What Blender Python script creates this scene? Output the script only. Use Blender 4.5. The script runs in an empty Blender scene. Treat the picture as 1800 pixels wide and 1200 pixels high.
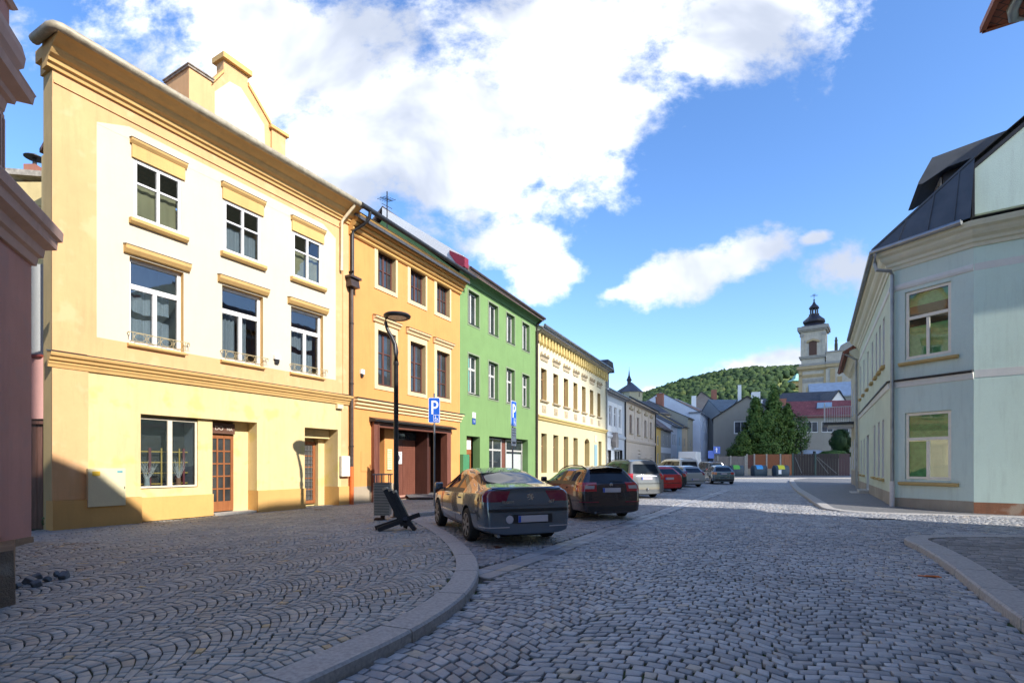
import bpy, bmesh, math, random
import numpy as np
from mathutils import Vector, Matrix
from mathutils.bvhtree import BVHTree
random.seed(7); rng = np.random.default_rng(11)
S = bpy.context.scene
COL = S.collection
# ---------------------------------------------------------------- camera
cam = bpy.data.cameras.new("camera"); camo = bpy.data.objects.new("camera", cam); COL.objects.link(camo)
camo.location = (0, 0, 1.55); camo.rotation_euler = (math.pi/2, 0, 0)
cam.lens = 18; cam.sensor_width = 36; cam.shift_y = 215/1800; cam.clip_start = .05; cam.clip_end = 6000
S.camera = camo
# ---------------------------------------------------------------- light, sky, exposure
SUN_EL = math.radians(31.5); SH = Vector((.737, -.676)).normalized()
sun = bpy.data.lights.new("sun", 'SUN'); sun.energy = 3.1; sun.angle = math.radians(.53); sun.color = (1, .94, .85)
suno = bpy.data.objects.new("sun", sun); COL.objects.link(suno)
trav = Vector((-SH.x*math.cos(SUN_EL), -SH.y*math.cos(SUN_EL), -math.sin(SUN_EL)))
suno.rotation_euler = trav.to_track_quat('-Z', 'Y').to_euler(); suno.location = (20, -20, 40)
S.view_settings.view_transform = 'Standard'; S.view_settings.look = 'None'
S.view_settings.exposure = 1.24; S.view_settings.gamma = 1
W = bpy.data.worlds.new("World"); S.world = W; W.use_nodes = True
def world():
    nt = W.node_tree; N = nt.nodes; L = nt.links; N.clear()
    out = N.new('ShaderNodeOutputWorld')
    sky = N.new('ShaderNodeTexSky'); sky.sky_type = 'NISHITA'; sky.sun_disc = False
    sky.sun_elevation = SUN_EL; sky.sun_rotation = math.atan2(SH.x, SH.y); sky.altitude = 300
    sky.air_density = 1.0; sky.dust_density = .6; sky.ozone_density = 2.2
    hsv = N.new('ShaderNodeHueSaturation'); hsv.inputs['Saturation'].default_value = 1.2; hsv.inputs['Hue'].default_value = .507
    L.new(sky.outputs[0], hsv.inputs['Color'])
    bs = N.new('ShaderNodeBackground'); bs.inputs[1].default_value = .14; L.new(hsv.outputs[0], bs.inputs[0])
    tc = N.new('ShaderNodeTexCoord'); sp = N.new('ShaderNodeSeparateXYZ'); L.new(tc.outputs['Generated'], sp.inputs[0])
    def M(op, a, b=None, c=None, clamp=False):
        n = N.new('ShaderNodeMath'); n.operation = op; n.use_clamp = clamp
        for i, q in enumerate((a, b, c)):
            if q is None: continue
            if isinstance(q, (int, float)): n.inputs[i].default_value = q
            else: L.new(q, n.inputs[i])
        return n.outputs[0]
    ya = M('MAXIMUM', M('ABSOLUTE', sp.outputs[1]), .12)
    cb = N.new('ShaderNodeCombineXYZ'); L.new(M('DIVIDE', sp.outputs[0], ya), cb.inputs[0]); L.new(M('DIVIDE', sp.outputs[2], ya), cb.inputs[1])
    P = cb.outputs[0]
    def blob(px, py, rx, ry, ang=0):
        m = N.new('ShaderNodeMapping'); m.vector_type = 'TEXTURE'
        m.inputs['Location'].default_value = ((px-900)/900, (815-py)/900, 0)
        m.inputs['Rotation'].default_value = (0, 0, math.radians(ang)); m.inputs['Scale'].default_value = (rx/900, ry/900, 1)
        L.new(P, m.inputs[0]); v = N.new('ShaderNodeVectorMath'); v.operation = 'LENGTH'; L.new(m.outputs[0], v.inputs[0]); return v.outputs[1]
    cur = None
    for b in ((520, 90, 400, 190, -14), (760, 230, 400, 230, -12), (1010, 70, 420, 175, 8), (1300, 45, 270, 125, 14), (820, 300, 230, 120, 5), (1050, 200, 150, 95, 20),
              (905, 428, 130, 48, 6), (955, 492, 95, 55, 15), (1215, 483, 190, 46, 13), (1335, 440, 95, 40, 12), (1492, 476, 92, 58, 5), (1110, 512, 75, 22, 5),
              (1370, 640, 190, 38, 12), (1120, 700, 70, 22, 5), (1640, 365, 40, 24, 10), (1430, 420, 40, 16, 10), (330, -260, 700, 240, 0), (1100, -330, 900, 260, 0), (-500, 100, 500, 200, 10), (2600, 300, 500, 160, 10)):
        o = blob(*b); cur = o if cur is None else M('MINIMUM', cur, o)
    def noise(scale, det, rough, dist=0, off=(0, 0, 0)):
        mm = N.new('ShaderNodeMapping'); mm.inputs['Location'].default_value = off; mm.inputs['Scale'].default_value = (1, 1.25, 1); L.new(P, mm.inputs[0])
        n = N.new('ShaderNodeTexNoise'); n.inputs['Scale'].default_value = scale; n.inputs['Detail'].default_value = det; n.inputs['Roughness'].default_value = rough; n.inputs['Distortion'].default_value = dist
        L.new(mm.outputs[0], n.inputs[0]); return n.outputs[0]
    n1 = noise(4.2, 9, .6, .25, (3.1, 1.7, 0)); n2 = noise(13, 6, .62, .1, (8, 2, 1))
    f = M('SUBTRACT', 1.0, cur)
    f = M('ADD', f, M('MULTIPLY', M('SUBTRACT', n1, .5), 1.9)); f = M('ADD', f, M('MULTIPLY', M('SUBTRACT', n2, .5), 1.35))
    mr = N.new('ShaderNodeMapRange'); mr.interpolation_type = 'SMOOTHSTEP'; L.new(f, mr.inputs[0]); mr.inputs[1].default_value = .0; mr.inputs[2].default_value = .62
    up = N.new('ShaderNodeMapRange'); L.new(sp.outputs[2], up.inputs[0]); up.inputs[1].default_value = .0; up.inputs[2].default_value = .04
    dens = M('MULTIPLY', mr.outputs[0], up.outputs[0])
    n3 = noise(2.6, 5, .5, .3, (1.2, 5.2, 0))
    sh = N.new('ShaderNodeMapRange'); sh.interpolation_type = 'SMOOTHSTEP'; L.new(n3, sh.inputs[0]); sh.inputs[1].default_value = .40; sh.inputs[2].default_value = .62
    mx = N.new('ShaderNodeMix'); mx.data_type = 'RGBA'; L.new(sh.outputs[0], mx.inputs['Factor'])
    mx.inputs[6].default_value = (.64, .655, .68, 1); mx.inputs[7].default_value = (.29, .32, .385, 1)
    bc = N.new('ShaderNodeBackground'); bc.inputs[1].default_value = 1.0; L.new(mx.outputs[2], bc.inputs[0])
    ms = N.new('ShaderNodeMixShader'); L.new(M('MULTIPLY', dens, .97), ms.inputs[0]); L.new(bs.outputs[0], ms.inputs[1]); L.new(bc.outputs[0], ms.inputs[2])
    L.new(ms.outputs[0], out.inputs[0])
world()
# ---------------------------------------------------------------- materials
MATS = {}
def newmat(name):
    m = bpy.data.materials.new(name); m.use_nodes = True; MATS[name] = m
    return m, m.node_tree.nodes, m.node_tree.links, m.node_tree.nodes['Principled BSDF']
def c4(c): return (c[0], c[1], c[2], 1)
def coords(N, L, scale=(1, 1, 1)):
    tc = N.new('ShaderNodeTexCoord'); mp = N.new('ShaderNodeMapping'); mp.inputs['Scale'].default_value = scale
    L.new(tc.outputs['Object'], mp.inputs[0]); return mp.outputs[0]
def nz(N, L, co, scale, det=4, rough=.55):
    n = N.new('ShaderNodeTexNoise'); n.inputs['Scale'].default_value = scale; n.inputs['Detail'].default_value = det; n.inputs['Roughness'].default_value = rough
    L.new(co, n.inputs[0]); return n.outputs[0]
def mixc(N, L, fac, a, b):
    m = N.new('ShaderNodeMix'); m.data_type = 'RGBA'
    if isinstance(fac, (int, float)): m.inputs[0].default_value = fac
    else: L.new(fac, m.inputs[0])
    for q, s in ((a, 6), (b, 7)):
        if isinstance(q, tuple): m.inputs[s].default_value = c4(q)
        else: L.new(q, m.inputs[s])
    return m.outputs[2]
def mrange(N, L, v, a, b, c=0., d=1.):
    m = N.new('ShaderNodeMapRange'); L.new(v, m.inputs[0]); m.inputs[1].default_value = a; m.inputs[2].default_value = b; m.inputs[3].default_value = c; m.inputs[4].default_value = d
    return m.outputs[0]
def bump(N, L, P, v, st, dist=.02):
    b = N.new('ShaderNodeBump'); b.inputs['Strength'].default_value = st; b.inputs['Distance'].default_value = dist; L.new(v, b.inputs['Height']); L.new(b.outputs[0], P.inputs['Normal'])
def plaster(name, c, dirt=.5, var=.12, rough=.9, dirtc=None, bumps=.35, patches=None):
    m, N, L, P = newmat(name); co = coords(N, L); cs = coords(N, L, (3, 3, .35))
    d = tuple(x*(1-var) for x in c); l = tuple(min(1, x*(1+var*.5)) for x in c)
    a = mixc(N, L, mrange(N, L, nz(N, L, co, .9, 6, .6), .3, .7), d, l)
    a = mixc(N, L, mrange(N, L, nz(N, L, co, 14, 5, .7), .35, .75, 0, .35), a, tuple(x*.86 for x in c))
    st = mrange(N, L, nz(N, L, cs, 1.6, 8, .7), .50, .78, 0, dirt)
    a = mixc(N, L, st, a, dirtc or tuple(x*.62 for x in c))
    if patches: a = mixc(N, L, mrange(N, L, nz(N, L, co, 1.7, 3, .5), .56, .66, 0, .8), a, patches)
    L.new(a, P.inputs['Base Color']); P.inputs['Roughness'].default_value = rough
    bump(N, L, P, nz(N, L, co, 45, 4, .7), bumps, .012); return m
def solid(name, c, rough=.5, metal=0., var=.1, scale=8, bumps=.1, coat=0., spec=.5):
    m, N, L, P = newmat(name); co = coords(N, L)
    a = mixc(N, L, mrange(N, L, nz(N, L, co, scale, 5, .6), .3, .7), tuple(x*(1-var) for x in c), tuple(min(1, x*(1+var)) for x in c))
    L.new(a, P.inputs['Base Color']); P.inputs['Metallic'].default_value = metal
    L.new(mrange(N, L, nz(N, L, co, scale*2, 3), .3, .7, max(.02, rough-.08), min(1, rough+.08)), P.inputs['Roughness'])
    P.inputs['Coat Weight'].default_value = coat; P.inputs['Coat Roughness'].default_value = .04; P.inputs['Specular IOR Level'].default_value = spec
    if bumps: bump(N, L, P, nz(N, L, co, scale*5, 4, .7), bumps, .006)
    return m
def wood(name, c, c2, axis='Z', rough=.5, planks=0):
    m, N, L, P = newmat(name); sc = {'Z': (9, 9, .7), 'X': (.7, 9, 9)}[axis]
    co = coords(N, L, sc); a = mixc(N, L, mrange(N, L, nz(N, L, co, 2.2, 7, .65), .32, .68), c, c2)
    L.new(a, P.inputs['Base Color']); P.inputs['Roughness'].default_value = rough; bump(N, L, P, nz(N, L, co, 6, 4, .6), .25, .01); return m
def stone_var(name, cols, rough=.75, scale=25, bumps=.4):
    """stones of one mesh each take their own tone (a random value per loose piece)"""
    m, N, L, P = newmat(name); g = N.new('ShaderNodeNewGeometry'); r = N.new('ShaderNodeValToRGB'); r.color_ramp.interpolation = 'LINEAR'
    e = r.color_ramp.elements
    for i, (p, c) in enumerate(cols):
        q = e[i] if i < 2 else e.new(p)
        q.position = p; q.color = c4(c)
    L.new(g.outputs['Random Per Island'], r.inputs[0]); co = coords(N, L)
    a = mixc(N, L, mrange(N, L, nz(N, L, co, scale, 5, .7), .3, .75, 0, .35), r.outputs[0], (.13, .13, .13))
    big = mrange(N, L, nz(N, L, co, .45, 5, .65), .38, .62, 0, .75); a2 = N.new('ShaderNodeMix'); a2.data_type = 'RGBA'; a2.blend_type = 'MULTIPLY'
    L.new(big, a2.inputs[0]); L.new(a, a2.inputs[6]); a2.inputs[7].default_value = (.74, .74, .74, 1)
    L.new(a2.outputs[2], P.inputs['Base Color']); P.inputs['Roughness'].default_value = rough
    L.new(mrange(N, L, nz(N, L, co, 6, 3), .3, .7, rough-.2, rough+.1), P.inputs['Roughness'])
    bump(N, L, P, nz(N, L, co, scale*2.2, 5, .7), bumps, .008); return m
def glass_dark(name, c=(.02, .025, .03), rough=.03, wob=.03, spec=1.0, ior=1.7):
    m, N, L, P = newmat(name); co = coords(N, L); P.inputs['Roughness'].default_value = rough; P.inputs['IOR'].default_value = ior
    a = mixc(N, L, mrange(N, L, nz(N, L, co, 1.3, 3), .35, .65), c, tuple(x*2.2 for x in c)); L.new(a, P.inputs['Base Color'])
    bump(N, L, P, nz(N, L, co, 1.6, 2), wob, .05); return m
def glass_clear(name, tint=(.8, .85, .87), ior=1.9, wob=.02):
    m, N, L, P = newmat(name); N.remove(P); out = N['Material Output']
    t = N.new('ShaderNodeBsdfTransparent'); t.inputs[0].default_value = c4(tint); g = N.new('ShaderNodeBsdfGlossy'); g.inputs['Roughness'].default_value = .02
    lw = N.new('ShaderNodeLayerWeight'); lw.inputs[0].default_value = .5; f0 = ((ior-1)/(ior+1))**2; pw = N.new('ShaderNodeMath'); pw.operation = 'POWER'; L.new(lw.outputs['Facing'], pw.inputs[0]); pw.inputs[1].default_value = 5
    f = N.new('ShaderNodeMath'); f.operation = 'MULTIPLY_ADD'; L.new(pw.outputs[0], f.inputs[0]); f.inputs[1].default_value = 1-f0; f.inputs[2].default_value = f0; mx = N.new('ShaderNodeMixShader')
    co = coords(N, L); b = N.new('ShaderNodeBump'); b.inputs['Strength'].default_value = wob; L.new(nz(N, L, co, 1.8, 2), b.inputs['Height']); b.inputs['Distance'].default_value = .05; L.new(b.outputs[0], g.inputs['Normal'])
    L.new(f.outputs[0], mx.inputs[0]); L.new(t.outputs[0], mx.inputs[1]); L.new(g.outputs[0], mx.inputs[2]); L.new(mx.outputs[0], out.inputs[0]); return m
def tiles(name, c, c2, sx=4, sy=6, mortar=(.02, .02, .02), rough=.7):
    m, N, L, P = newmat(name); co = coords(N, L)
    b = N.new('ShaderNodeTexBrick'); L.new(co, b.inputs[0]); b.inputs['Scale'].default_value = 1; b.inputs['Brick Width'].default_value = 1/sx; b.inputs['Row Height'].default_value = 1/sy; b.inputs['Mortar Size'].default_value = .012
    b.inputs['Color1'].default_value = c4(c); b.inputs['Color2'].default_value = c4(c2); b.inputs['Mortar'].default_value = c4(mortar)
    a = mixc(N, L, mrange(N, L, nz(N, L, co, .8, 6, .65), .4, .8, 0, .6), b.outputs[0], tuple(x*.55 for x in c)); L.new(a, P.inputs['Base Color']); P.inputs['Roughness'].default_value = rough
    bump(N, L, P, b.outputs[1], -.5, .02); return m
# ---------------------------------------------------------------- mesh helpers
class MB:
    def __init__(s): s.v = []; s.f = []; s.m = []
    def face(s, pts, mi=0):
        n = len(s.v); s.v += [tuple(p) for p in pts]; s.f.append(tuple(range(n, n+len(pts)))); s.m.append(mi)
    def add(s, vs, fs, mi=0):
        n = len(s.v); s.v += [tuple(p) for p in vs]
        for f in fs: s.f.append(tuple(i+n for i in f)); s.m.append(mi)
    def box(s, x0, x1, y0, y1, z0, z1, mi=0):
        s.add([(x0, y0, z0), (x1, y0, z0), (x1, y1, z0), (x0, y1, z0), (x0, y0, z1), (x1, y0, z1), (x1, y1, z1), (x0, y1, z1)],
              [(0, 3, 2, 1), (4, 5, 6, 7), (0, 1, 5, 4), (1, 2, 6, 5), (2, 3, 7, 6), (3, 0, 4, 7)], mi)
    def obox(s, c, ax, ay, az, mi=0):
        """box from a centre and three half-axis vectors"""
        c = Vector(c); ax = Vector(ax); ay = Vector(ay); az = Vector(az)
        p = [c+a*ax+b*ay+d*az for d in (-1, 1) for a, b in ((-1, -1), (1, -1), (1, 1), (-1, 1))]
        s.add(p, [(0, 3, 2, 1), (4, 5, 6, 7), (0, 1, 5, 4), (1, 2, 6, 5), (2, 3, 7, 6), (3, 0, 4, 7)], mi)
    def bar(s, a, b, w, h, mi=0, up=(0, 0, 1)):
        a = Vector(a); b = Vector(b); d = b-a; u = Vector(up)
        if abs(d.normalized().dot(u)) > .99: u = Vector((0, 1, 0))
        x = d.cross(u).normalized(); z = x.cross(d).normalized(); s.obox((a+b)/2, d/2, x*w/2, z*h/2, mi)
    def prism(s, prof, x0, x1, mi=0, axis='x', closed=True):
        """closed outline (y,z) pushed from x0 to x1"""
        n = len(prof)
        if axis == 'x': P = [(x0, y, z) for y, z in prof]+[(x1, y, z) for y, z in prof]
        elif axis == 'y': P = [(y, x0, z) for y, z in prof]+[(y, x1, z) for y, z in prof]
        else: P = [(y, z, x0) for y, z in prof]+[(y, z, x1) for y, z in prof]
        F = [(i, (i+1) % n, n+(i+1) % n, n+i) for i in range(n)]+[tuple(range(n))[::-1], tuple(range(n, 2*n))]
        s.add(P, F, mi)
    def tube(s, pts, r, n=10, mi=0, cap=True):
        pts = [Vector(p) for p in pts]; R = r if isinstance(r, (list, tuple)) else [r]*len(pts); rings = []
        up = Vector((0, 0, 1))
        for i, p in enumerate(pts):
            d = (pts[min(i+1, len(pts)-1)]-pts[max(i-1, 0)]).normalized()
            a = d.cross(up)
            if a.length < .05: a = d.cross(Vector((0, 1, 0)))
            a.normalize(); b = d.cross(a).normalized(); rings.append([p+(a*math.cos(t)+b*math.sin(t))*R[i] for t in [2*math.pi*k/n for k in range(n)]])
        base = len(s.v)
        for q in rings: s.v += [tuple(x) for x in q]
        for i in range(len(rings)-1):
            for k in range(n):
                k2 = (k+1) % n; s.f.append((base+i*n+k, base+i*n+k2, base+(i+1)*n+k2, base+(i+1)*n+k)); s.m.append(mi)
        if cap:
            s.f.append(tuple(base+k for k in range(n))[::-1]); s.m.append(mi); s.f.append(tuple(base+(len(rings)-1)*n+k for k in range(n))); s.m.append(mi)
    def lathe(s, prof, c=(0, 0, 0), n=24, mi=0, axis='z', sq=None):
        """profile (r,z) turned round an axis; sq=4/8 gives a square or octagonal plan"""
        k = sq or n; base = len(s.v); off = math.pi/k if sq else 0
        for r, z in prof:
            for i in range(k):
                t = 2*math.pi*i/k+off; rr = r/math.cos(math.pi/k) if sq else r
                q = (rr*math.cos(t), rr*math.sin(t), z)
                if axis == 'x': q = (q[2], q[0], q[1])
                if axis == 'y': q = (q[0], q[2], q[1])
                s.v.append((c[0]+q[0], c[1]+q[1], c[2]+q[2]))
        for j in range(len(prof)-1):
            for i in range(k):
                i2 = (i+1) % k; s.f.append((base+j*k+i, base+j*k+i2, base+(j+1)*k+i2, base+(j+1)*k+i)); s.m.append(mi)
        s.f.append(tuple(base+i for i in range(k))[::-1]); s.m.append(mi); s.f.append(tuple(base+(len(prof)-1)*k+i for i in range(k))); s.m.append(mi)
    def build(s, name, mats, parent=None, smooth=False, loc=None, rotz=0, recalc=True, label=None, bevel=0, autosmooth=None):
        me = bpy.data.meshes.new(name); me.from_pydata(s.v, [], s.f)
        mats = mats if isinstance(mats, (list, tuple)) else [mats]
        for q in mats: me.materials.append(q)
        me.polygons.foreach_set('material_index', s.m)
        if recalc:
            b = bmesh.new(); b.from_mesh(me)
            if smooth or autosmooth: bmesh.ops.remove_doubles(b, verts=b.verts, dist=1e-5)
            bmesh.ops.recalc_face_normals(b, faces=b.faces)
            if bevel: bmesh.ops.bevel(b, geom=[e for e in b.edges if len(e.link_faces) == 2 and e.calc_face_angle(0) > .6], offset=bevel, segments=2, affect='EDGES', profile=.5)
            b.to_mesh(me); b.free()
        if smooth or autosmooth: me.polygons.foreach_set('use_smooth', [True]*len(me.polygons))
        if autosmooth: me.set_sharp_from_angle(angle=math.radians(autosmooth))
        me.update(); o = bpy.data.objects.new(name, me); COL.objects.link(o)
        if parent: o.parent = parent
        if loc is not None: o.location = loc
        o.rotation_euler.z = rotz
        if label: o['label'] = label
        return o
def tag(o, label=None, cat=None, group=None, kind=None):
    for k, v in (('label', label), ('category', cat), ('group', group), ('kind', kind)):
        if v: o[k] = v
    return o
def thing(name, label, cat, loc=(0, 0, 0), rotz=0, group=None):
    o = bpy.data.objects.new(name, None); COL.objects.link(o); o.location = loc; o.rotation_euler.z = rotz; o.empty_display_size = .3
    return tag(o, label, cat, group)
def text_part(name, s, size, mat, parent, loc, rot=(math.pi/2, 0, 0), depth=.003, align='CENTER', bold=0.):
    cu = bpy.data.curves.new(name, 'FONT'); cu.body = s; cu.size = size; cu.extrude = depth; cu.align_x = align; cu.align_y = 'CENTER'; cu.offset = bold
    t = bpy.data.objects.new(name, cu); COL.objects.link(t); dg = bpy.context.evaluated_depsgraph_get(); me = bpy.data.meshes.new_from_object(t.evaluated_get(dg)); bpy.data.objects.remove(t)
    me.materials.clear(); me.materials.append(mat); o = bpy.data.objects.new(name, me); COL.objects.link(o); o.parent = parent; o.location = loc; o.rotation_euler = rot; return o
def inpoly(X, Y, poly):
    r = np.zeros(X.shape, bool); n = len(poly); j = n-1
    for i in range(n):
        xi, yi = poly[i]; xj, yj = poly[j]
        c = ((yi > Y) != (yj > Y)) & (X < (xj-xi)*(Y-yi)/((yj-yi) if yj != yi else 1e-9)+xi); r ^= c; j = i
    return r
def np_mesh(name, V, F, mats, mi=None, smooth=False):
    me = bpy.data.meshes.new(name); V = np.asarray(V, np.float32); F = np.asarray(F, np.int32); k = F.shape[1]
    me.vertices.add(len(V)); me.vertices.foreach_set('co', V.ravel()); me.loops.add(F.size); me.loops.foreach_set('vertex_index', F.ravel())
    me.polygons.add(len(F)); me.polygons.foreach_set('loop_start', np.arange(0, F.size, k, dtype=np.int32)); me.polygons.foreach_set('loop_total', np.full(len(F), k, np.int32))
    for q in (mats if isinstance(mats, (list, tuple)) else [mats]): me.materials.append(q)
    if mi is not None: me.polygons.foreach_set('material_index', mi)
    if smooth: me.polygons.foreach_set('use_smooth', np.ones(len(F), bool))
    me.update(calc_edges=True); me.validate(); o = bpy.data.objects.new(name, me); COL.objects.link(o); return o
def spline(pts, step=.25):
    out = []; P = [Vector(p) for p in pts]; P = [P[0]*2-P[1]]+P+[P[-1]*2-P[-2]]
    for i in range(1, len(P)-2):
        n = max(2, int((P[i+1]-P[i]).length/step))
        for k in range(n):
            t = k/n; a, b, c, d = P[i-1:i+3]
            out.append(.5*((2*b)+(c-a)*t+(2*a-5*b+4*c-d)*t*t+(3*b-a-3*c+d)*t**3))
    out.append(P[-2]); return out
# ================================================================ GROUND
DV = np.array((.494, .8695)); NV = np.array((.8695, -.494))
m_joint, N, L, P = newmat('joint_dirt'); co = coords(N, L)
L.new(mixc(N, L, mrange(N, L, nz(N, L, co, 1.1, 5, .6), .45, .62), (.040, .034, .027), (.055, .085, .016)), P.inputs['Base Color']); P.inputs['Roughness'].default_value = 1
m_sett = stone_var('granite_sett', [(0, (.22, .23, .25)), (.3, (.38, .39, .41)), (.55, (.48, .485, .50)), (.8, (.32, .32, .34)), (.94, (.42, .39, .37)), (1, (.52, .45, .36))], .62)
m_cobble = stone_var('small_cobble', [(0, (.27, .28, .27)), (.4, (.40, .415, .405)), (.7, (.33, .34, .33)), (.93, (.48, .49, .475)), (.985, (.42, .37, .32)), (1, (.55, .40, .2))], .68, 35)
m_kerb = solid('kerb_granite', (.37, .355, .34), .8, 0, .25, 30, .4)
m_slab = stone_var('pavement_brick', [(0, (.17, .165, .16)), (.5, (.27, .26, .25)), (1, (.38, .36, .34))], .8)
def cobshader(name, sx, sy, cs):
    m, N, L, P = newmat(name); co = coords(N, L); r = N.new('ShaderNodeMapping'); r.inputs['Rotation'].default_value = (0, 0, -math.atan2(DV[0], DV[1])); L.new(co, r.inputs[0])
    b = N.new('ShaderNodeTexBrick'); L.new(r.outputs[0], b.inputs[0]); b.inputs['Scale'].default_value = 1; b.inputs['Brick Width'].default_value = sx; b.inputs['Row Height'].default_value = sy; b.inputs['Mortar Size'].default_value = .013
    b.inputs['Color1'].default_value = c4(cs[0]); b.inputs['Color2'].default_value = c4(cs[1]); b.inputs['Mortar'].default_value = (.05, .05, .04, 1)
    a = mixc(N, L, mrange(N, L, nz(N, L, co, .5, 5), .35, .7, 0, .45), b.outputs[0], tuple(x*.6 for x in cs[0])); L.new(a, P.inputs['Base Color']); P.inputs['Roughness'].default_value = .65
    bump(N, L, P, b.outputs[1], -.6, .02); return m
m_farcob = cobshader('far_setts', .15, .12, ((.32, .33, .35), (.43, .435, .45)))
m_farsw = cobshader('far_cobbles', .1, .1, ((.2, .2, .21), (.27, .265, .27)))
m_town, N, L, P = newmat('town_ground'); co = coords(N, L)
L.new(mixc(N, L, mrange(N, L, nz(N, L, co, .02, 5), .4, .6), (.07, .085, .04), (.13, .12, .1)), P.inputs['Base Color']); P.inputs['Roughness'].default_value = 1
def sheet(name, poly, z, mat, lab=None, zf=None):
    b = MB(); b.face([(x, y, (zf(np.array(x), np.array(y)) if zf else z)) for x, y in poly]); o = b.build(name, mat, recalc=False); o['kind'] = 'structure'; return o
g = MB(); g.face([(-3000, -600, -.12), (3000, -600, -.12), (3000, 4500, -.12), (-3000, 4500, -.12)]); tag(g.build('ground', m_town), kind='structure')
# left kerb line (outer foot), measured from the camera
KL = spline([(-8.3, -8.8), (-5.0, -3.0), (-3.2, .15), (-1.95, 2.4), (-1.27, 3.62), (-.76, 4.75), (-.47, 6.05), (-.50, 7.55), (-.84, 9.2), (-1.36, 10.9), (-2.05, 12.7), (-2.75, 14.3)], .3)
KL2 = [Vector(p) for p in ((-2.75, 14.3), (-2.95, 14.9), (-2.15, 15.9), (.6, 20.9), (4.2, 28.6), (8.6, 37.6), (17.2, 55.5), (24.5, 70.0), (38, 95))]
KR1 = spline([(-2.6, -9.1), (1.2, -2.3), (3.2, 1.7), (4.8, 4.83), (6.4, 7.55), (7.25, 9.15), (7.62, 9.95), (8.05, 10.32), (8.7, 10.45), (10.5, 10.4), (12.2, 9.75), (16, 6.6), (22, 2)], .3)
KR2 = spline([(26, 8.6), (20, 11.9), (16, 14.2), (13.6, 15.35), (11.9, 15.9), (10.95, 16.4), (10.6, 17.1), (10.9, 18.2), (13, 22.6), (17, 30.9), (20.8, 38.2), (26, 47.8), (30, 52.5)], .3)
def offs(path, d):
    out = []
    for i, p in enumerate(path):
        a = path[max(i-1, 0)]; b = path[min(i+1, len(path)-1)]; t = (b-a).normalized(); out.append(Vector((p.x-t.y*d, p.y+t.x*d)))
    return out
def swz(X, Y):
    p = X*NV[0]+Y*NV[1]; return .10*np.clip((p+15.2)/6, 0, 1)
def kerb(name, path, side, zt=.11, w=.32, zf=None, drop=None):
    b = MB(); inn = offs(path, w*side); acc = 0; i = 0; n = len(path); L_ = 0
    while i < n-1:
        j = i; d = 0
        while j < n-1 and d < 1.05: d += (path[j+1]-path[j]).length; j += 1
        for k in range(i, j):
            o0, o1, i0, i1 = path[k].copy(), path[k+1].copy(), inn[k].copy(), inn[k+1].copy()
            if k == i: tt = (path[k+1]-path[k]).normalized()*.010; o0 += tt; i0 += tt
            if k == j-1: tt = (path[k+1]-path[k]).normalized()*.010; o1 -= tt; i1 -= tt
            z = lambda p: (zf(p.x, p.y) if zf else zt)
            def ring(o, q):
                e = (q-o).normalized(); r = random.uniform(-.001, .001)
                return [(o.x, o.y, -.1), (o.x, o.y, z(o)-.022), (o.x+e.x*.02, o.y+e.y*.02, z(o)), (q.x, q.y, z(q)), (q.x, q.y, -.1)]
            A = ring(o0, i0); B = ring(o1, i1); b.add(A+B, [(q, (q+1) % 5, 5+(q+1) % 5, 5+q) for q in range(5)]+([(4, 3, 2, 1, 0)] if k == i else [])+([(5, 6, 7, 8, 9)] if k == j-1 else []))
        i = j
    o = b.build(name, m_kerb, recalc=True); o['kind'] = 'structure'; return inn
kerbz = lambda x, y: .105
iL = kerb('kerb', KL, 1, .11)
iL2 = kerb('kerb', KL2, 1, .11, .2)
iR1 = kerb('kerb', KR1, -1, .11, .36)
def drop(x, y): return .012+.10*min(1, max(0, (y-16.2)/2.6))
iR2 = kerb('kerb', KR2, -1, .11, .34, drop)
polyL = [(p.x, p.y) for p in iL]+[(p.x, p.y) for p in iL2[1:]]+[(20, 100), (9, 58), (1.2, 40), (-6.6, 24), (-20, 24), (-20, -12)]
polyR1 = [(p.x, p.y) for p in iR1]+[(22, -12)]
polyR2 = [(p.x, p.y) for p in iR2]+[(34, 50), (30, 10)]
roadP = [(-60, -60), (60, -60), (60, 80), (40, 100), (-60, 100)]
sheet('road', roadP, -.028, m_joint)
sheet('road', [(-1.0, 30.0), (34, 30.0), (34, 60), (90, 95), (26, 130), (8, 60)], -.003, m_farcob)
def fan(name, poly, mat, z0, zfun):
    b = bmesh.new(); vs = [b.verts.new((x, y, 0)) for x, y in poly]; f = b.faces.new(vs); bmesh.ops.triangulate(b, faces=[f])
    bmesh.ops.subdivide_edges(b, edges=b.edges, cuts=3, use_grid_fill=True)
    for v in b.verts: v.co.z = z0+float(zfun(v.co.x, v.co.y))
    bmesh.ops.recalc_face_normals(b, faces=b.faces); me = bpy.data.meshes.new(name); b.to_mesh(me); b.free(); me.materials.append(mat)
    o = bpy.data.objects.new(name, me); COL.objects.link(o); o['kind'] = 'structure'; return o
fan('pavement', polyL, m_joint, -.022, swz)
fan('pavement', polyR1, m_joint, -.012, lambda x, y: .09)
fan('pavement', polyR2, m_farsw, -.002, lambda x, y: drop(x, y)-.01)
sheet('pavement', [(.0, 22.0), (24.2, 69.8), (37.7, 95), (20, 100), (9, 58), (1.2, 40), (-5.5, 26), (-4.4, 22)], .092, m_farsw)
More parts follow.
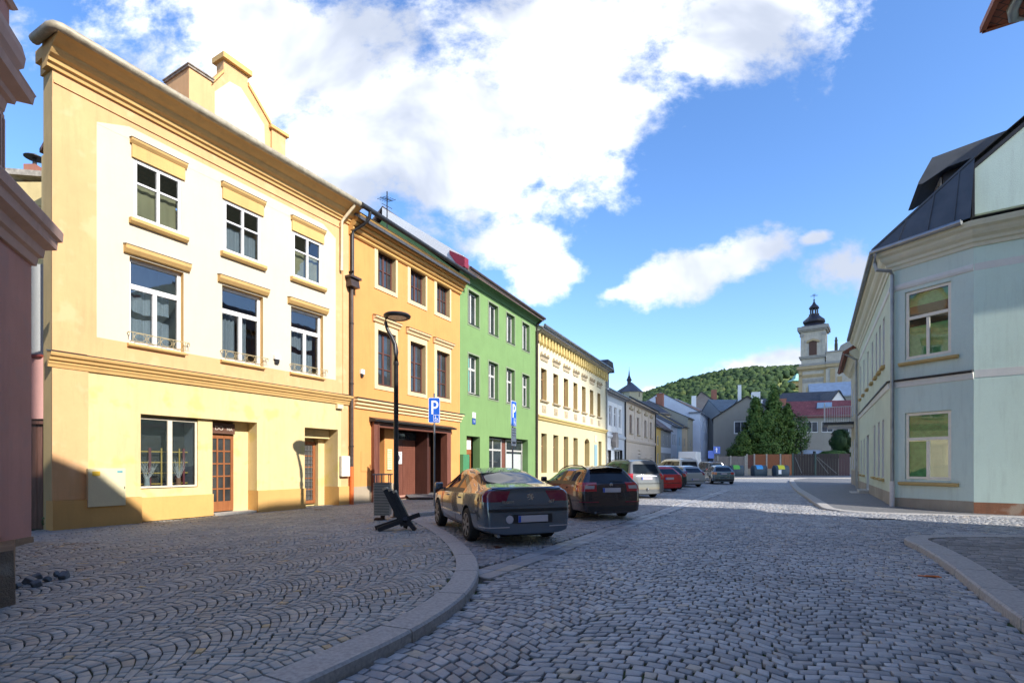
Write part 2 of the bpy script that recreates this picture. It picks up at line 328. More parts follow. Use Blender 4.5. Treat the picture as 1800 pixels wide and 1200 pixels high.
def stones(name, mask, w, rh, sw, amp, p0, pr, vr, zf, mat, gap=.012, jit=.007, zj=.005, near=9., fan_=True, ej=.27):
    Q = []; f = lambda p: amp*(1-(2*(((p-p0)/w) % 1.0)-1)**2)
    rh0 = rh; v = vr[0]-rh0; j = 0; rh = rh0
    while v < vr[1]:
        v += rh; j += 1; rh = rh0*rng.uniform(.88, 1.14); n = int((pr[1]-pr[0])/sw)+2; e = pr[0]+np.arange(n)*sw+(j % 2)*sw/2*(ej > 0)+rng.uniform(-ej, ej, n)*sw
        a = e[:-1]+gap/2; b = e[1:]-gap/2; ok = (b-a) > sw*.3; a = a[ok]; b = b[ok]
        def up(p):
            if not fan_: return p
            # head joints stand square to the arc and stop at the seam between two arcs
            q = (((p-p0)/w) % 1.0)-.5; sl = -8*amp*q/w; dl = -sl*rh/(1+sl*sl); q2 = np.clip(q*w+dl, -w/2+.004, w/2-.004); return p+np.where(np.abs(q*w) > w/2-.004, 0, q2-q*w)
        cell = np.floor((a-p0)/w) if fan_ else np.full(len(a), 1e6); b2 = np.minimum(b, p0+(cell+1)*w-gap*.4); keep = (b2-a) > sw*.2; rest = b-b2 > sw*.3
        a = np.concatenate([a[keep], (b2+gap*.8)[rest]]); b = np.concatenate([b2[keep], b[rest]]); ta, tb = up(a), up(b); tb = np.maximum(tb, ta+.012)
        c = np.stack([np.stack([a, v+gap/2+f(a)], 1), np.stack([b, v+gap/2+f(b)], 1), np.stack([tb, v+rh-gap/2+f(tb)], 1), np.stack([ta, v+rh-gap/2+f(ta)], 1)], 1)
        c += rng.uniform(-jit, jit, c.shape); Q.append(c)
    Q = np.concatenate(Q); XY = Q[:, :, :1]*NV+Q[:, :, 1:]*DV; XY = XY+np.stack([.022*np.sin(XY[:, :, 1]*2.3+1)+.012*np.sin(XY[:, :, 1]*5.1+XY[:, :, 0]*3), .02*np.sin(XY[:, :, 0]*2.9+XY[:, :, 1]*.7)+.012*np.sin(XY[:, :, 0]*6.3)], 2); cen = XY.mean(1); X, Y = cen[:, 0], cen[:, 1]
    ok = (Y > 1.5) & (np.abs(X) < 1.12*Y+1.6) & mask(X, Y)
    XY = XY[ok]; cen = cen[ok]; n = len(XY); z = zf(cen[:, 0], cen[:, 1])+rng.uniform(-zj, zj, n)
    tilt = rng.uniform(-.02, .02, (n, 2))*min(1, .13/rh0); d = XY-cen[:, None, :]; z = z+.008*np.sin(cen[:, 0]*1.7)*np.sin(cen[:, 1]*1.1+.5); zt = z[:, None]+(d*tilt[:, None, :]).sum(2)
    nr = cen[:, 1] < near
    out = []
    def emit(sel, rings):
        m = sel.sum()
        if not m: return None
        V = np.concatenate([np.concatenate([cen[sel][:, None, :]+d[sel]*s, (zt[sel]+dz)[:, :, None]], 2) for s, dz in rings], 1)
        k = len(rings); F = []
        for r in range(k-1):
            for q in range(4): F.append((r*4+q, r*4+(q+1) % 4, (r+1)*4+(q+1) % 4, (r+1)*4+q))
        F.append(tuple((k-1)*4+q for q in range(4))); F = np.array(F); base = (np.arange(m)*4*k)[:, None, None]
        return V.reshape(-1, 3), (F[None]+base).reshape(-1, 4)
    A = emit(nr, [(1.0, -.04), (1.0, -.008), (.955, -.0022), (.87, .0)]); B = emit(~nr, [(1.0, -.03), (1.0, -.005), (.90, 0.)])
    if A is None: V, F = B
    elif B is None: V, F = A
    else: V = np.concatenate([A[0], B[0]]); F = np.concatenate([A[1], B[1]+len(A[0])])
    o = np_mesh(name, V, F, mat); o['kind'] = 'structure'; print(name, n, 'stones'); return o
kpL = [(p.x, p.y) for p in KL]+[(p.x, p.y) for p in KL2[1:]]+[(20, 100), (-30, 100), (-30, -12)]
kpR1 = [(p.x, p.y) for p in KR1]+[(22, -12)]; kpR2 = [(p.x, p.y) for p in KR2]+[(34, 50), (30, 8)]
BLD = [(13.3, 18.2), (14.4, 15.95), (30, 5), (40, 20), (24, 38)]
pp = lambda X, Y: X*NV[0]+Y*NV[1]
def notkerb(X, Y): return ~inpoly(X, Y, kpL) & ~inpoly(X, Y, kpR1) & ~inpoly(X, Y, kpR2)
lane = lambda X, Y: notkerb(X, Y) & (pp(X, Y) > -3.655) & (Y < 31) & (Y > 2.2)
park = lambda X, Y: notkerb(X, Y) & (pp(X, Y) < -4.225) & (Y < 31)
flat = lambda X, Y: X*0.
stones('road_setts', lane, 1.84, .108, .128, .30, 1.8, (-4, 14), (-6, 42), flat, m_sett, .016, .010, .006, fan_=False)
stones('road_setts', park, 1.84, .098, .112, .30, 1.8, (-12.5, -4.1), (2, 40), flat, m_sett, .013, .008, .004, fan_=False)
strip = lambda X, Y: notkerb(X, Y) & (pp(X, Y) < -3.7) & (pp(X, Y) > -4.19) & (Y < 31)
stones('road_setts', strip, .24, .46, .24, 0, -4.18, (-4.18, -3.7), (2, 40), flat, m_sett, .012, .005, .002, fan_=False, ej=0)
stones('pavement_cobbles', lambda X, Y: inpoly(X, Y, polyL) & (Y < 22.3) & (pp(X, Y) > -15.6), 1.08, .092, .092, .33, -2.9, (-21, -2.4), (-6, 27), swz, m_cobble, .012, .004, .0035, 8.)
stones('pavement_bricks', lambda X, Y: inpoly(X, Y, polyR1), .36, .105, .2, 0, 1.8, (1.5, 16), (-14, 14), lambda X, Y: X*0+.10, m_slab, .008, .002, .002, fan_=False)
# ================================================================ LEFT ROW
m_gl = glass_dark('window_glass'); m_glc = glass_clear('clear_glass'); m_white = solid('white_paint', (.78, .79, .80), .4, bumps=.03, var=.04)
m_oldwhite = solid('old_white_paint', (.72, .73, .74), .6, var=.12, scale=20)
m_zinc = solid('zinc', (.30, .32, .34), .45, .8, .2, 3); m_darkm = solid('dark_metal', (.045, .046, .05), .42, .5, .2, 4)
m_brownm = solid('brown_gutter', (.07, .05, .045), .45, .3, .2, 4); m_iron = solid('iron', (.03, .03, .032), .5, .4)
m_int = solid('room_dark', (.05, .048, .045), .9)
m_slate = tiles('slate_roof', (.055, .06, .075), (.075, .08, .10), 2.2, 4); m_redtile = tiles('red_tiles', (.17, .07, .06), (.23, .10, .085), 4, 4)
m_brick = tiles('brick', (.30, .13, .09), (.22, .09, .06), 3.6, 10, (.25, .22, .2)); m_chim = plaster('chimney_brick', (.33, .14, .10), .5, .25)
def wall_front(mb, u0, u1, h0, h1, holes, zones=(), y=0., mi=0, rev=0):
    """front plane with real openings; holes (u0,u1,h0,h1,depth)"""
    us = sorted(set([u0, u1]+[x for q in holes for x in q[:2]]+[x for q in zones for x in q[:2]])); hs = sorted(set([h0, h1]+[x for q in holes for x in q[2:4]]+[x for q in zones for x in q[2:4]]))
    us = [x for x in us if u0 <= x <= u1]; hs = [x for x in hs if h0 <= x <= h1]
    for a, b in zip(us[:-1], us[1:]):
        for c, d in zip(hs[:-1], hs[1:]):
            cx, cz = (a+b)/2, (c+d)/2
            if any(q[0] < cx < q[1] and q[2] < cz < q[3] for q in holes): continue
            k = mi
            for q in zones:
                if q[0] < cx < q[1] and q[2] < cz < q[3]: k = q[4]
            mb.face([(a, y, c), (b, y, c), (b, y, d), (a, y, d)], k)
    for q in holes:
        a, b, c, d, dp = q[:5]; k = q[5] if len(q) > 5 else rev
        mb.face([(a, y, c), (a, y+dp, c), (a, y+dp, d), (a, y, d)], k); mb.face([(b, y, c), (b, y, d), (b, y+dp, d), (b, y+dp, c)], k)
        mb.face([(a, y, d), (a, y+dp, d), (b, y+dp, d), (b, y, d)], k); c > h0 and mb.face([(a, y, c), (b, y, c), (b, y+dp, c), (a, y+dp, c)], k)
def window(par, u0, u1, h0, h1, dp, fm, pm, fw=.06, vs=((.5, 0, 1, .05),), hs=(), name='window', label=None, thick=.05):
    """frame (part) with its pane (sub-part); vs: (x,z0,z1,width), hs: (z,x0,x1,width) as fractions"""
    b = MB(); y0, y1 = dp-thick, dp; e = .003
    b.box(u0+e, u0+fw, y0, y1, h0+e, h1-e); b.box(u1-fw, u1-e, y0, y1, h0+e, h1-e); b.box(u0+fw, u1-fw, y0, y1, h1-fw, h1-e); b.box(u0+fw, u1-fw, y0, y1, h0+e, h0+fw)
    U0, U1, H0, H1 = u0+fw, u1-fw, h0+fw, h1-fw
    for z, a, c, wd in hs: zz = H0+(H1-H0)*z; b.box(U0+(U1-U0)*a+.001, U0+(U1-U0)*c-.001, y0-.006, y1-.002, zz-wd/2, zz+wd/2)
    for x, a, c, wd in vs:
        xx = U0+(U1-U0)*x; b.box(xx-wd/2, xx+wd/2, y0-.003, y1-.004, H0+(H1-H0)*a+.001, H0+(H1-H0)*c-.001)
    f = b.build(name, fm, par, label=label)
    p = MB(); p.box(u0+fw*.5, u1-fw*.5, dp-.02, dp-.012, h0+fw*.5, h1-fw*.5); p.build('pane', pm, f)
    return f
def sill(par, u0, u1, h0, h1, out, mat, name='sill', ins=.0):
    b = MB(); b.prism([(ins, h0+.02), (ins, h1), (-out, h1-.015), (-out, h0+(h1-h0)*.45), (-out*.6, h0+.02)], u0, u1); return b.build(name, mat, par)
def molding(par, name, mat, u0, u1, prof, label=None):
    b = MB(); b.prism(prof, u0, u1); return b.build(name, mat, par, label=label)
def shell(mb, Wd, H, D, mi=0, base=-.3, gable=None, front=False):
    """side, back and top walls of a house box; gable=(ridge depth, height) makes end walls gabled"""
    for x in (0, Wd):
        pts = [(x, 0, base), (x, D, base), (x, D, H), (x, 0, H)]
        if gable: pts = [(x, 0, base), (x, D, base), (x, D, H), (x, gable[0], H+gable[1]), (x, 0, H)]
        mb.face(pts, mi)
    mb.face([(0, D, base), (Wd, D, base), (Wd, D, H), (0, D, H)], mi)
    if front: mb.face([(0, 0, base), (Wd, 0, base), (Wd, 0, H), (0, 0, H)], mi)
def roof_side(par, Wd, H, D, rh, mat, over=.5, ends=.12, th=.12, name='roof', ridge=None, z0=.0):
    r = D/2 if ridge is None else ridge; b = MB(); s = rh/r; s2 = rh/(D-r)
    b.prism([(-over, H+z0-over*s), (r, H+z0+rh), (D+over, H+z0-over*s2), (D+over, H+z0-over*s2+th), (r, H+z0+rh+th*1.2), (-over, H+z0-over*s+th)], -ends, Wd+ends)
    return b.build(name, mat, par)
def gutter(par, pts, mat, r=.075, name='gutter'):
    b = MB(); b.tube(pts, r, 10); return b.build(name, mat, par, autosmooth=40)
def frame_at(P0, P1):
    d = Vector(P1)-Vector(P0); return math.atan2(d.y, d.x), d.length
FA = ((-10.684, 11.90), (-6.283, 19.635)); FB = ((-6.283, 19.635), (-2.730, 26.709)); FC = ((-2.730, 26.709), (1.671, 35.816)); FD = ((1.671, 35.816), (9.614, 52.441)); FE = ((9.614, 52.441), (13.078, 59.447)); FG = ((13.078, 59.447), (21.253, 76.206))
# ---------------------------------------------------------------- yellow corner house
rz, WA = frame_at(*FA)
A = thing('town_house', 'pale yellow three-storey corner house with a cream panel, small roof gable and shop', 'house', (*FA[0], 0), rz)
yel = plaster('yellow_plaster', (.70, .42, .205), .5, .1, patches=(.72, .46, .25)); cream = plaster('cream_plaster', (.66, .59, .46), .15, .05); lem = plaster('lemon_plaster', (.70, .55, .285), .6, .1, patches=(.62, .50, .18))
och = plaster('ochre_plinth', (.66, .39, .13), .25, .1); trim = plaster('ochre_trim', (.66, .42, .16), .3, .1, dirtc=(.25, .17, .09)); sidey = plaster('grey_yellow_side', (.56, .42, .2), .5, .15)
lw = [(1.57, 2.90), (4.00, 5.34), (6.38, 7.72)]; uw = [(1.67, 2.84), (4.06, 5.26), (6.46, 7.65)]
holes = [(a, b, 7.98, 9.50, .16, 1) for a, b in uw]+[(a, b, 4.70, 6.93, .24, 3) for a, b in lw]+[(1.82, 5.13, .0, 2.87, .9, 2), (6.93, 8.40, .0, 2.83, .95, 2)]
zones = [(.86, 8.30, 4.68, 9.95, 1), (.68, 8.55, .7, 3.86, 2)]
b = MB(); wall_front(b, 0, WA, .7, 10.75, [(a, c, max(d, .7), e, f, g_) for a, c, d, e, f, g_ in holes], zones, 0., 0)
b.face([(1.25, -.0, 9.95), (1.6, 0, 10.25), (7.75, 0, 10.25), (8.0, 0, 9.95)], 1) if False else None
for x, y0_, y1_, h_ in ((0, 0, .5, 10.9), (1.6, .5, 5.6, 11.2), (WA, 0, 5.6, 11.2)): b.face([(x, y0_, -.3), (x, y1_, -.3), (x, y1_, h_), (x, y0_, h_)], 4)
b.face([(0, .5, -.3), (1.6, .5, -.3), (1.6, .5, 11.0), (0, .5, 11.0)], 4); b.face([(1.6, 5.6, -.3), (WA, 5.6, -.3), (WA, 5.6, 11.2), (1.6, 5.6, 11.2)], 4); b.box(.02, WA-.02, .0, .3, 10.75, 11.1, 0)
b.build('wall', [yel, cream, lem, trim, sidey, m_int], A, recalc=False)
b = MB(); b.prism([(.86, 9.949), (8.30, 9.949), (7.72, 10.26), (1.55, 10.27), (.86, 9.99)], -.004, .004, axis='y'); b.build('cream_band', cream, A)
b = MB()   # plinth, proud of the wall, with the deeper left block
for q in ((-.02, 1.82, -.09, .3, -.2, .69), (5.13, 6.93, -.06, .95, -.2, .70), (8.40, WA, -.06, .95, -.2, .70)): b = MB(); b.box(*q); b.build('plinth', och, A, bevel=.006)
for q in ((-.012, .68, -.03, -.001, .695, 3.83), (-.015, .66, -.035, -.002, 4.2, 10.05), (8.62, WA-.005, -.03, -.001, 4.2, 10.3)): b = MB(); b.box(*q); b.build('pilaster', yel, A)
b = MB(); b.box(.684, 1.82, -.012, -.001, .695, 2.85); b.build('wall_panel', lem, A)
# shop recess
b = MB(); b.box(1.82, 3.78, .06, .30, .02, .66, 0); b.box(1.82, 3.76, .09, .30, .66, .88, 1); b.box(1.821, 5.13, .9, .95, -.1, 2.87, 1); b.box(4.62, 5.125, .46, .9, -.05, 2.86, 1); b.box(3.36, 3.78, .12, .32, .88, 2.86, 1)
b.box(6.94, 8.39, .95, 1.0, -.1, 2.8, 1); b.box(8.10, 8.39, .72, .95, -.05, 2.5, 1); b.box(6.94, 8.39, .45, .95, 2.5, 2.82, 1)
b.build('shop_recess', [och, lem], A)
f = window(A, 1.84, 3.36, .90, 2.80, .22, solid('beige_frame', (.66, .60, .48), .5), m_glc, .05, ((.52, 0, 1, .12),), (), 'shop_window', 'shop window with a yellow lattice behind it')
b = MB(); b.box(1.8, 3.36, .86, .9, 1, 2.8)
lat = MB()
for x in (2.02, 2.62, 3.1): lat.box(x, x+.03, .62, .65, .9, 2.0)
for z in (.98, 1.28, 1.58, 1.88): lat.box(1.84, 3.34, .625, .645, z, z+.03)
lat.box(2.3, 2.36, .6, .66, .9, 2.0, 1); lat.box(3.2, 3.25, .6, .66, .9, 2.0, 1); lat.build('lattice', [solid('yellow_lattice', (.65, .42, .08), .5), solid('dark_red_post', (.25, .06, .07), .5)], f)
b = MB(); b.box(1.84, 3.34, .80, .84, .6, 2.85); b.box(1.84, 3.34, .22, .8, .82, .89); b.box(3.34, 3.38, .3, .8, .8, 2.85, 1); b.build('display_box', [m_int, solid('grey_board', (.30, .32, .36), .7)], f)
m_door = wood('orange_wood', (.23, .075, .025), (.34, .13, .045)); m_dgl = glass_dark('door_glass', (.03, .03, .03), .12, .15)
def door(par, u0, u1, h0, h1, dp, mat, pm, cols, rows, z0f=.13, name='door', label=None, sides=.09):
    b = MB(); y0, y1 = dp-.05, dp; st = sides
    b.box(u0, u0+st, y0, y1, h0, h1); b.box(u1-st, u1, y0, y1, h0, h1); b.box(u0+st, u1-st, y0, y1, h1-st, h1); b.box(u0+st, u1-st, y0, y1, h0, h0+(h1-h0)*z0f)
    zz0 = h0+(h1-h0)*z0f; zz1 = h1-st
    for i in range(1, cols): x = u0+st+(u1-u0-2*st)*i/cols; b.box(x-.022, x+.022, y0+.005, y1, zz0, zz1)
    for i in range(1, rows): z = zz0+(zz1-zz0)*i/rows; b.box(u0+st, u1-st, y0+.01, y1-.002, z-.022, z+.022)
    d = b.build(name, mat, par, label=label); p = MB(); p.box(u0+st*.5, u1-st*.5, dp-.02, dp-.012, zz0-.01, zz1+.01); p.build('pane', pm, d)
    h = MB(); h.tube([(u0+.05, y0-.01, h0+1.02), (u0+.05, y0-.05, h0+1.02), (u0+.15, y0-.05, h0+1.02)], .012, 8); h.build('handle', m_zinc, d, smooth=True); return d
dd = door(A, 3.80, 4.60, .10, 2.42, .45, m_door, m_dgl, 3, 5, name='shop_door', label='glazed orange wood shop door under a wooden name board')
b = MB(); b.box(3.78, 4.62, .36, .44, 2.48, 2.80); sb = b.build('sign_board', wood('dark_board', (.10, .045, .03), (.16, .08, .05), 'X'), A); mt = solid('letter_white', (.62, .55, .48), .6)
text_part('lettering', 'DO', .17, mt, sb, (4.12, .357, 2.64)); text_part('lettering', 'NA', .13, mt, sb, (4.45, .357, 2.62)); text_part('lettering', ':', .15, mt, sb, (3.85, .357, 2.64))
b = MB(); b.box(3.79, 5.12, -.0, .9, -.15, .07); b.build('doorstep', solid('step_stone', (.42, .40, .36), .8, var=.2), A)
d2 = door(A, 7.25, 8.08, .08, 2.38, .90, m_door, glass_dark('grid_glass', (.05, .05, .05), .3, .2), 1, 5, .05, 'side_door', 'narrow wooden side door with latticed panes', .12)
b = MB()
for i in range(12): b.box(7.38, 7.95, .835, .845, .24+i*.165, .255+i*.165)
for i in range(4): b.box(7.42+i*.15, 7.435+i*.15, .832, .842, .2, 2.24)
b.build('door_grille', m_zinc, d2)
# cornices
belt = [(0, 3.80), (-.05, 3.80), (-.07, 3.86), (-.10, 3.90), (-.10, 3.94), (-.15, 3.96), (-.17, 4.02), (-.22, 4.05), (-.24, 4.10), (-.24, 4.13), (0, 4.17)]
molding(A, 'belt_cornice', trim, -.10, WA+.05, belt); molding(A, 'belt_flashing', m_brownm, -.11, WA+.06, [(0, 4.171), (-.25, 4.131), (-.25, 4.15), (0, 4.195)]); molding(A, 'string_line', yel, .02, WA-.3, [(0, 10.42), (-.03, 10.42), (-.03, 10.47), (0, 10.49)])
molding(A, 'eaves_cornice', trim, -.12, WA+.1, [(0, 10.72), (-.06, 10.72), (-.08, 10.80), (-.14, 10.82), (-.16, 10.90), (-.26, 10.95), (-.32, 11.02), (-.34, 11.07), (-.46, 11.12), (-.58, 11.19), (-.68, 11.23), (-.68, 11.30), (.2, 11.32), (.2, 10.72)])
b = MB(); b.box(-.05, .0, .21, .52, 10.72, 11.0); b.box(-.115, 0, .21, .6, 11.0, 11.28); b.build('return_cornice', trim, A)
paleg = solid('pale_gutter', (.36, .32, .24), .55, .1, .3, 5, .3)
gutter(A, [(-.24, .25, 11.33), (-.20, -.50, 11.34), (-.16, -.62, 11.34), (-.06, -.68, 11.34), (4, -.68, 11.32), (WA+.12, -.68, 11.31)], paleg, .11)
o = roof_side(A, WA-1.55, 11.28, 5.6, 1.2, tiles('house_tiles', (.20, .10, .08), (.16, .08, .07)), .0, 0.); o.location.x = 1.55
gutter(A, [(WA-.28, -.66, 11.3), (WA-.28, -.60, 11.15), (WA-.34, -.2, 10.8), (WA-.40, -.10, 10.65), (WA-.40, -.10, 8.8)], solid('cream_pipe', (.72, .62, .42), .5), .055, 'downpipe')
# gable on the eaves
b = MB(); yy0, yy1 = .12, .5
b.box(3.08, 3.72, yy0-.06, 1.3, 11.0, 12.86); b.box(5.70, 6.22, yy0-.06, .9, 11.0, 12.62)
b.prism([(3.72, 11.0), (3.72, 12.75), (4.12, 13.42), (4.12, 13.9), (4.90, 13.9), (4.90, 13.52), (5.62, 12.78), (5.70, 12.5), (5.70, 11.0)], yy0, yy1, axis='y')
gb = b.build('roof_gable', yel, A, bevel=.01)
b = MB(); b.prism([(3.84, 11.35), (3.84, 12.66), (4.30, 13.26), (4.66, 13.30), (5.46, 12.60), (5.50, 11.35)], yy0-.012, yy0+.01, axis='y'); b.build('cream_field', cream, gb)
b = MB(); b.box(4.04, 4.98, yy0-.12, yy1+.1, 13.82, 13.98); b.box(5.62, 6.30, yy0-.14, 1, 12.60, 12.70); b.box(3.04, 3.76, yy0-.10, 1.35, 12.86, 12.92, 1); b.box(3.02, 3.78, yy0-.13, 1.38, 12.92, 12.95, 1)
b.prism([(3.70, 12.74), (4.12, 13.43), (4.12, 13.52), (3.66, 12.80)], yy0-.05, yy1+.03, 0, 'y'); b.prism([(4.90, 13.50), (5.66, 12.74), (5.70, 12.81), (4.90, 13.62)], yy0-.05, yy1+.03, 0, 'y'); b.build('coping', [trim, solid('weathered_cap', (.28, .24, .2), .9, var=.4)], gb)
# windows
lace, N, L, P = newmat('dotted_lace'); co = coords(N, L, (14, 14, 14)); vo = N.new('ShaderNodeTexVoronoi'); vo.inputs['Randomness'].default_value = .15; L.new(co, vo.inputs[0])
L.new(mixc(N, L, mrange(N, L, vo.outputs[0], .22, .3), (.75, .76, .78), (.24, .26, .29)), P.inputs['Base Color']); P.inputs['Roughness'].default_value = .9
bl = plaster('yellowed_blind', (.42, .36, .2), .6, .3)
def curtain(par, segs, mat, y=.34, amp=.03, k=9, name='curtain'):
    b = MB()
    for u0, u1, h0, h1, sl in segs:
        n = 24; pr = None
        for i in range(n+1):
            t = i/n; u = u0+(u1-u0)*t; yy = y+amp*math.sin(t*k*math.pi+u); hb = h0+sl*math.sin(t*3.1*2+u)*.5
            q = ((u, yy, hb), (u, yy, h1+sl*math.sin(t*3*2+u+1)*.3))
            if pr: b.face([pr[0], q[0], q[1], pr[1]])
            pr = q
    return b.build(name, mat, par, smooth=True)
for i, (a, c) in enumerate(uw):
    f = window(A, a, c, 7.98, 9.50, .07, m_oldwhite, m_glc, .075, ((.5, 0, 1, .07),), ((.62, 0, 1, .05),), label=None, thick=.06)
    s = sill(f, a-.12, c+.14, 7.76, 7.93, .14, trim); b = MB(); b.box(a-.06, c+.08, -.05, -.002, 9.52, 9.86); b.prism([(-.002, 9.86), (-.06, 9.86), (-.12, 9.93), (-.13, 9.98), (-.002, 10.0)], a-.10, c+.12); b.prism([(-.001, 10.001), (-.138, 9.982), (-.138, 9.997), (-.001, 10.018)], a-.11, c+.13, 1); b.build('lintel', [trim, m_brownm], f)
    curtain(f, [(a+.05, c-.05, 8.05, 8.95 if i != 1 else 8.8, .02)], bl if i != 1 else lace, .2, .012)
railm = solid('gilded_rail', (.50, .40, .22), .5, .3)
for i, (a, c) in enumerate(lw):
    f = window(A, a, c, 4.70, 6.93, .22, m_white, m_glc, .09, ((.5, 0, .66, .1),), ((.69, 0, 1, .13),), thick=.07)
    sill(f, a-.06, c+.02, 4.56, 4.68, .1, trim)
    b = MB(); b.prism([(-.002, 6.97), (-.08, 6.99), (-.15, 7.08), (-.16, 7.17), (-.002, 7.20)], a-.14, c+.14); b.prism([(-.001, 7.201), (-.168, 7.172), (-.168, 7.188), (-.001, 7.22)], a-.15, c+.15, 1); b.build('lintel', [trim, m_brownm], f)
    curtain(f, [(a+.05, c-.22, 5.62, 6.3, .10), (a+.05, c-.22, 4.75, 5.45, .10)] if i != 1 else [(a+.05, a+.62, 4.75, 6.3, .0), (a+.68, a+1.0, 4.75, 6.3, .02)], lace, .36)
    r = MB(); zt = 4.95; yb = -.13
    r.bar((a-.06, yb, zt), (c+.09, yb, zt), .018, .018); r.bar((a-.06, yb, 4.72), (c+.09, yb, 4.72), .012, .012)
    for q in range(5):
        x = a+.02+(c-a-.04)*q/4; r.bar((x, yb, 4.7), (x, yb, zt), .012, .012)
        if q < 4:
            xc = x+(c-a-.04)/8; rr = (c-a)/8*.8; r.tube([(xc+rr*math.cos(t), yb, 4.835+.10*math.sin(t)) for t in [2*math.pi*k/12 for k in range(13)]], .007, 5)
    for x in (a-.06, c+.09): r.bar((x, yb, zt), (x, 0, zt-.02), .015, .015); r.bar((x, yb, zt), (x, yb, zt-.1), .014, .014)
    r.build('window_rail', railm, f)
b = MB(); b.box(.63, 1.43, -.13, -.012, .50, 1.44); bb = b.build('meter_cabinet', plaster('cabinet_cream', (.74, .66, .42), .3), A, bevel=.01, label='cream utility cabinet door with a small warning sticker')
b = MB(); b.box(.72, .88, -.134, -.128, 1.26, 1.37); b.build('sticker', solid('yellow_sticker', (.75, .5, .05), .5), bb); b = MB(); b.box(1.24, 1.36, -.134, -.128, 1.33, 1.38); b.build('sticker', solid('teal_sticker', (.1, .35, .4), .5), bb); b = MB(); b.box(1.395, 1.41, -.14, -.128, .92, .98); b.build('lock', m_iron, bb)
b = MB(); b.box(8.45, 8.86, -.15, -.02, 1.08, 1.85); b.build('meter_cabinet', solid('white_box', (.72, .68, .58), .5), A, bevel=.01, label='small white utility box')
b = MB(); b.box(5.70, 5.92, -.10, -.005, 5.0, 5.14); b.box(5.74, 5.88, -.07, -.005, 4.86, 5.0, 1); b.build('alarm_box', [m_white, m_iron], A)
b = MB(); b.box(8.28, 8.56, -.12, -.005, 3.62, 3.78); b.build('junction_box', solid('cream_box', (.72, .62, .42), .5), A)
# ---------------------------------------------------------------- orange house
rz, WB = frame_at(*FB)
B = thing('town_house', 'orange three-storey house with brown windows in cream surrounds and a brown wooden porch', 'house', (*FB[0], 0), rz)
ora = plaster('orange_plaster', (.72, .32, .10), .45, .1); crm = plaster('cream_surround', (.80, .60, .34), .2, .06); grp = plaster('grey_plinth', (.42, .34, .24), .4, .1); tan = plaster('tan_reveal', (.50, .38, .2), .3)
m_bwin = wood('brown_window', (.085, .03, .022), (.14, .055, .04)); m_bwood = wood('brown_wood', (.13, .045, .03), (.20, .075, .05)); m_dwood = wood('dark_wood', (.045, .016, .013), (.08, .03, .022))
uB = [(1.64, 2.78), (3.78, 4.93), (5.82, 6.96)]
holes = [(a, c, 8.91, 10.42, .26, 1) for a, c in uB]+[(a, c, 4.80, 7.08, .26, 1) for a, c in uB]+[(1.45, 6.85, 0., 3.22, 1.3, 3)]
b = MB(); wall_front(b, 0, WB, -.2, 11.0, holes, [(0, WB, -.2, .66, 2)]); shell(b, WB, 11.0, 10, 0, gable=(5, 3)); b.build('wall', [ora, tan, grp, m_dwood], B, recalc=False)
for (a, c) in uB:
    for h0, h1, big in ((8.91, 10.42, 0), (4.80, 7.08, 1)):
        f = window(B, a+.01, c-.01, h0+.04, h1-.01, .24, m_bwin, m_gl, .08, ((.5, 0, 1, .1), (.25, 0, 1, .018), (.75, 0, 1, .018)) if not big else ((.5, 0, 1, .1),), ((.5, 0, 1, .03),) if not big else ((.3, 0, 1, .04), (.62, 0, 1, .04)))
        b = MB(); w_ = .2
        b.box(a-w_, a, -.035, .01, h0-.17, h1+.25); b.box(c, c+w_*.55, -.035, .01, h0-.17, h1+.25); b.box(a, c, -.035, .01, h1, h1+.25); b.box(a, c, -.035, .01, h0-.17, h0); b.build('surround', crm, f)
        b = MB(); b.box(a, c, -.03, .2, h0-.0, h0+.03); b.build('sill', m_darkm, f)
        if big: b = MB(); b.prism([(-.036, 7.36), (-.08, 7.38), (-.11, 7.46), (-.20, 7.52), (-.21, 7.58), (-.036, 7.62)], a-.30, c+.22); b.prism([(-.035, 7.621), (-.218, 7.581), (-.218, 7.605), (-.035, 7.65)], a-.31, c+.23, 1); b.build('lintel', [crm, m_darkm], f)
for k, (z, o) in enumerate(((3.72, .07), (3.86, .13), (4.0, .19))): molding(B, 'belt_moulding', crm, .3, WB+o*.8, [(.0, z), (-o, z+.02), (-o-.01, z+.09), (0, z+.11)])
b = MB(); b.box(.3, WB+.2, -.22, -.0, 4.12, 4.15); b.build('belt_flashing', m_darkm, B)
for k in range(5): z = 10.36+.15*k; o = .06+.12*k; molding(B, 'eaves_moulding', plaster('eaves_orange_%d' % k, (.66, .38, .12), .3) if k == 0 else MATS['eaves_orange_0'], .02, WB+.02, [(.1, z), (-o, z), (-o-.05, z+.045), (-o-.06, z+.11), (-o-.02, z+.15), (.1, z+.15)])
gutter(B, [(-.1, -.78, 11.26), (4, -.78, 11.24), (WB+.25, -.78, 11.22)], m_darkm, .10); roof_side(B, WB, 11.22, 10, 3.2, m_slate, .62, 0.02)
gutter(B, [(.35, -.78, 11.2), (.35, -.74, 10.95), (.30, -.5, 10.75), (.12, -.12, 10.5), (.12, -.10, 10.3), (.12, -.10, 8.72)], m_darkm, .065, 'downpipe')
b = MB(); b.prism([(-.32, 8.3), (.02, 8.3), (.02, 8.72), (-.24, 8.72)], -.14, .30, axis='x'); b.box(-.2, .36, -.35, .0, 8.62, 8.70); b.build('rain_box', m_brownm, B)
gutter(B, [(.06, -.12, 8.3), (.06, -.12, 1.45)], m_brownm, .072, 'downpipe'); gutter(B, [(.06, -.12, 1.45), (.06, -.12, -.02)], solid('orange_pipe', (.62, .14, .03), .45), .082, 'pipe_foot')
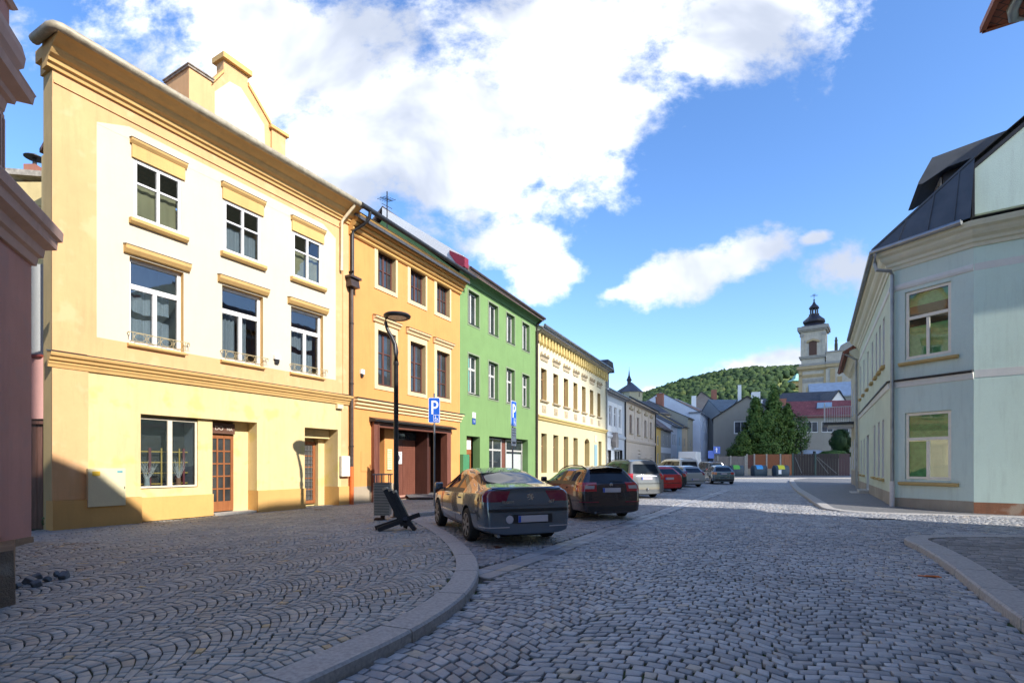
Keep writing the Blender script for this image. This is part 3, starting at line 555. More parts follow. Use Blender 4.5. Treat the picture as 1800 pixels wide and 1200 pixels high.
b = MB(); b.box(.02, .10, -.21, -.01, 8.9, 8.94)
for z in (6.9, 4.6, 2.2): b.lathe([(.085, z), (.085, z+.05)], (.06, -.12, 0), 12)
b.build('pipe_clamp', m_iron, B)
# porch
b = MB(); b.box(1.27, 1.58, -.16, .3, -.1, 3.26); b.box(6.62, 6.95, -.10, .3, -.1, 3.26); b.box(1.58, 6.62, -.10, .3, 3.06, 3.26); b.box(1.50, 1.56, -.19, -.16, -.1, 3.2); po = b.build('porch_frame', m_bwood, B, bevel=.01)
b = MB(); b.prism([(.02, 3.27), (-.34, 3.27), (-.36, 3.34), (.02, 3.46)], 1.15, 7.1); b.build('porch_roof', m_darkm, po)
b = MB(); b.box(3.62, 5.46, 1.0, 1.06, .08, 2.68); gd = b.build('garage_door', m_bwood, B, label='brown slatted double garage door with a white notice')
b = MB()
for i in range(22): b.box(3.66, 4.50, .985, 1.0, .12+i*.115, .215+i*.115); b.box(4.56, 5.42, .985, 1.0, .12+i*.115, .215+i*.115)
b.box(4.51, 4.55, .975, 1.0, .1, 2.66); b.build('slats', m_bwood, gd)
b = MB(); b.box(3.6, 5.5, .98, 1.1, 2.68, 3.05); b.build('fanlight', m_gl, gd); b = MB(); b.box(3.55, 5.6, .96, 1.0, -.05, .08); b.build('threshold', solid('pink_step', (.5, .28, .22), .7), gd)
b = MB(); b.box(2.72, 3.60, .55, 1.25, -.05, 3.2, 0); b.box(2.70, 3.62, .53, 1.2, -.1, .7, 1); b.build('porch_pier', [ora, grp], B)
b = MB(); b.box(1.6, 2.72, .93, 1.0, -.05, 3.1)
for i in range(8): b.box(1.6+i*.14, 1.72+i*.14, .915, .93, -.0, 3.0)
b.build('porch_panelling', m_dwood, B); b = MB()
for i in range(5): b.box(5.7+i*.18, 5.86+i*.18, .9, .93, 0, 3.0)
b.box(5.5, 5.62, .3, 1.2, -.05, 3.1); b.box(5.62, 6.62, .93, 1.0, -.05, 3.1); b.build('porch_panelling', m_dwood, B, recalc=False)
nt = solid('notice_white', (.75, .73, .72), .5); nk = solid('notice_ink', (.06, .05, .08), .6)
b = MB(); b.box(3.80, 4.42, .965, .975, 1.55, 2.12); s_ = b.build('notice', nt, gd, label='white no-parking notice with a round emblem')
text_part('lettering', 'NEPARKOVAT', .085, nk, s_, (4.11, .962, 2.02)); text_part('lettering', 'VJEZD VOZIDEL', .07, nk, s_, (4.11, .962, 1.65))
b = MB(); b.lathe([(.10, 0), (.15, 0), (.15, .004), (.10, .004)], (4.11, .958, 1.83), 24, axis='y'); b.bar((4.03, .96, 1.75), (4.19, .96, 1.91), .02, .004); b.build('emblem', nk, s_)
b = MB(); b.box(1.75, 2.3, .88, .91, 1.1, 1.72); b.box(1.9, 2.0, .88, .91, 1.8, 2.08); s_ = b.build('notice', nt, B, label='white paper notice and intercom in the porch')
b = MB()
for i in range(5): b.box(1.82, 2.22, .875, .88, 1.62-.1*i, 1.645-.1*i)
b.build('print', nk, s_)
b = MB(); b.box(2.86, 3.16, .5, .53, 1.3, 2.2); s_ = b.build('notice_board', solid('pale_green_board', (.62, .68, .40), .5), B)
b = MB()
for i in range(8): b.box(2.90, 3.12, .495, .5, 2.1-.1*i, 2.13-.1*i)
b.build('print', solid('green_ink', (.3, .4, .2), .6), s_)
b = MB(); b.box(.68, 1.12, -.02, -.001, 1.25, 2.05); b.build('wall_hatch', ora, B, bevel=.004); b = MB(); b.box(.62, .8, -.1, -.005, 5.1, 5.28); b.box(.65, .77, -.07, -.005, 4.98, 5.1, 1); b.build('alarm_box', [m_white, m_iron], B)
b = MB(); b.tube([(6.0, 3.2, 13.4), (6.0, 3.2, 15.6)], .03, 6)
for k in range(5): b.bar((5.6+k*.18, 2.9, 15.1+.04*k), (5.6+k*.18, 3.5, 15.1+.04*k), .018, .018)
b.bar((5.5, 3.2, 15.08), (6.4, 3.2, 15.28), .025, .025); b.bar((5.6, 3.2, 14.8), (6.4, 3.2, 14.88), .02, .02); b.build('aerial', m_iron, B)
# ---------------------------------------------------------------- green house
rz, WC = frame_at(*FC)
C = thing('town_house', 'bright green three-storey house with narrow grey windows and a shop front', 'house', (*FC[0], 0), rz)
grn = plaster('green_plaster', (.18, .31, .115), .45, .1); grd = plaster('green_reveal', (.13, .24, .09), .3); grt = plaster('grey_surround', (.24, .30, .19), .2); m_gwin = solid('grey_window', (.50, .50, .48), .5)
gw = [(.87, 2.05), (3.16, 4.35), (5.47, 6.65), (7.83, 8.98)]
holes = [(a, c, 9.1, 10.92, .3, 1) for a, c in gw]+[(a, c, 5.33, 7.49, .3, 1) for a, c in gw]+[(.70, 2.15, -.0, 3.06, .45, 1), (3.23, 8.75, .0, 3.17, .5, 1)]
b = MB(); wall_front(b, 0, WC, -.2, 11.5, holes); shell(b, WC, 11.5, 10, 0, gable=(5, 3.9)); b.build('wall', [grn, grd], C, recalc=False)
teal = solid('teal_blind', (.03, .42, .40), .6)
for i, (a, c) in enumerate(gw):
    for h0, h1 in ((9.1, 10.92), (5.33, 7.49)):
        f = window(C, a+.02, c-.02, h0+.05, h1-.02, .26, m_gwin, m_gl, .09, ((.5, 0, 1, .12),), () if h0 > 8 else ((.66, 0, 1, .12),))
        b = MB(); b.box(a-.08, a, -.02, .01, h0-.08, h1+.08); b.box(c, c+.08, -.02, .01, h0-.08, h1+.08); b.box(a, c, -.02, .01, h1, h1+.08); b.box(a, c, -.02, .01, h0-.08, h0); b.build('surround', grt, f)
        b = MB(); b.box(a, c, -.04, .2, h0, h0+.04); b.build('sill', m_iron, f)
        if h0 < 8:
            b = MB(); b.box(a+.13, a+.48, .235, .237, h0+.2+(1.45 if i in (1, 3) else 0), h1-.18); b.build('blind', teal, f)
d = door(C, .74, 1.75, .05, 2.05, .40, m_door, m_dgl, 1, 1, .35, 'front_door', 'wooden front door with two glass lights'); b = MB(); b.box(.74, 1.75, .34, .40, 2.08, 3.0); b.box(.8, 1.2, .33, .34, 2.35, 2.85, 1); b.box(1.28, 1.7, .33, .34, 2.35, 2.85, 1); b.build('fanlight', [m_door, m_white], d)
f = window(C, 3.26, 5.6, .1, 3.1, .45, m_gwin, m_gl, .08, ((.5, 0, 1, .08),), ((.78, 0, 1, .1),), 'shop_window'); f = window(C, 6.2, 8.7, .1, 3.1, .45, m_gwin, m_gl, .08, (), ((.78, 0, 1, .1),), 'shop_window')
b = MB(); b.box(5.6, 6.2, .47, .5, 0, 3.1); b.build('shop_door', m_bwood, C)
b = MB(); b.box(6.3, 8.5, .425, .428, .9, 2.2); b.build('blind', solid('pale_blind', (.45, .5, .48), .7), f)
b = MB(); b.box(.0, .62, -.22, -.01, .9, 2.05); b.build('meter_cabinet', solid('green_box', (.06, .22, .10), .5), C, bevel=.01)
b = MB(); b.box(1.28, 1.62, -.03, -.005, 3.72, 4.02); b.box(1.28, 1.62, -.04, -.005, 4.06, 4.36, 1); nn = b.build('house_number', [solid('sign_blue', (.02, .07, .32), .4), m_white], C); text_part('numeral', '11', .2, m_white, nn, (1.45, -.045, 3.87))
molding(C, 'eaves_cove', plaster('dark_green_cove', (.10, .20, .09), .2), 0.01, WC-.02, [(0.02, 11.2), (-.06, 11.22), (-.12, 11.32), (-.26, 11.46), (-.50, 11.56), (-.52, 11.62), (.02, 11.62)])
gutter(C, [(.1, -.6, 11.70), (WC+.2, -.6, 11.66)], m_brownm, .09); roof_side(C, WC, 11.9, 10, 4.0, tiles('brown_tiles', (.10, .07, .06), (.13, .09, .08)), .55)
gutter(C, [(WC-.02, -.6, 11.62), (WC-.02, -.3, 11.4), (WC-.05, -.12, 11.2), (WC-.05, -.1, .0)], m_brownm, .08, 'downpipe')
b = MB(); b.prism([(-.3, 11.5), (5, 15.5), (5, 15.95), (-.3, 12.3)], -.14, .12); b.build('fire_wall', [m_oldwhite], C); b = MB(); b.prism([(-.42, 11.7), (-.1, 11.7), (.5, 12.5), (.5, 12.7), (-.42, 12.2)], -.2, .2); b.build('flashing', solid('red_flashing', (.22, .02, .04), .5), C)
# ---------------------------------------------------------------- cream house
rz, WD = frame_at(*FD)
D_ = thing('town_house', 'pale cream two-storey house with seven upper windows under a carved yellow frieze', 'house', (*FD[0], 0), rz)
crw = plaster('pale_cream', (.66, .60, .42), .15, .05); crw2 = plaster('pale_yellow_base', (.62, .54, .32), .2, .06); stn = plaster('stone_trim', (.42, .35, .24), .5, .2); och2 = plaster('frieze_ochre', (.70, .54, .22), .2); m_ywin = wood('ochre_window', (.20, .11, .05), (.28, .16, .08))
du = [(.94, 2.04), (3.39, 4.47), (5.74, 6.83), (8.14, 9.22), (10.47, 11.56), (12.87, 13.98), (15.31, 16.41)]
dl = [(1.0, 2.06), (3.39, 4.5), (5.74, 6.85), (8.14, 9.3), (15.7, 16.8)]
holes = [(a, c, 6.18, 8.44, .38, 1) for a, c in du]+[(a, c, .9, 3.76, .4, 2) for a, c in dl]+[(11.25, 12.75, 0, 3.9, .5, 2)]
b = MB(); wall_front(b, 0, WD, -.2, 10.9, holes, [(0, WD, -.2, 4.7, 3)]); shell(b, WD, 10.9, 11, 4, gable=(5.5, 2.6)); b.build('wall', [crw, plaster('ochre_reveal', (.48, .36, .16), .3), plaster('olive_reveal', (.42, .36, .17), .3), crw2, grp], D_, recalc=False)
for a, c in du:
    f = window(D_, a+.01, c-.01, 6.2, 8.42, .34, m_ywin, m_gl, .09, ((.5, 0, 1, .1),), ((.7, 0, 1, .08),)); sill(f, a-.2, c+.2, 5.98, 6.16, .16, stn)
    b = MB(); b.box(a-.12, c+.12, -.06, -.003, 9.0, 9.25); b.prism([(-.003, 9.25), (-.1, 9.27), (-.18, 9.36), (-.003, 9.38)], a-.2, c+.2)
    for x in (a-.15, (a+c)/2-.06, c+.03): b.prism([(x, 9.38), (x+.06, 9.56), (x+.12, 9.38)], -.16, -.02, axis='y')
    b.build('lintel', stn, f); b = MB(); b.box(a+.2, c-.2, -.04, -.002, 5.28, 5.78); b.lathe([(.16, 0), (.12, -.03), (.02, -.05)], ((a+c)/2, -.04, 5.53), 10, axis='y'); b.build('carved_panel', stn, f)
for a, c in dl: window(D_, a+.01, c-.01, .92, 3.74, .36, m_ywin, m_gl, .09, ((.5, 0, 1, .1),), ((.7, 0, 1, .08),))
b = MB(); b.box(11.3, 12.7, .42, .48, 0, 3.86); b.build('front_door', m_ywin, D_)
b = MB(); b.prism([(11.25, 3.55), (11.25, 3.92), (12.75, 3.92), (12.75, 3.55), (12.45, 3.78), (12, 3.86), (11.55, 3.78)], -.0, .3, axis='y'); b.build('door_arch', crw2, D_)
molding(D_, 'belt_cornice', och2, 0, WD, [(0, 4.66), (-.1, 4.7), (-.16, 4.82), (-.26, 4.9), (-.26, 5.0), (0, 5.06)])
b = MB(); b.box(0.02, WD-.05, -.1, -.002, 10.55, 10.9)
n = 30
for i in range(n):
    x = .15+i*(WD-.3)/(n-1); b.box(x-.1, x+.1, -.26, -.1, 10.15, 10.75); b.prism([(x-.1, 10.15), (x, 9.98), (x+.1, 10.15)], -.24, -.02, axis='y')
    if i < n-1: xx = x+(WD-.3)/(n-1)/2; b.lathe([(.09, 0), (.05, -.04)], (xx, -.1, 10.66), 8, axis='y')
b.build('frieze', och2, D_)
b = MB(); b.prism([(0, 10.8), (-.3, 10.85), (-.5, 10.98), (-.62, 11.05), (-.62, 11.12), (0, 11.2)], -.1, WD+.1); b.build('eaves_cornice', plaster('pale_eaves', (.60, .58, .48), .3), D_)
gutter(D_, [(-.1, -.72, 11.16), (WD+.3, -.72, 11.14)], m_zinc, .09); roof_side(D_, WD, 11.25, 11, 3.4, m_slate, .6, .15)
gutter(D_, [(WD-.1, -.7, 11.1), (WD-.1, -.12, 10.6), (WD-.1, -.12, 0)], m_zinc, .07, 'downpipe')
b = MB(); b.box(14.2, 15.1, -.05, -.004, 1.0, 3.4); b.box(14.3, 15.0, -.05, -.004, 3.6, 4.3, 1); b.build('notice_board', [solid('board_blue', (.22, .36, .42), .5), solid('board_grey', (.5, .48, .42), .5)], D_)
# ---------------------------------------------------------------- white-blue house, beige house
rz, WE = frame_at(*FE)
E_ = thing('town_house', 'small pale blue-white house with a dark dormer and three windows in white panels', 'house', (*FE[0], 0), rz)
bw = plaster('blue_white', (.50, .55, .62), .2, .06); 
eu = [(1.06, 2.2), (3.0, 4.1), (5.0, 6.05)]
holes = [(a, c, 5.55, 7.65, .2, 1) for a, c in eu]+[(.6, 2.0, .0, 3.0, .4, 2), (3.2, 6.8, .0, 3.1, .4, 2)]
b = MB(); wall_front(b, 0, WE, -.2, 8.9, holes); shell(b, WE, 8.9, 10, 0, gable=(5, 3)); b.build('wall', [bw, m_white, m_darkm], E_, recalc=False)
for a, c in eu:
    f = window(E_, a+.01, c-.01, 5.57, 7.63, .16, m_white, m_gl, .08, ((.5, 0, 1, .08),), ((.7, 0, 1, .06),)); b = MB(); b.box(a-.42, a, -.05, -.002, 4.95, 8.1); b.box(c, c+.4, -.05, -.002, 4.95, 8.1); b.box(a, c, -.05, -.002, 7.65, 8.1); b.box(a, c, -.05, -.002, 4.95, 5.55); b.build('surround', m_white, f)
window(E_, .62, 1.98, .1, 2.98, .36, m_white, m_gl, .1, (), ((.75, 0, 1, .1),), 'shop_door'); window(E_, 3.22, 6.78, .1, 3.08, .36, m_white, m_gl, .1, ((.35, 0, 1, .1), (.7, 0, 1, .1)), (), 'shop_window')
molding(E_, 'belt_cornice', bw, 0, WE, [(0, 4.3), (-.12, 4.35), (-.18, 4.5), (-.18, 4.62), (0, 4.7)]); molding(E_, 'eaves_cornice', plaster('eaves_grey', (.42, .42, .44), .3), -.05, WE, [(0, 8.7), (-.2, 8.75), (-.45, 8.92), (-.55, 9.02), (0, 9.1)])
gutter(E_, [(-.1, -.62, 9.1), (WE+.1, -.62, 9.08)], m_zinc, .08); roof_side(E_, WE, 9.1, 10, 3.6, m_slate, .5); gutter(E_, [(WE-.1, -.12, 9.4), (WE-.1, -.12, 0)], m_iron, .09, 'downpipe')
b = MB(); b.box(.5, 3.0, .5, 4.2, 9.2, 11.5, 0); b.prism([(0.1, 11.4), (3.4, 11.4), (2.7, 12.4), (.8, 12.4)], 0, 5.2, 1, 'y'); dm = b.build('dormer', [m_darkm, m_slate], E_); window(dm, .7, 2.8, 9.5, 11.3, .49, m_white, m_gl, .12, ((.5, 0, 1, .12),), ())
b = MB(); b.prism([(2.1, 3.3), (3.1, 3.3), (3.3, 3.9), (2.9, 4.9), (2.2, 4.9), (1.9, 3.9)], -.5, -.1, axis='y'); b.build('shop_sign', solid('grey_sign', (.25, .23, .22), .6), E_)
rz, WG = frame_at(*FG)
G = thing('town_house', 'beige two-storey house with four tall narrow windows beside the pale blue-white one', 'house', (*FG[0], 0), rz)
bei = plaster('beige_plaster', (.58, .50, .42), .35, .1)
gu = [(2.5, 3.8), (6.6, 7.9), (11.2, 12.5), (15, 16.3)]
holes = [(a, c, 5.3, 7.5, .3) for a, c in gu]+[(2.3, 4.6, .8, 2.2, .3), (7, 8.6, 0, 3.3, .3), (11.4, 12.6, .8, 2.8, .3), (15.2, 16.4, .8, 2.8, .3)]
b = MB(); wall_front(b, 0, WG, -.2, 9.1, holes); shell(b, WG, 9.1, 10, 0, gable=(5, 3)); b.build('wall', [bei], G, recalc=False)
for a, c in gu:
    f = window(G, a, c, 5.32, 7.48, .26, m_bwin, m_gl, .09, ((.5, 0, 1, .1),), ((.7, 0, 1, .08),)); sill(f, a-.2, c+.2, 5.1, 5.28, .14, stn); b = MB(); b.prism([(-.003, 8.1), (-.15, 8.12), (-.2, 8.3), (-.003, 8.35)], a-.3, c+.3); b.lathe([(.25, 0), (.15, -.08)], ((a+c)/2, -.05, 8.45), 10, axis='y'); b.build('lintel', stn, f)
for a, c, h0, h1 in ((2.3, 4.6, .8, 2.2), (11.4, 12.6, .8, 2.8), (15.2, 16.4, .8, 2.8)): window(G, a, c, h0, h1, .26, m_bwin, m_gl, .09)
b = MB(); b.box(7, 8.6, .22, .28, 0, 3.3); b.build('front_door', m_bwood, G)
b = MB()
for a in (.2, 5.1, 9.4, 13.7, 17.8): p = MB(); p.box(a, a+.5, -.07, -.002, 4.7, 9.0); p.build('pilaster', bei, G)
for i in range(8): z = .6+i*.45; b.box(.02, WG-.02, -.02, -.001, z, z+.38)
b.build('banded_base', bei, G); molding(G, 'belt_cornice', bei, 0, WG, [(0, 4.1), (-.12, 4.2), (-.2, 4.4), (-.2, 4.6), (0, 4.68)]); molding(G, 'eaves_cornice', bei, 0, WG, [(0, 8.85), (-.2, 8.92), (-.5, 9.1), (-.5, 9.2), (0, 9.25)])
gutter(G, [(-.1, -.62, 9.3), (WG+.1, -.62, 9.3)], m_iron, .1); roof_side(G, WG, 9.2, 10, 3, m_slate, .5); gutter(G, [(WG-.1, -.12, 9.5), (WG-.1, -.12, 0)], m_iron, .09, 'downpipe')
# ================================================================ RIGHT: mint corner house
DS = Vector((.509, .861)); CN = Vector((13.374, 18.10)); C3 = Vector((14.43, 16.0)); MW = Vector((.81, -.587)).normalized()
far = CN+DS*14.6; end = C3+MW*13
rz, WM = frame_at(far, CN)
Mh = thing('corner_house', 'mint green two-storey corner house with a dark metal roof, blunt corner and blank side wall', 'house', (0, 0, 0))
mint = plaster('mint_plaster', (.60, .71, .64), .55, .05, bumps=.6); mint_lit = plaster('mint_sunlit', (.63, .78, .69), .45, .05, bumps=.5); mwh = plaster('pale_band', (.70, .70, .66), .2); mstone = plaster('rough_plinth', (.38, .33, .26), .5, .25, bumps=1.2); mcor = plaster('cornice_cream', (.66, .65, .52), .25, .06); mclr = plaster('cream_mint', (.58, .63, .48), .2); sillm = plaster('ochre_sill', (.50, .36, .15), .4)  # side-wall mint is a lighter copy; grazing sun put into its colour
HM = 8.45
def place(o, P0, rz): o.location = (P0[0], P0[1], 0); o.rotation_euler.z = rz; return o
# street side
up = [WM-x for x in (1.75, 3.1, 4.5, 6.3, 8.6, 11.0, 13.2)]; holes = [(x-.55, x+.05, 5.35, 7.2, .22, 1) for x in up]
lo = [WM-x for x in (2.0, 3.5, 5.3)]; holes += [(x-.6, x+.1, 1.02, 3.28, .25, 1) for x in lo]+[(WM-9.6, WM-8.3, .25, 3.0, .35, 1), (WM-11.4, WM-10.8, 1.0, 2.9, .2, 1), (WM-13.4, WM-12.8, 1.0, 2.9, .2, 1)]
b = MB(); wall_front(b, 0, WM, -.2, HM, holes, [(0, WM, -.2, .55, 2)]); o1 = place(b.build('wall', [mclr, mwh, mstone], Mh, recalc=False), far, rz)
def wl(par, P0, rz, *a, **k):
    f = window(par, *a, **k); place(f, P0, rz); return f
for q in holes:
    if q[2] > .5: f = wl(Mh, far, rz, q[0], q[1], q[2], q[3], .18, m_oldwhite, m_gl, .07, ((.5, 0, .64, .05),), ((.66, 0, 1, .06),)); sill(f, q[0]-.1, q[1]+.12, q[2]-.16, q[2]-.03, .12, sillm)
b = MB(); b.box(WM-9.6, WM-8.3, .3, .34, .25, 3); place(b.build('side_door', solid('grey_door', (.22, .26, .27), .5), Mh), far, rz)
b = MB(); b.box(WM-9.9, WM-8.1, -.75, -.02, -.1, .12); b.box(WM-9.8, WM-8.2, -.4, -.02, .12, .25); place(b.build('doorstep', MATS['step_stone'], Mh), far, rz)
# blunt corner
rc, WK = frame_at(CN, C3); b = MB(); holes = [(.45, 1.77, 5.13, 7.46, .13, 0), (.45, 1.77, 1.02, 3.30, .13, 0)]
wall_front(b, 0, WK, -.2, HM, holes, [(0, WK, -.2, .38, 1)]); place(b.build('wall', [mint, mstone], Mh, recalc=False), CN, rc)
wfr = solid('cream_window_frame', (.78, .72, .60), .5, var=.06)
m_glc2 = glass_clear('corner_glass', (.85, .88, .88), 1.5, .02); cgm = solid('green_curtain', (.20, .46, .17), .8, var=.2)
for h0, h1 in ((5.13, 7.46), (1.02, 3.30)):
    f = wl(Mh, CN, rc, .46, 1.76, h0+.01, h1-.01, .10, wfr, m_glc2, .09, ((.5, 0, .58, .09),), ((.615, 0, 1, .1),)); sill(f, .30, 1.98, h0-.22, h0-.08, .14, sillm)
    b = MB()
    if h0 > 4: b.box(.5, 1.72, .16, .17, h0+.0, h0+1.12); b.box(.5, 1.72, .20, .21, h1-.5, h1-.1)
    else: b.box(.5, 1.02, .16, .17, h0, h0+1.3); b.box(.5, 1.72, .18, .19, h1-.85, h1)
    b.build('curtain', cgm, f)
# long side wall (blank) + gable
rm, WL = frame_at(C3, end); b = MB(); wall_front(b, 0, WL, -.2, HM, [], [(0, WL, -.2, .36, 1)]); place(b.build('wall', [mint_lit, plaster('bare_brick_plinth', (.34, .15, .08), .6, .4, bumps=1.5, dirtc=(.12, .09, .06), patches=(.42, .34, .26))], Mh, recalc=False), C3, rm)
b = MB(); b.prism([(0.03, 9.35), (WL, 9.35), (WL, 14.9), (5.2, 14.9), (0.03, 10.78)], .06, .36, axis='y'); place(b.build('gable_wall', mint_lit, Mh), C3, rm)
b = MB(); b.prism([(-.02, 10.76), (5.2, 14.88), (5.2, 15.0), (-.06, 10.86)], .0, .5, axis='y'); b.box(-.04, .03, .04, .5, 9.3, 10.8); place(b.build('gable_coping', m_darkm, Mh), C3, rm)
b = MB()
for p0, r_, w_ in ((CN, rc, WK), (C3, rm, WL)):
    pass
def bands(P0, r_, w_, e0, e1):
    b = MB(); b.prism([(0, 7.58), (-.03, 7.6), (-.05, 7.68), (-.03, 7.78), (0, 7.8)], e0, w_+e1); place(b.build('string_band', mwh, Mh), P0, r_)
bands(CN, rc, WK, 0, 0);
b = MB(); b.prism([(0, 7.58), (-.005, 7.58), (-.005, 7.8), (0, 7.8)], .02, WL); place(b.build('string_band', mwh, Mh), C3, rm); bands(far, rz, WM, 0, 0)
b = MB(); b.prism([(0, 4.2), (-.03, 4.22), (-.05, 4.34), (-.08, 4.4), (0, 4.42)], 0, WK); b.prism([(0, 4.421), (-.12, 4.421), (-.13, 4.46), (0, 4.5)], -.05, WK, 1); place(b.build('belt_cornice', [mwh, m_darkm], Mh), CN, rc)
b = MB(); b.prism([(0, 4.24), (-.005, 4.24), (-.005, 4.48), (0, 4.48)], .02, WL); place(b.build('belt_band', mwh, Mh), C3, rm)
b = MB(); b.prism([(0, 4.2), (-.05, 4.24), (-.08, 4.4), (0, 4.42)], 0, WM); b.prism([(0, 4.421), (-.13, 4.421), (-.13, 4.46), (0, 4.5)], 0, WM, 1); place(b.build('belt_cornice', [mwh, m_darkm], Mh), far, rz)
# eaves cornice swept round the three sides
path = [far-DS*-.2, CN, C3, end]; 
def sweep(path, prof, name, mat, par):
    ns = []
    for i, p in enumerate(path):
        def nrm(a, c): t = (c-a).normalized(); return Vector((t.y, -t.x))
        if i == 0: n = nrm(path[0], path[1])
        elif i == len(path)-1: n = nrm(path[-2], path[-1])
        else: a = nrm(path[i-1], p); c = nrm(p, path[i+1]); n = (a+c)/(1+a.dot(c))
        ns.append(n)
    b = MB(); k = len(prof); V = [(p.x+n.x*o, p.y+n.y*o, z) for p, n in zip(path, ns) for o, z in prof]
    F = [(i*k+j, i*k+(j+1) % k, (i+1)*k+(j+1) % k, (i+1)*k+j) for i in range(len(path)-1) for j in range(k)]+[tuple(range(k)), tuple((len(path)-1)*k+j for j in range(k))]
    b.add(V, F); return b.build(name, mat, par)
sweep(path, [(-.05, 8.30), (.04, 8.32), (.06, 8.42), (.12, 8.46), (.14, 8.55), (.24, 8.62), (.30, 8.70), (.33, 8.78), (.44, 8.84), (.48, 8.95), (.48, 9.0), (-.05, 9.05)], 'eaves_cornice', mcor, Mh)
def offp(p, o, i=1):
    a = (path[1]-path[0]).normalized(); return p
nS = Vector((DS.y*-1, DS.x)); nS = Vector((-.861, .509)); cdir = (C3-CN).normalized(); nC = Vector((cdir.y, -cdir.x)); nM = Vector((MW.y, -MW.x))
cS = CN+(nS+nC)/(1+nS.dot(nC))*.56; cM = C3+(nC+nM)/(1+nC.dot(nM))*.56
gutter(Mh, [(*(far+nS*.56), 9.02), (*cS, 9.02), (*(cM+(cS-cM)*.08), 9.02)], m_zinc, .085)
dpp = CN+nC*.12+cdir*.12
gutter(Mh, [(*(cS+cdir*.1), 8.95), (*(cS+cdir*.1), 8.6), (*(cS+cdir*.15), 8.35), (*(dpp+nC*.1), 8.28), (*dpp, 8.15), (*dpp, .95)], m_zinc, .06, 'downpipe'); gutter(Mh, [(*dpp, .95), (*dpp, -.05)], solid('white_pipe', (.58, .56, .56), .5), .075, 'pipe_foot')
def ab(a, b_, z): p = CN+DS*a+Vector((.861, -.509))*b_; return (p.x, p.y, z)
rl = lambda b_: 9.06+.80*(b_+.56)
G0 = ab(-1.27, 2.0, rl(2.0)); fa = 14.6
b = MB(); b.face([ab(fa, -.56, rl(-.56)), (cS.x, cS.y, 9.06), G0, ab(-1.6, 5.6, rl(5.6)), ab(fa, 5.6, rl(5.6))]); b.face([(cS.x, cS.y, 9.06), (cM.x, cM.y, 9.06), G0]); b.face([ab(fa, 5.6, rl(5.6)), ab(-1.6, 5.6, rl(5.6)), ab(-2.2, 11.8, 9.1), ab(fa, 11.8, 9.1)]); b.face([ab(fa, -.56, 9.06), ab(fa, 5.6, rl(5.6)), ab(fa, 11.8, 9.1)])
b.face([(cM.x, cM.y, 9.065), (C3.x, C3.y, 9.065), (end.x, end.y, 9.065), (*(end+nM*.5), 9.065), (*(cM+MW*.2), 9.065)])
seam = solid('dark_seam_roof', (.075, .085, .10), .5, .0, .2, 2, .1); rf = b.build('roof', seam, Mh, recalc=False)
b = MB()
for i in range(14):
    a = .2+i*1.05; b.bar(ab(a, -.5, rl(-.5)+.03), ab(a, 5.5, rl(5.5)+.03), .03, .06)
b.bar((cS.x, cS.y, 9.1), (G0[0], G0[1], G0[2]+.03), .05, .06)
for t_ in (.3, .6, .85): e_ = cS.lerp(cM, t_); g_ = Vector((cS.x, cS.y, 9.06)).lerp(Vector(G0), t_*.9+.1); b.bar((e_.x, e_.y, 9.09), (g_.x, g_.y, g_.z+.02), .03, .05)
b.build('roof_seam', seam, rf)
b = MB(); q = [ab(0, 1.45, 9.9), ab(1.35, 1.45, 9.9), ab(1.35, 4.5, 9.9), ab(0, 4.5, 9.9)]; t = [ab(0, 1.45, 11.5), ab(1.35, 1.45, 11.5), ab(1.35, 4.9, 11.9), ab(0, 4.9, 11.9)]
b.add(q+t, [(0, 1, 5, 4), (1, 2, 6, 5), (2, 3, 7, 6), (3, 0, 4, 7), (4, 5, 6, 7)]); dm = b.build('dormer', m_darkm, rf)
b = MB(); pf = [(.72, 11.05), (.74, 11.13), (1.10, 11.85), (3.2, 12.2), (5.2, 12.5), (5.2, 12.3), (3.2, 11.75), (1.5, 11.42), (.86, 11.05)]; kk = len(pf); b.add([ab(a_, q_, z_) for a_ in (-.35, 1.75) for q_, z_ in pf], [(i, (i+1) % kk, kk+(i+1) % kk, kk+i) for i in range(kk)]+[tuple(range(kk)), tuple(range(kk, 2*kk))]); dr = b.build('dormer_roof', seam, rf)
rzd = math.atan2(-DS.y, -DS.x); f = window(dm, .15, 1.2, 10.15, 11.35, -.0, m_white, m_gl, .09, ((.5, 0, 1, .07),), ()); p = ab(1.35, 1.44, 0); f.location = (p[0], p[1], 0); f.rotation_euler.z = rzd
# ---------------------------------------------------------------- cream house beyond the mint one
P0, P1 = far+DS*8.0, far-DS*-.05
rz2, W2 = frame_at(P0, P1); Ch = thing('town_house', 'cream two-storey house with a balcony, just beyond the mint corner house', 'house', (*P0, 0), rz2)
ccm = plaster('cream_right', (.50, .47, .34), .3); b = MB(); hl = [(a, a+1.0, 4.9, 6.9, .2, 1) for a in (1.0, 3.4, 5.6)]+[(a, a+1.0, 1.2, 3.2, .2, 1) for a in (1.0, 3.4, 5.6)]
wall_front(b, 0, W2, -.2, 8.2, hl, [(0, W2, -.2, 1.1, 2)]); shell(b, W2, 8.2, 9, 0); b.build('wall', [ccm, m_oldwhite, mstone], Ch, recalc=False)
for q in hl: f = window(Ch, q[0], q[1], q[2], q[3], .16, m_oldwhite, m_gl, .1)
molding(Ch, 'eaves_cornice', mcor, -.1, W2, [(0, 7.8), (-.2, 7.9), (-.5, 8.3), (-.5, 8.45), (0, 8.5)]); b = MB(); b.prism([(-.75, 8.2), (4.5, 11.15), (9.5, 8.2), (9.5, 8.3), (4.5, 11.75), (-.85, 8.35)], -.35, W2); b.build('roof', tiles('rust_tiles', (.30, .10, .05), (.22, .08, .05)), Ch)
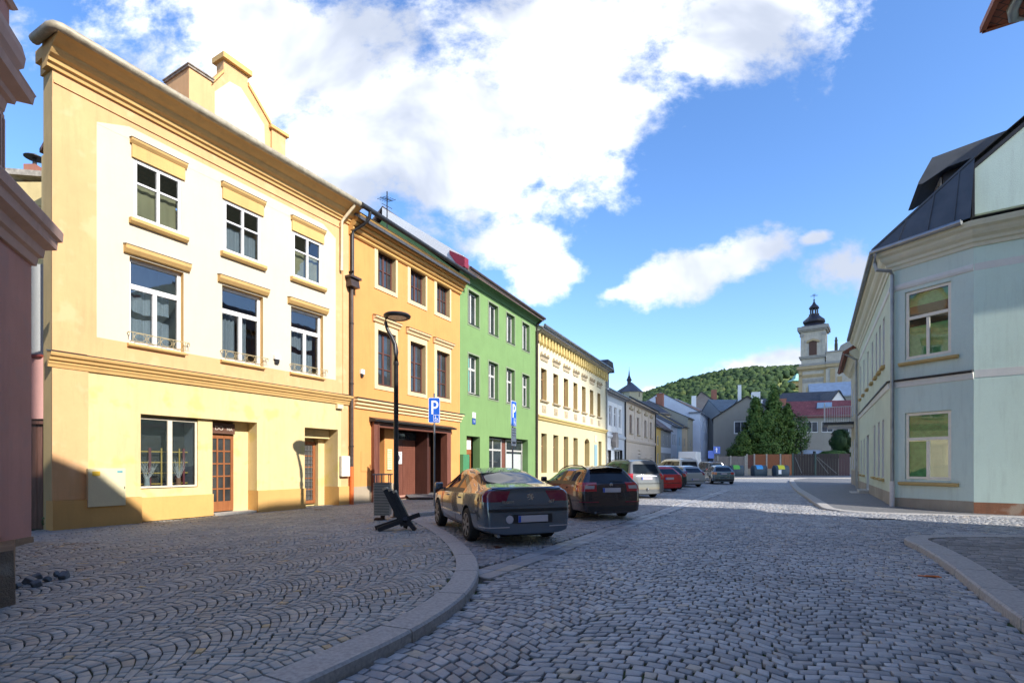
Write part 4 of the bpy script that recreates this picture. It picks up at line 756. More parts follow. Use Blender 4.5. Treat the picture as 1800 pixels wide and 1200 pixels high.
b = MB(); b.box(.3, 3.4, -1.75, -.02, 4.25, 4.42, 0); b.box(.5, 3.2, -1.5, -.02, 4.1, 4.25, 1); bal = b.build('balcony', [m_darkm, m_oldwhite], Ch)
b = MB()
for i in range(16): b.bar((.35, -1.7+i*.11, 4.42), (.35, -1.7+i*.11, 5.75), .025, .025)
for i in range(26): b.bar((.35+i*.12, -1.7, 4.42), (.35+i*.12, -1.7, 5.75), .025, .025)
b.bar((.35, -1.7, 5.75), (3.4, -1.7, 5.75), .05, .04); b.bar((.35, -1.7, 5.75), (.35, 0, 5.75), .05, .04); b.build('railing', m_oldwhite, bal)
gutter(Ch, [(W2-.1, -.8, 8.3), (W2-.1, -.15, 7.8), (W2-.1, -.12, 0)], m_zinc, .07, 'downpipe')
# ---------------------------------------------------------------- off-frame right: house at the near corner, its eaves tip shows
RC = Vector((11.58, 10.82)); d1 = Vector((.494, .8695)); d2 = Vector((.84, -.543)).normalized()
sB = RC-d1*14.9
Rh = thing('corner_house', 'near right corner house, only its brown eaves tip and zinc gutter showing', 'house', (0, 0, 0))
rbm = plaster('grey_beige_wall', (.38, .34, .30), .3); HR = 11.22
def side_wall(P0, P1, H, mat, par, wins=True, step=2.6, rows=((1, 3), (4.6, 6.7), (8, 9.8))):
    r_, w_ = frame_at(P0, P1); hl = []
    if wins:
        n = int(w_/step)
        for i in range(n):
            x = (i+.5)*w_/n
            for h0, h1 in rows:
                if h1 < H-.5: hl.append((x-.55, x+.55, h0, h1, .2, 0))
    b = MB(); wall_front(b, 0, w_, -.2, H, hl); o = place(b.build('wall', mat, par, recalc=False), P0, r_)
    for q in hl: f = window(par, q[0], q[1], q[2], q[3], .16, m_oldwhite, m_gl, .08); place(f, P0, r_)
side_wall(RC, sB, HR, rbm, Rh); 
def sw2(P0, P1, *a, **k): side_wall(P0, P1, *a, **k)
e2 = RC+d2*12; sw2(RC, e2, HR, rbm, Rh); b = MB(); b.face([(*e2, -.2), (*(e2-d1*14.9), -.2), (*(e2-d1*14.9), HR), (*e2, HR)]); b.face([(*sB, -.2), (*(e2-d1*14.9), -.2), (*(e2-d1*14.9), HR), (*sB, HR)]); b.build('wall', rbm, Rh, recalc=False)
tip = Vector((10.75, 11.70)); nA = Vector((-.8695, .494)); oh = .75; nB = Vector((-d2.y, d2.x))
t1 = sB+nA*oh; t2 = e2+nB*oh; tipc = tip; apex = RC-d1*6+d2*6
b = MB(); b.face([(*t1, 11.5), (*tipc, 11.5), (*apex, 16.5), (*(apex-d1*4), 16.5)]); b.face([(*tipc, 11.5), (*t2, 11.5), (*apex, 16.5)]); b.face([(*t1, 11.48), (*tipc, 11.48), (*t2, 11.48), (*e2, 11.15), (*RC, 11.15), (*sB, 11.15)]); b.face([(*t2, 11.5), (*(e2-d1*14.9), 11.5), (*(apex-d1*4), 16.5), (*apex, 16.5)]); b.build('roof', tiles('eaves_tiles', (.30, .09, .04), (.22, .07, .04)), Rh, recalc=False)
b = MB(); b.bar((*tipc, 11.47), (*(tipc+(t1-tipc).normalized()*8), 11.47), .10, .14); b.bar((*tipc, 11.47), (*(tipc+(t2-tipc).normalized()*8), 11.47), .10, .14); b.build('fascia', solid('rust_fascia', (.30, .08, .035), .6), Rh)
q1 = tipc+(RC-tipc)*.32; u1 = (t1-tipc).normalized(); u2 = (t2-tipc).normalized()
gutter(Rh, [(*(q1+u1*6), 11.41), (*(q1+u1*.4), 11.39), (*(q1+u1*.1+u2*.1), 11.39), (*(q1+u2*.4), 11.39), (*(q1+u2*6), 11.41)], m_zinc, .11)
# unseen parapet shaped for the shadow line; then an unseen block added for shade
b = MB(); rr, ww = frame_at(sB, RC); b.prism([(0, 11.15), (0, 14.2), (1.2, 13.6), (2.6, 12.2), (2.6, 11.15)], -.2, .3, axis='y'); gp = place(b.build('shadow_parapet', rbm, Rh), sB, rr)
TB = sB+d1*.06; d3 = Vector((.66, -.75)).normalized(); Tl = thing('shade_block', 'tall grey block on the right behind the camera, outside the picture', 'building', (0, 0, 0))
side_wall(TB, TB-d1*16, 24, plaster('block_grey', (.36, .35, .34), .2), Tl, rows=((1, 3), (4.6, 6.7), (8, 9.8), (11.5, 13.3), (15, 17), (18.5, 20.5)))
b = MB(); f0 = TB; f1 = TB-d1*16; g0 = TB+d3*12; g1 = f1+d3*12
b.face([(*f0, -.2), (*g0, -.2), (*g0, 24), (*f0, 24)]); b.face([(*f1, -.2), (*g1, -.2), (*g1, 24), (*f1, 24)]); b.face([(*g0, -.2), (*g1, -.2), (*g1, 24), (*g0, 24)]); b.build('wall', MATS['block_grey'], Tl, recalc=False)
b = MB(); b.face([(*f0, 24), (*g0, 24), (*g1, 24), (*f1, 24)]); b.build('roof', m_slate, Tl, recalc=False)
# ================================================================ LEFT NEAR: pink corner house and the alley
PK = thing('corner_house', 'dusty pink corner house with heavy stone cornices, cut by the left edge', 'house', (0, 0, 0))
pnk = plaster('pink_plaster', (.42, .22, .20), .35, .12, bumps=.6, patches=(.36, .21, .20)); pnl = plaster('pink_stone', (.42, .285, .25), .4, .12); pds = plaster('rubble_base', (.22, .16, .11), .6, .35, bumps=2.0, patches=(.32, .28, .22))
q0 = Vector((-5.2, .95)); q1 = Vector((-9.35, 9.96)); rp, wp = frame_at(q0, q1)
pT = lambda o: place(o, q0, rp)
b = MB(); b.box(0, wp, 0, 7, .12, 5.5); pT(b.build('wall', pnk, PK)); b = MB(); b.box(wp-2.2, wp-1.15, -.08, -.001, .3, 5.3); pT(b.build('pilaster', pnk, PK))
def lcorn(z, prof, mat, name='cornice', set_=0, ww=None):
    ww = ww or wp; b = MB(); L_ = [(u, o) for u, o in ()]
    k = len(prof); V = []; 
    for (uu, sx) in ((0, 0), (ww-set_, 1)):
        for o, h in prof: V.append((uu+sx*o, set_-o, z+h))
    for o, h in prof: V.append((ww-set_+o, 4, z+h))
    F = [(i*k+j, i*k+(j+1) % k, (i+1)*k+(j+1) % k, (i+1)*k+j) for i in range(2) for j in range(k)]+[tuple(range(k))]; b.add(V, F); return pT(b.build(name, mat, PK))
lcorn(5.42, [(-.1, 0), (.06, 0), (.08, .16), (.14, .2), (.16, .36), (.30, .44), (.31, .60), (.37, .64), (.38, .82), (.36, .86), (-.1, 1.05)], pnl)
b = MB(); b.box(0, wp-.30, .30, 7, 6.3, 8.3); pT(b.build('wall', pnl, PK))
b = MB()
for i in range(7): b.box(wp-.4-.62*i-.36, wp-.4-.62*i, .25, .299, 6.75, 8.0); 
for i in range(7):
    for k in range(3): b.box(wp-.4-.62*i-.33+k*.11, wp-.4-.62*i-.27+k*.11, .22, .25, 6.85, 7.9)
pT(b.build('triglyph', pnl, PK))
lcorn(8.1, [(-.1, 0), (.05, .02), (.08, .22), (.16, .26), (.18, .36), (.36, .44), (.38, .60), (.40, .64), (-.1, .78)], pnl, set_=.34)
b = MB(); b.box(0, wp-.24, .24, 7, 8.6, 15.5); pT(b.build('wall', pnk, PK))
lcorn(8.95, [(-.1, 0), (.10, .05), (.20, .2), (.22, .4), (.18, .6), (.06, .75), (-.1, .75)], pnl, set_=.28)
lcorn(10.1, [(-.1, 0), (.08, .02), (.14, .10), (.05, .2), (.08, .3), (.02, .4), (-.1, .4)], pnl, set_=.28)
b = MB(); b.lathe([(.02, .02), (.16, .0), (.13, -.06), (.04, -.10)], (wp-.62, .24, 12.2), 12, axis='y'); b.tube([(wp-.8, .18, 11.9), (wp-.6, .12, 11.75), (wp-.45, .18, 11.95), (wp-.4, .2, 12.5)], .06, 6); pT(b.build('relief', pnl, PK, smooth=True))
b = MB(); pl = [(-5.13, 5.30), (-9.0, 9.30), (-9.3, 9.98), (-10.2, 9.6), (-6.6, 1.0), (-5.6, 1.0)]; hz = [.66, .18, .14, .14, .66, .66]; n = len(pl)
b.add([(x, y, -.1) for x, y in pl]+[(x-.03, y, h) for (x, y), h in zip(pl, hz)], [(i, (i+1) % n, n+(i+1) % n, n+i) for i in range(n)]+[tuple(range(n, 2*n))]); b.build('plinth', pds, PK)
al = thing('gatehouse', 'narrow bright pink wall with a weathered brown plank gate between two corner houses', 'gate', (-12.88, 12.15, 0), 0)
b = MB(); b.box(0, 1.75, 0, .3, 2.62, 4.08); b.box(-.3, .32, 0, .3, -.1, 2.62); b.build('wall', plaster('bright_pink', (.74, .42, .38), .15), al); b = MB(); b.box(-.3, 1.75, -.06, .4, 4.08, 4.14); b.build('coping', solid('red_cap', (.25, .05, .04), .6), al)
b = MB(); b.box(-.3, 1.76, .42, .6, 4.0, 6.45); b.build('rear_wall', plaster('pale_blue_wall', (.50, .52, .52), .4), al)
b = MB()
for i in range(9): b.box(.34+i*.145, .475+i*.145, .12, .16, 0, 2.5)
b.box(.3, 1.75, .05, .14, 2.5, 2.62, 0); b.build('gate', wood('old_wood', (.10, .045, .03), (.20, .10, .075)), al)
bk = thing('back_house', 'pale yellow back building with a cowled chimney, seen through the alley gap', 'house', (-21.3, 17.2, 0), 0)
b = MB(); b.box(0, 4.45, 0, 6, 0, 8.6, 0); b.box(4.45, 8.2, 0, 6, 0, 10.2, 1); b.box(4.3, 8.2, -.02, 6, 10.2, 11.0, 1); b.build('wall', [plaster('blueish_wall', (.50, .50, .46), .4), plaster('old_yellow', (.62, .50, .25), .6, .2)], bk)
b = MB(); b.prism([(4.2, 11.25), (8.25, 10.95), (8.25, 11.1), (4.2, 11.45)], -.1, 6, 0, 'y'); b.build('roof', solid('grey_felt', (.33, .30, .26), .9, var=.4), bk)
b = MB(); b.box(4.60, 5.0, .3, .7, 11.2, 11.8); ch = b.build('chimney', m_chim, bk); b = MB(); b.tube([(4.8, .5, 11.8), (4.8, .5, 12.1)], .06, 8); b.lathe([(.02, 12.26), (.30, 12.12), (.30, 12.10)], (4.8, .5, 0), 14); b.build('cowl', m_iron, ch)
# ================================================================ FAR HOUSES
m_glf = glass_dark('far_glass', (.03, .035, .045), .4, 0, .2, 1.3)
def wx(px, Y): return (px-900)/900*Y
def wh(y, Y): return 1.55+(815-y)/900*Y
def row_house(label, P0, P1, H, D, rh, wm, rm_, rows, n, wmat=None, over=.4, band=None, margins=.9, ww=1.0, zones=(), name='town_house', chim=(), gm=None):
    rz, w = frame_at(P0, P1); t = thing(name, label, 'house', (*P0, 0), rz); hl = []
    for h0, h1 in rows:
        for i in range(n):
            x = margins+(w-2*margins)*(i+.5)/n; hl.append((x-ww/2, x+ww/2, h0, h1, .18, 0))
    b = MB(); wall_front(b, 0, w, -.3, H, hl, zones); shell(b, w, H, D, 1 if gm else 0, gable=(D/2, rh)); b.build('wall', [wm]+([gm] if gm else [])+([m_white] if zones else []), t, recalc=False)
    for q in hl: window(t, q[0], q[1], q[2], q[3], .14, wmat or m_oldwhite, m_glf, .09)
    molding(t, 'eaves_cornice', wm, -.02, w+.02, [(.0, H-.3), (-.2, H-.2), (-.35, H), (0, H+.05)]); r = roof_side(t, w, H, D, rh, rm_, over, .1)
    for x, y, s_, hh, mt in chim:
        b = MB(); b.box(x, x+s_, y, y+s_, H, hh); b.box(x-.08, x+s_+.08, y-.08, y+s_+.08, hh, hh+.15); b.build('chimney', mt, r)
    return t
LD = Vector((.4857, .8741)); LP = Vector((21.4, 76.6))
def lp(z): return LP+LD*((z-76.6)/LD.y)
fw = {k: plaster(k, v, .3, .08) for k, v in dict(f_yellow=(.66, .46, .16), f_grey=(.36, .36, .35), f_white=(.62, .66, .72), f_blue=(.42, .55, .66), f_beige=(.58, .47, .32), f_olive=(.33, .32, .26), f_big=(.60, .66, .78), f_pink=(.62, .40, .33), f_gable=(.34, .33, .28), f_conc=(.29, .28, .25)).items()}
row_house('narrow yellow house with a dark roof, first past the beige one', lp(76.7), lp(79.9), 7.2, 8, 2, fw['f_yellow'], m_slate, ((1.5, 3.2), (4.4, 5.9)), 1)
row_house('grey two-storey house with a white band and a rusty tiled roof', lp(79.9), lp(86.2), 7.2, 9, 3.6, fw['f_grey'], tiles('rusty_tiles', (.13, .085, .08), (.18, .12, .11), 3, 3), ((1.2, 2.8), (4.6, 6.2)), 2, zones=((0, 9, 3.3, 4.2, 1),))
row_house('narrow white house with a yellow ground floor', lp(86.2), lp(90.8), 8.2, 9, 2.5, fw['f_white'], m_slate, ((1.2, 2.8), (4.8, 6.6)), 2)
row_house('pale blue narrow house in the far left row', lp(90.8), lp(94.5), 8.3, 9, 2.5, fw['f_blue'], m_slate, ((1.2, 2.8), (4.8, 6.4)), 1)
row_house('sand-coloured house beneath a tall cream gable wall', lp(94.5), lp(99.4), 8.6, 11, 3.3, fw['f_beige'], m_slate, ((1.2, 2.8), (4.8, 6.4)), 1, gm=plaster('f_gold', (.62, .46, .24), .3))
row_house('olive-grey house with a big blank gable wall and dark roof', lp(99.6), lp(104.5), 10.6, 15, 3.6, fw['f_olive'], m_slate, ((1.2, 2.8), (4.8, 6.4)), 1, gm=fw['f_gable'], chim=((1, 5, 1.2, 15.6, m_chim), (3, 6, .9, 15.2, m_chim)))
WB0 = lp(105.5)+Vector((1.4, .3)); WB1 = lp(126)+Vector((.4, 0))
row_house('bright white three-storey corner house with rows of narrow windows', WB0, WB1, 12.2, 16, 4.6, fw['f_big'], m_slate, ((.8, 2.9), (4.6, 6.8), (8.6, 10.8)), 7, ww=1.0)
ed = (WB0-WB1).normalized(); en = Vector((-ed.y, ed.x))
row_house('white end wall of the three-storey corner house', WB0+Vector((-1.9, .9)), WB0, 12.2, 3, .3, fw['f_big'], m_slate, ((.8, 2.9), (4.6, 6.8), (8.6, 10.8)), 1, ww=1.1, margins=.3, name='house_annexe')
row_house('salmon pink house under a light metal roof, next to the white corner house', lp(126.5)+Vector((.5, 0)), lp(136)+Vector((1, 0)), 13.6, 18, 4.6, fw['f_pink'], solid('light_metal_roof', (.42, .47, .55), .4, .3, .15, 1), ((.8, 2.9), (4.6, 7), (8.6, 11)), 2)
def gable_house(label, Y, x0, x1, ye, xa, ya, D, wm, rm_, holes=(), name='town_house', chim=(), base=-.3, rz=0):
    X0, X1, He = wx(x0, Y), wx(x1, Y), wh(ye, Y); Xa, Ha = wx(xa, Y), wh(ya, Y); t = thing(name, label, 'house', (X0, Y, 0), rz); w = X1-X0; a = Xa-X0
    hl = [(wx(p, Y)-X0, wx(q, Y)-X0, wh(r, Y), wh(s_, Y), .2, 0) for p, q, r, s_ in holes]
    b = MB(); wall_front(b, 0, w, base, He, hl); b.face([(0, 0, He), (w, 0, He), (a, 0, Ha)]); b.face([(0, 0, base), (0, D, base), (0, D, He), (0, 0, He)]); b.face([(w, 0, base), (w, D, base), (w, D, He), (w, 0, He)]); b.face([(0, D, base), (w, D, base), (w, D, He), (a, D, Ha), (0, D, He)]); b.build('wall', wm, t, recalc=False)
    for q in hl: window(t, q[0], q[1], q[2], q[3], .12, m_white, m_glf, .14); 
    sl = (Ha-He)/a; sr = (Ha-He)/(w-a); b = MB(); o = .25
    b.prism([(-o, He-o*sl+.02), (a, Ha+.02), (w+o, He-o*sr+.02), (w+o, He-o*sr+.16), (a, Ha+.2), (-o, He-o*sl+.16)], -.25, D+.2, 0, 'y'); r = b.build('roof', rm_, t)
    for x, y, s_, hh, mt in chim: b = MB(); b.box(wx(x, Y)-X0, wx(x, Y)-X0+s_, y, y+s_, He, hh); b.build('chimney', mt, r)
    return t
gh = gable_house('plain grey rendered gable house left of the tall evergreens, one white-framed window', 76, 1254, 1362, 736, 1308, 700, 16, fw['f_conc'], m_slate, ((1287, 1309, 763, 741),), chim=((1316, 3, 1.2, 12.3, m_oldwhite), (1294, 4, .5, 13.6, m_oldwhite)), rz=-.40)
gable_house('red brick gable house with chimneys behind the metal roof', 140, 1205, 1272, 722, 1231, 690, 14, m_brick, m_slate, chim=((1247, .5, 1.4, 21.5, m_chim), (1215, -.4, 1.2, 20, m_oldwhite)), rz=-.38)
b_ = row_house('house with a bluish slate roof and roof lights behind the grey gable', Vector((wx(1240, 120), 112)), Vector((wx(1320, 120), 112)), wh(722, 112), 12, 3.1, fw['f_grey'], tiles('blue_slate', (.10, .14, .18), (.13, .17, .21), 2, 3), (), 1)
# right background
row_house('grey house with a patched dark red tile roof behind the brown gate', Vector((wx(1396, 82), 82)), Vector((wx(1500, 82), 80)), wh(731, 82), 7, 2.6, fw['f_conc'], tiles('dark_red_tiles', (.20, .045, .05), (.28, .075, .08), 2.5, 3.5), ((wh(760, 82), wh(741, 82)),), 3, ww=1.7, margins=1.5)
b = MB(); t_ = thing('roof_light', 'pale solar panel lying on the dark red tiled roof', 'solar panel', (wx(1449, 83), 83, wh(716, 83)), 0); b.obox((0, 0, .35), (1.2, 0, .05), (.4, .6, .5), (0, -.05, .06)); b.build('panel', solid('panel_blue', (.25, .33, .42), .2), t_)
row_house('long house with a dark slate roof behind the red tiled one', Vector((wx(1372, 96), 98)), Vector((wx(1476, 96), 94)), wh(712, 96), 9, 2.9, fw['f_olive'], m_slate, (), 1, chim=((.4, -.2, 1.5, 13.8, m_chim),))
gable_house('small white gable between dark roofs below the church', 93, 1459, 1487, 706, 1474, 687, 5, m_oldwhite, m_slate)
row_house('building with a pale metal roof directly below the church', Vector((wx(1441, 130), 134)), Vector((wx(1525, 130), 128)), wh(694, 130), 13, 4.2, fw['f_conc'], solid('pale_roof', (.36, .42, .50), .45, .2, .15, 1), (), 1)
row_house('low grey house with a dark roof left of the evergreens', Vector((wx(1316, 100), 100)), Vector((wx(1384, 100), 100)), wh(716, 100), 9, 2.2, fw['f_grey'], m_slate, (), 1, chim=((2.5, 2, 1.2, 14.2, m_oldwhite), (5.5, -.3, 1.5, 13.2, m_chim)))
row_house('cream house behind the small yellow ones', Vector((25.2, 95)), Vector((30.5, 99)), 11.2, 8, 2.5, fw['f_beige'], m_slate, (), 1)
# ================================================================ CHURCHES
CH = thing('baroque_church', 'baroque church with a tall white and ochre bell tower under a dark onion dome', 'church', (wx(1431, 180), 180, 0), math.radians(-36))
cw = plaster('church_white', (.56, .51, .43), .7, .15, dirtc=(.25, .24, .22)); co_ = plaster('church_ochre', (.50, .38, .22), .6, .15); cs_ = plaster('church_stone', (.38, .36, .33), .7, .2); cd = solid('dark_copper', (.045, .042, .055), .5, .3)
H5 = lambda y: 1.55+(815-y)/5
b = MB(); s = 3.9
b.box(-s, s, -s, s, 0, H5(645), 0); b.box(-s+.35, s-.35, -s+.35, s-.35, H5(645), H5(629), 0); b.box(-s+.2, s-.2, -s+.2, s-.2, H5(629), H5(585), 0)
for x in (-1, 1): b.box(x*3.75-.55, x*3.75+.55, -s-.3, -s+.3, 20, H5(654), 1); b.box(x*3.2-.5, x*3.2+.5, -s-.05, -s+.3, H5(628), H5(594), 0); b.box(x*3.3-.65, x*3.3+.65, -s-.2, -s+.35, H5(594), H5(589), 2)
b.build('tower', [cw, co_, cs_], CH)
def ringm(z0, z1, o, m, name='cornice'): b = MB(); b.box(-s-o, s+o, -s-o, s+o, z0, z1); b.box(-s-o*.5, s+o*.5, -s-o*.5, s+o*.5, z0-.5, z0-.001); b.build(name, m, CH)
ringm(H5(651), H5(646), .9, co_); ringm(H5(645)+.01, H5(641), .3, cs_); ringm(H5(630), H5(628), .35, cs_); ringm(H5(583), H5(577), .75, cs_); ringm(H5(663), H5(660), .3, co_); ringm(H5(672), H5(668), .2, cs_)
b = MB(); zt = H5(606); pts = [(-1.15, H5(627)), (1.15, H5(627)), (1.15, zt)]+[(1.15*math.cos(t), zt+1.15*math.sin(t)) for t in np.linspace(0.1, math.pi-.1, 9)]+[(-1.15, zt)]; b.prism(pts, -s-.02, -s+.5, 0, 'y'); w_ = b.build('belfry_window', solid('louvre_brown', (.10, .05, .035), .7), CH)
b = MB(); b.prism([(-2.0, H5(604)), (-1.6, H5(601.5)), (0, H5(599)), (1.6, H5(601.5)), (2, H5(604)), (1.9, H5(604)-.3), (0, H5(600)-.5), (-1.9, H5(604)-.3)], -s-.35, -s+.3, 0, 'y'); b.build('window_hood', co_, w_)
b = MB(); b.prism([(-2.1, 20), (-2.1, H5(688))]+[(2.1*math.cos(t), H5(688)+2.1*math.sin(t)) for t in np.linspace(math.pi, 0, 9)]+[(2.1, 20)], -s-.15, -s+.3, 0, 'y'); b.build('lower_niche', co_, CH)
b = MB(); b.lathe([(s+.55, H5(577)), (s-.2, H5(573)), (2.6, H5(571)), (2.5, H5(570.5))], n=4, sq=8); b.lathe([(2.5, H5(571)), (3.3, H5(567)), (3.25, H5(564)), (2.4, H5(560)), (1.75, H5(556.5)), (1.5, H5(554)), (1.55, H5(552.5)), (1.2, H5(552))], sq=8)
for k in range(8): t = 2*math.pi*(k+.5)/8; b.tube([(1.15*math.cos(t), 1.15*math.sin(t), H5(552)), (1.15*math.cos(t), 1.15*math.sin(t), H5(543))], .2, 6)
b.lathe([(1.35, H5(543)), (1.55, H5(542)), (1.3, H5(539)), (.75, H5(536)), (.5, H5(534)), (.3, H5(531)), (.12, H5(529))], sq=8); b.lathe([(.1, H5(529)), (.32, H5(528)), (.32, H5(527.4)), (.1, H5(526))], n=8); b.build('onion_dome', cd, CH, autosmooth=35)
b = MB(); b.bar((0, 0, H5(527)), (0, 0, H5(516)), .14, .14); b.bar((-1.1, 0, H5(520)), (1.1, 0, H5(520)), .14, .14); b.bar((-.6, 0, H5(518)), (.6, 0, H5(518)), .12, .12); b.build('cross', cd, CH)
b = MB(); b.box(s, 16, -s-.4, 20, 0, H5(645), 0); b.box(s, 16.5, -s-1.1, 0, H5(651), H5(646), 1); b.box(s, 16.3, -s-.6, 0, H5(645), H5(641), 2); b.box(s, 15, -s-.3, 0, H5(641), H5(626), 0); b.box(s, 15.4, -s-.6, 0, H5(626), H5(624), 2); b.box(s+1.2, s+2.6, -s-.7, 0, 20, H5(654), 1); b.box(s+5.6, s+6.4, -s-.7, 0, 20, H5(654), 0); b.box(s+3.3, s+4.6, -s-.6, 0, 24, H5(668), 1)
b.prism([(s+3.6, H5(624)), (s+4.2, H5(616)), (s+6.5, H5(610)), (s+8, H5(603)), (s+11, H5(603)), (s+13, H5(624))], -s, 0, 2, 'y'); b.build('nave_front', [cw, co_, cs_], CH)
for dx, y0 in ((2.9, 624), (7.3, 606)):
    b = MB(); z = H5(y0); b.box(s+dx-.45, s+dx+.45, -s-.3, -s+.6, z, z+1.6); b.lathe([(.25, 0), (.5, .15), (.45, .8), (.35, 1.4), (.5, 1.9), (.25, 2.35), (.32, 2.6), (.28, 2.9), (.1, 3.05)], (s+dx, -s+.15, z+1.6), 10); b.build('statue', solid('dark_stone', (.09, .08, .07), .9, var=.3), CH, autosmooth=50)
GC = thing('gothic_church', 'small dark slate church roof with a needle spire above the beige house', 'church', (wx(1110, 135), 135, 0), 0)
b = MB(); b.lathe([(2.6, 0), (2.6, wh(690, 135))], (0, 0, 0), sq=8); b.box(-2.4, 0, 0, 14, 0, wh(690, 135)); b.build('apse', plaster('church_pale', (.40, .38, .28), .4), GC); b = MB(); b.lathe([(2.9, wh(690, 135)), (.15, wh(672, 135))], (0, 0, 0), sq=8); b.prism([(-4.5, wh(690, 135)), (-.2, wh(672, 135)), (3.2, wh(690, 135))], 0, 14, 0, 'y'); r = b.build('roof', solid('slate_grey', (.06, .07, .10), .5), GC)
b = MB(); b.lathe([(.55, wh(678, 135)), (.5, wh(669, 135)), (.75, wh(668, 135)), (.25, wh(660, 135)), (.03, wh(648, 135))], (-.5, .5, 0), 8); b.bar((-.5, .5, wh(649, 135)), (-.5, .5, wh(644, 135)), .06, .06); b.build('spire', solid('spire_black', (.03, .03, .045), .5), GC)
b = MB()
for k in range(3): t = math.radians(-150+k*45); b.bar((2.62*math.cos(t), 2.62*math.sin(t), wh(699, 135)), (2.62*math.cos(t), 2.62*math.sin(t), wh(692, 135)), .5, .1)
b.build('window', m_iron, GC)
# ================================================================ STREET FURNITURE
def gz(x, y): return float(swz(np.array(x), np.array(y)))
def lamp(x, y, h, label, grp, head=1.0, rz=0):
    t = thing('street_lamp', label, 'street lamp', (x, y, gz(x, y)), rz, grp)
    b = MB(); b.lathe([(.16, 0), (.16, .015), (.085, .03), (.075, .9), (.068, .92), (.062, h-1.35), (.075, h-1.33), (.07, h-1.25)], n=16)
    b.build('pole', m_darkm, t, autosmooth=40); b = MB()
    b.tube([(0, 0, h-1.27), (.0, 0, h-1.0), (-.03, 0, h-.78), (-.12, 0, h-.58), (-.24, 0, h-.36), (-.29, 0, h-.18), (-.28, 0, h-.06), (-.2, 0, h-.0)], [.07, .068, .06, .052, .047, .044, .042, .04], 12); b.build('neck', m_darkm, t, smooth=True)
    b = MB(); R = .34; cx = .03
    b.lathe([(R-.10, -.05), (R-.04, -.07), (R+.02, -.04), (R+.03, 0), (R, .035), (R-.1, .05), (.05, .055)], (cx, 0, h), 32); hd = b.build('lamp_head', m_darkm, t, autosmooth=50)
    b = MB(); b.lathe([(R-.09, -.052), (R-.10, -.035)], (cx, 0, h), 32); b.build('lens', solid('lamp_lens', (.62, .58, .5), .25, var=.05, bumps=0), hd)
    return t
lamp(-3.17, 14.0, 5.5, 'tall dark ring-headed street lamp standing behind the black trestle and bin', 'ring-headed street lamps')
l2 = lamp(8.7, 56.5, 7.5, 'distant ring-headed street lamp in front of the cream house, with loudspeakers', 'ring-headed street lamps')
b = MB(); b.lathe([(.1, 0), (.32, .5)], (-.5, 0, 5.2), 12, axis='x'); b.lathe([(.1, 0), (.32, .5)], (.25, 0, 5.1), 12, axis='x'); b.build('loudspeaker', m_zinc, l2); b = MB(); b.box(-.2, .2, -.3, -.1, 3.6, 4.5); b.build('control_box', m_zinc, l2)
# litter bin
bx, by = -3.37, 13.35; t = thing('litter_bin', 'slatted metal litter bin with a flat lid beside the street lamp', 'litter bin', (bx, by, gz(bx, by)), .1)
b = MB()
for i in range(21): b.box(-.21, .21, -.21, .21, .14+i*.040, .162+i*.040)
b.box(-.19, .19, -.19, .19, .13, .97, 1); b.build('bin_body', [solid('bin_slat', (.42, .38, .33), .45, .3), m_darkm], t, bevel=.0)
b = MB(); b.box(-.23, .23, -.23, .23, 1.17, 1.20)
for x, y in ((-.18, -.18), (.18, -.18), (0, -.18), (-.18, .18), (.18, .18)): b.box(x-.012, x+.012, y-.012, y+.012, .97, 1.17)
b.build('lid', solid('bin_grey', (.22, .22, .23), .5, .3), t); b = MB(); b.box(-.05, .05, -.05, .05, 0, .13); b.box(-.2, .02, -.12, .12, -.02, .05); b.build('foot', solid('bin_rust', (.10, .05, .035), .8), t)
# black timber trestle
sx, sy = -2.47, 11.25; t = thing('timber_trestle', 'black-painted leaning timber trestle with pale sawn end on the pavement', 'trestle', (sx, sy, gz(sx, sy)), 0)
blk = solid('black_timber', (.012, .013, .018), .55, 0, .2, 6, .5); 
def board(a, c, w, h, name, up=(0, 1, 0)): b = MB(); b.bar(a, c, w, h, up=up); return b.build(name, blk, t, bevel=.006)
for k, dx in enumerate((-.105, .0, .105)): board((-.22+dx*.9, .06+.02*k, .88-.04*k), (.16+dx*.7, .0, .10), .10, .145, 'plank')
b = MB()
for k, dx in enumerate((-.105, .0, .105)): b.bar((-.245+dx*.9, .062+.02*k, .93-.04*k), (-.223+dx*.9, .06+.02*k, .884-.04*k), .098, .14, up=(0, 1, 0))
b.build('sawn_end', wood('sawn', (.45, .36, .25), (.55, .46, .34)), t)
board((.10, 0, .30), (.36, -.12, .02), .09, .09, 'leg'); board((-.52, -.05, .05), (.05, .02, .24), .09, .09, 'leg'); board((-.42, -.22, .03), (.42, .1, .33), .10, .10, 'leg'); board((.1, .18, .05), (.14, -.1, .26), .09, .09, 'leg')
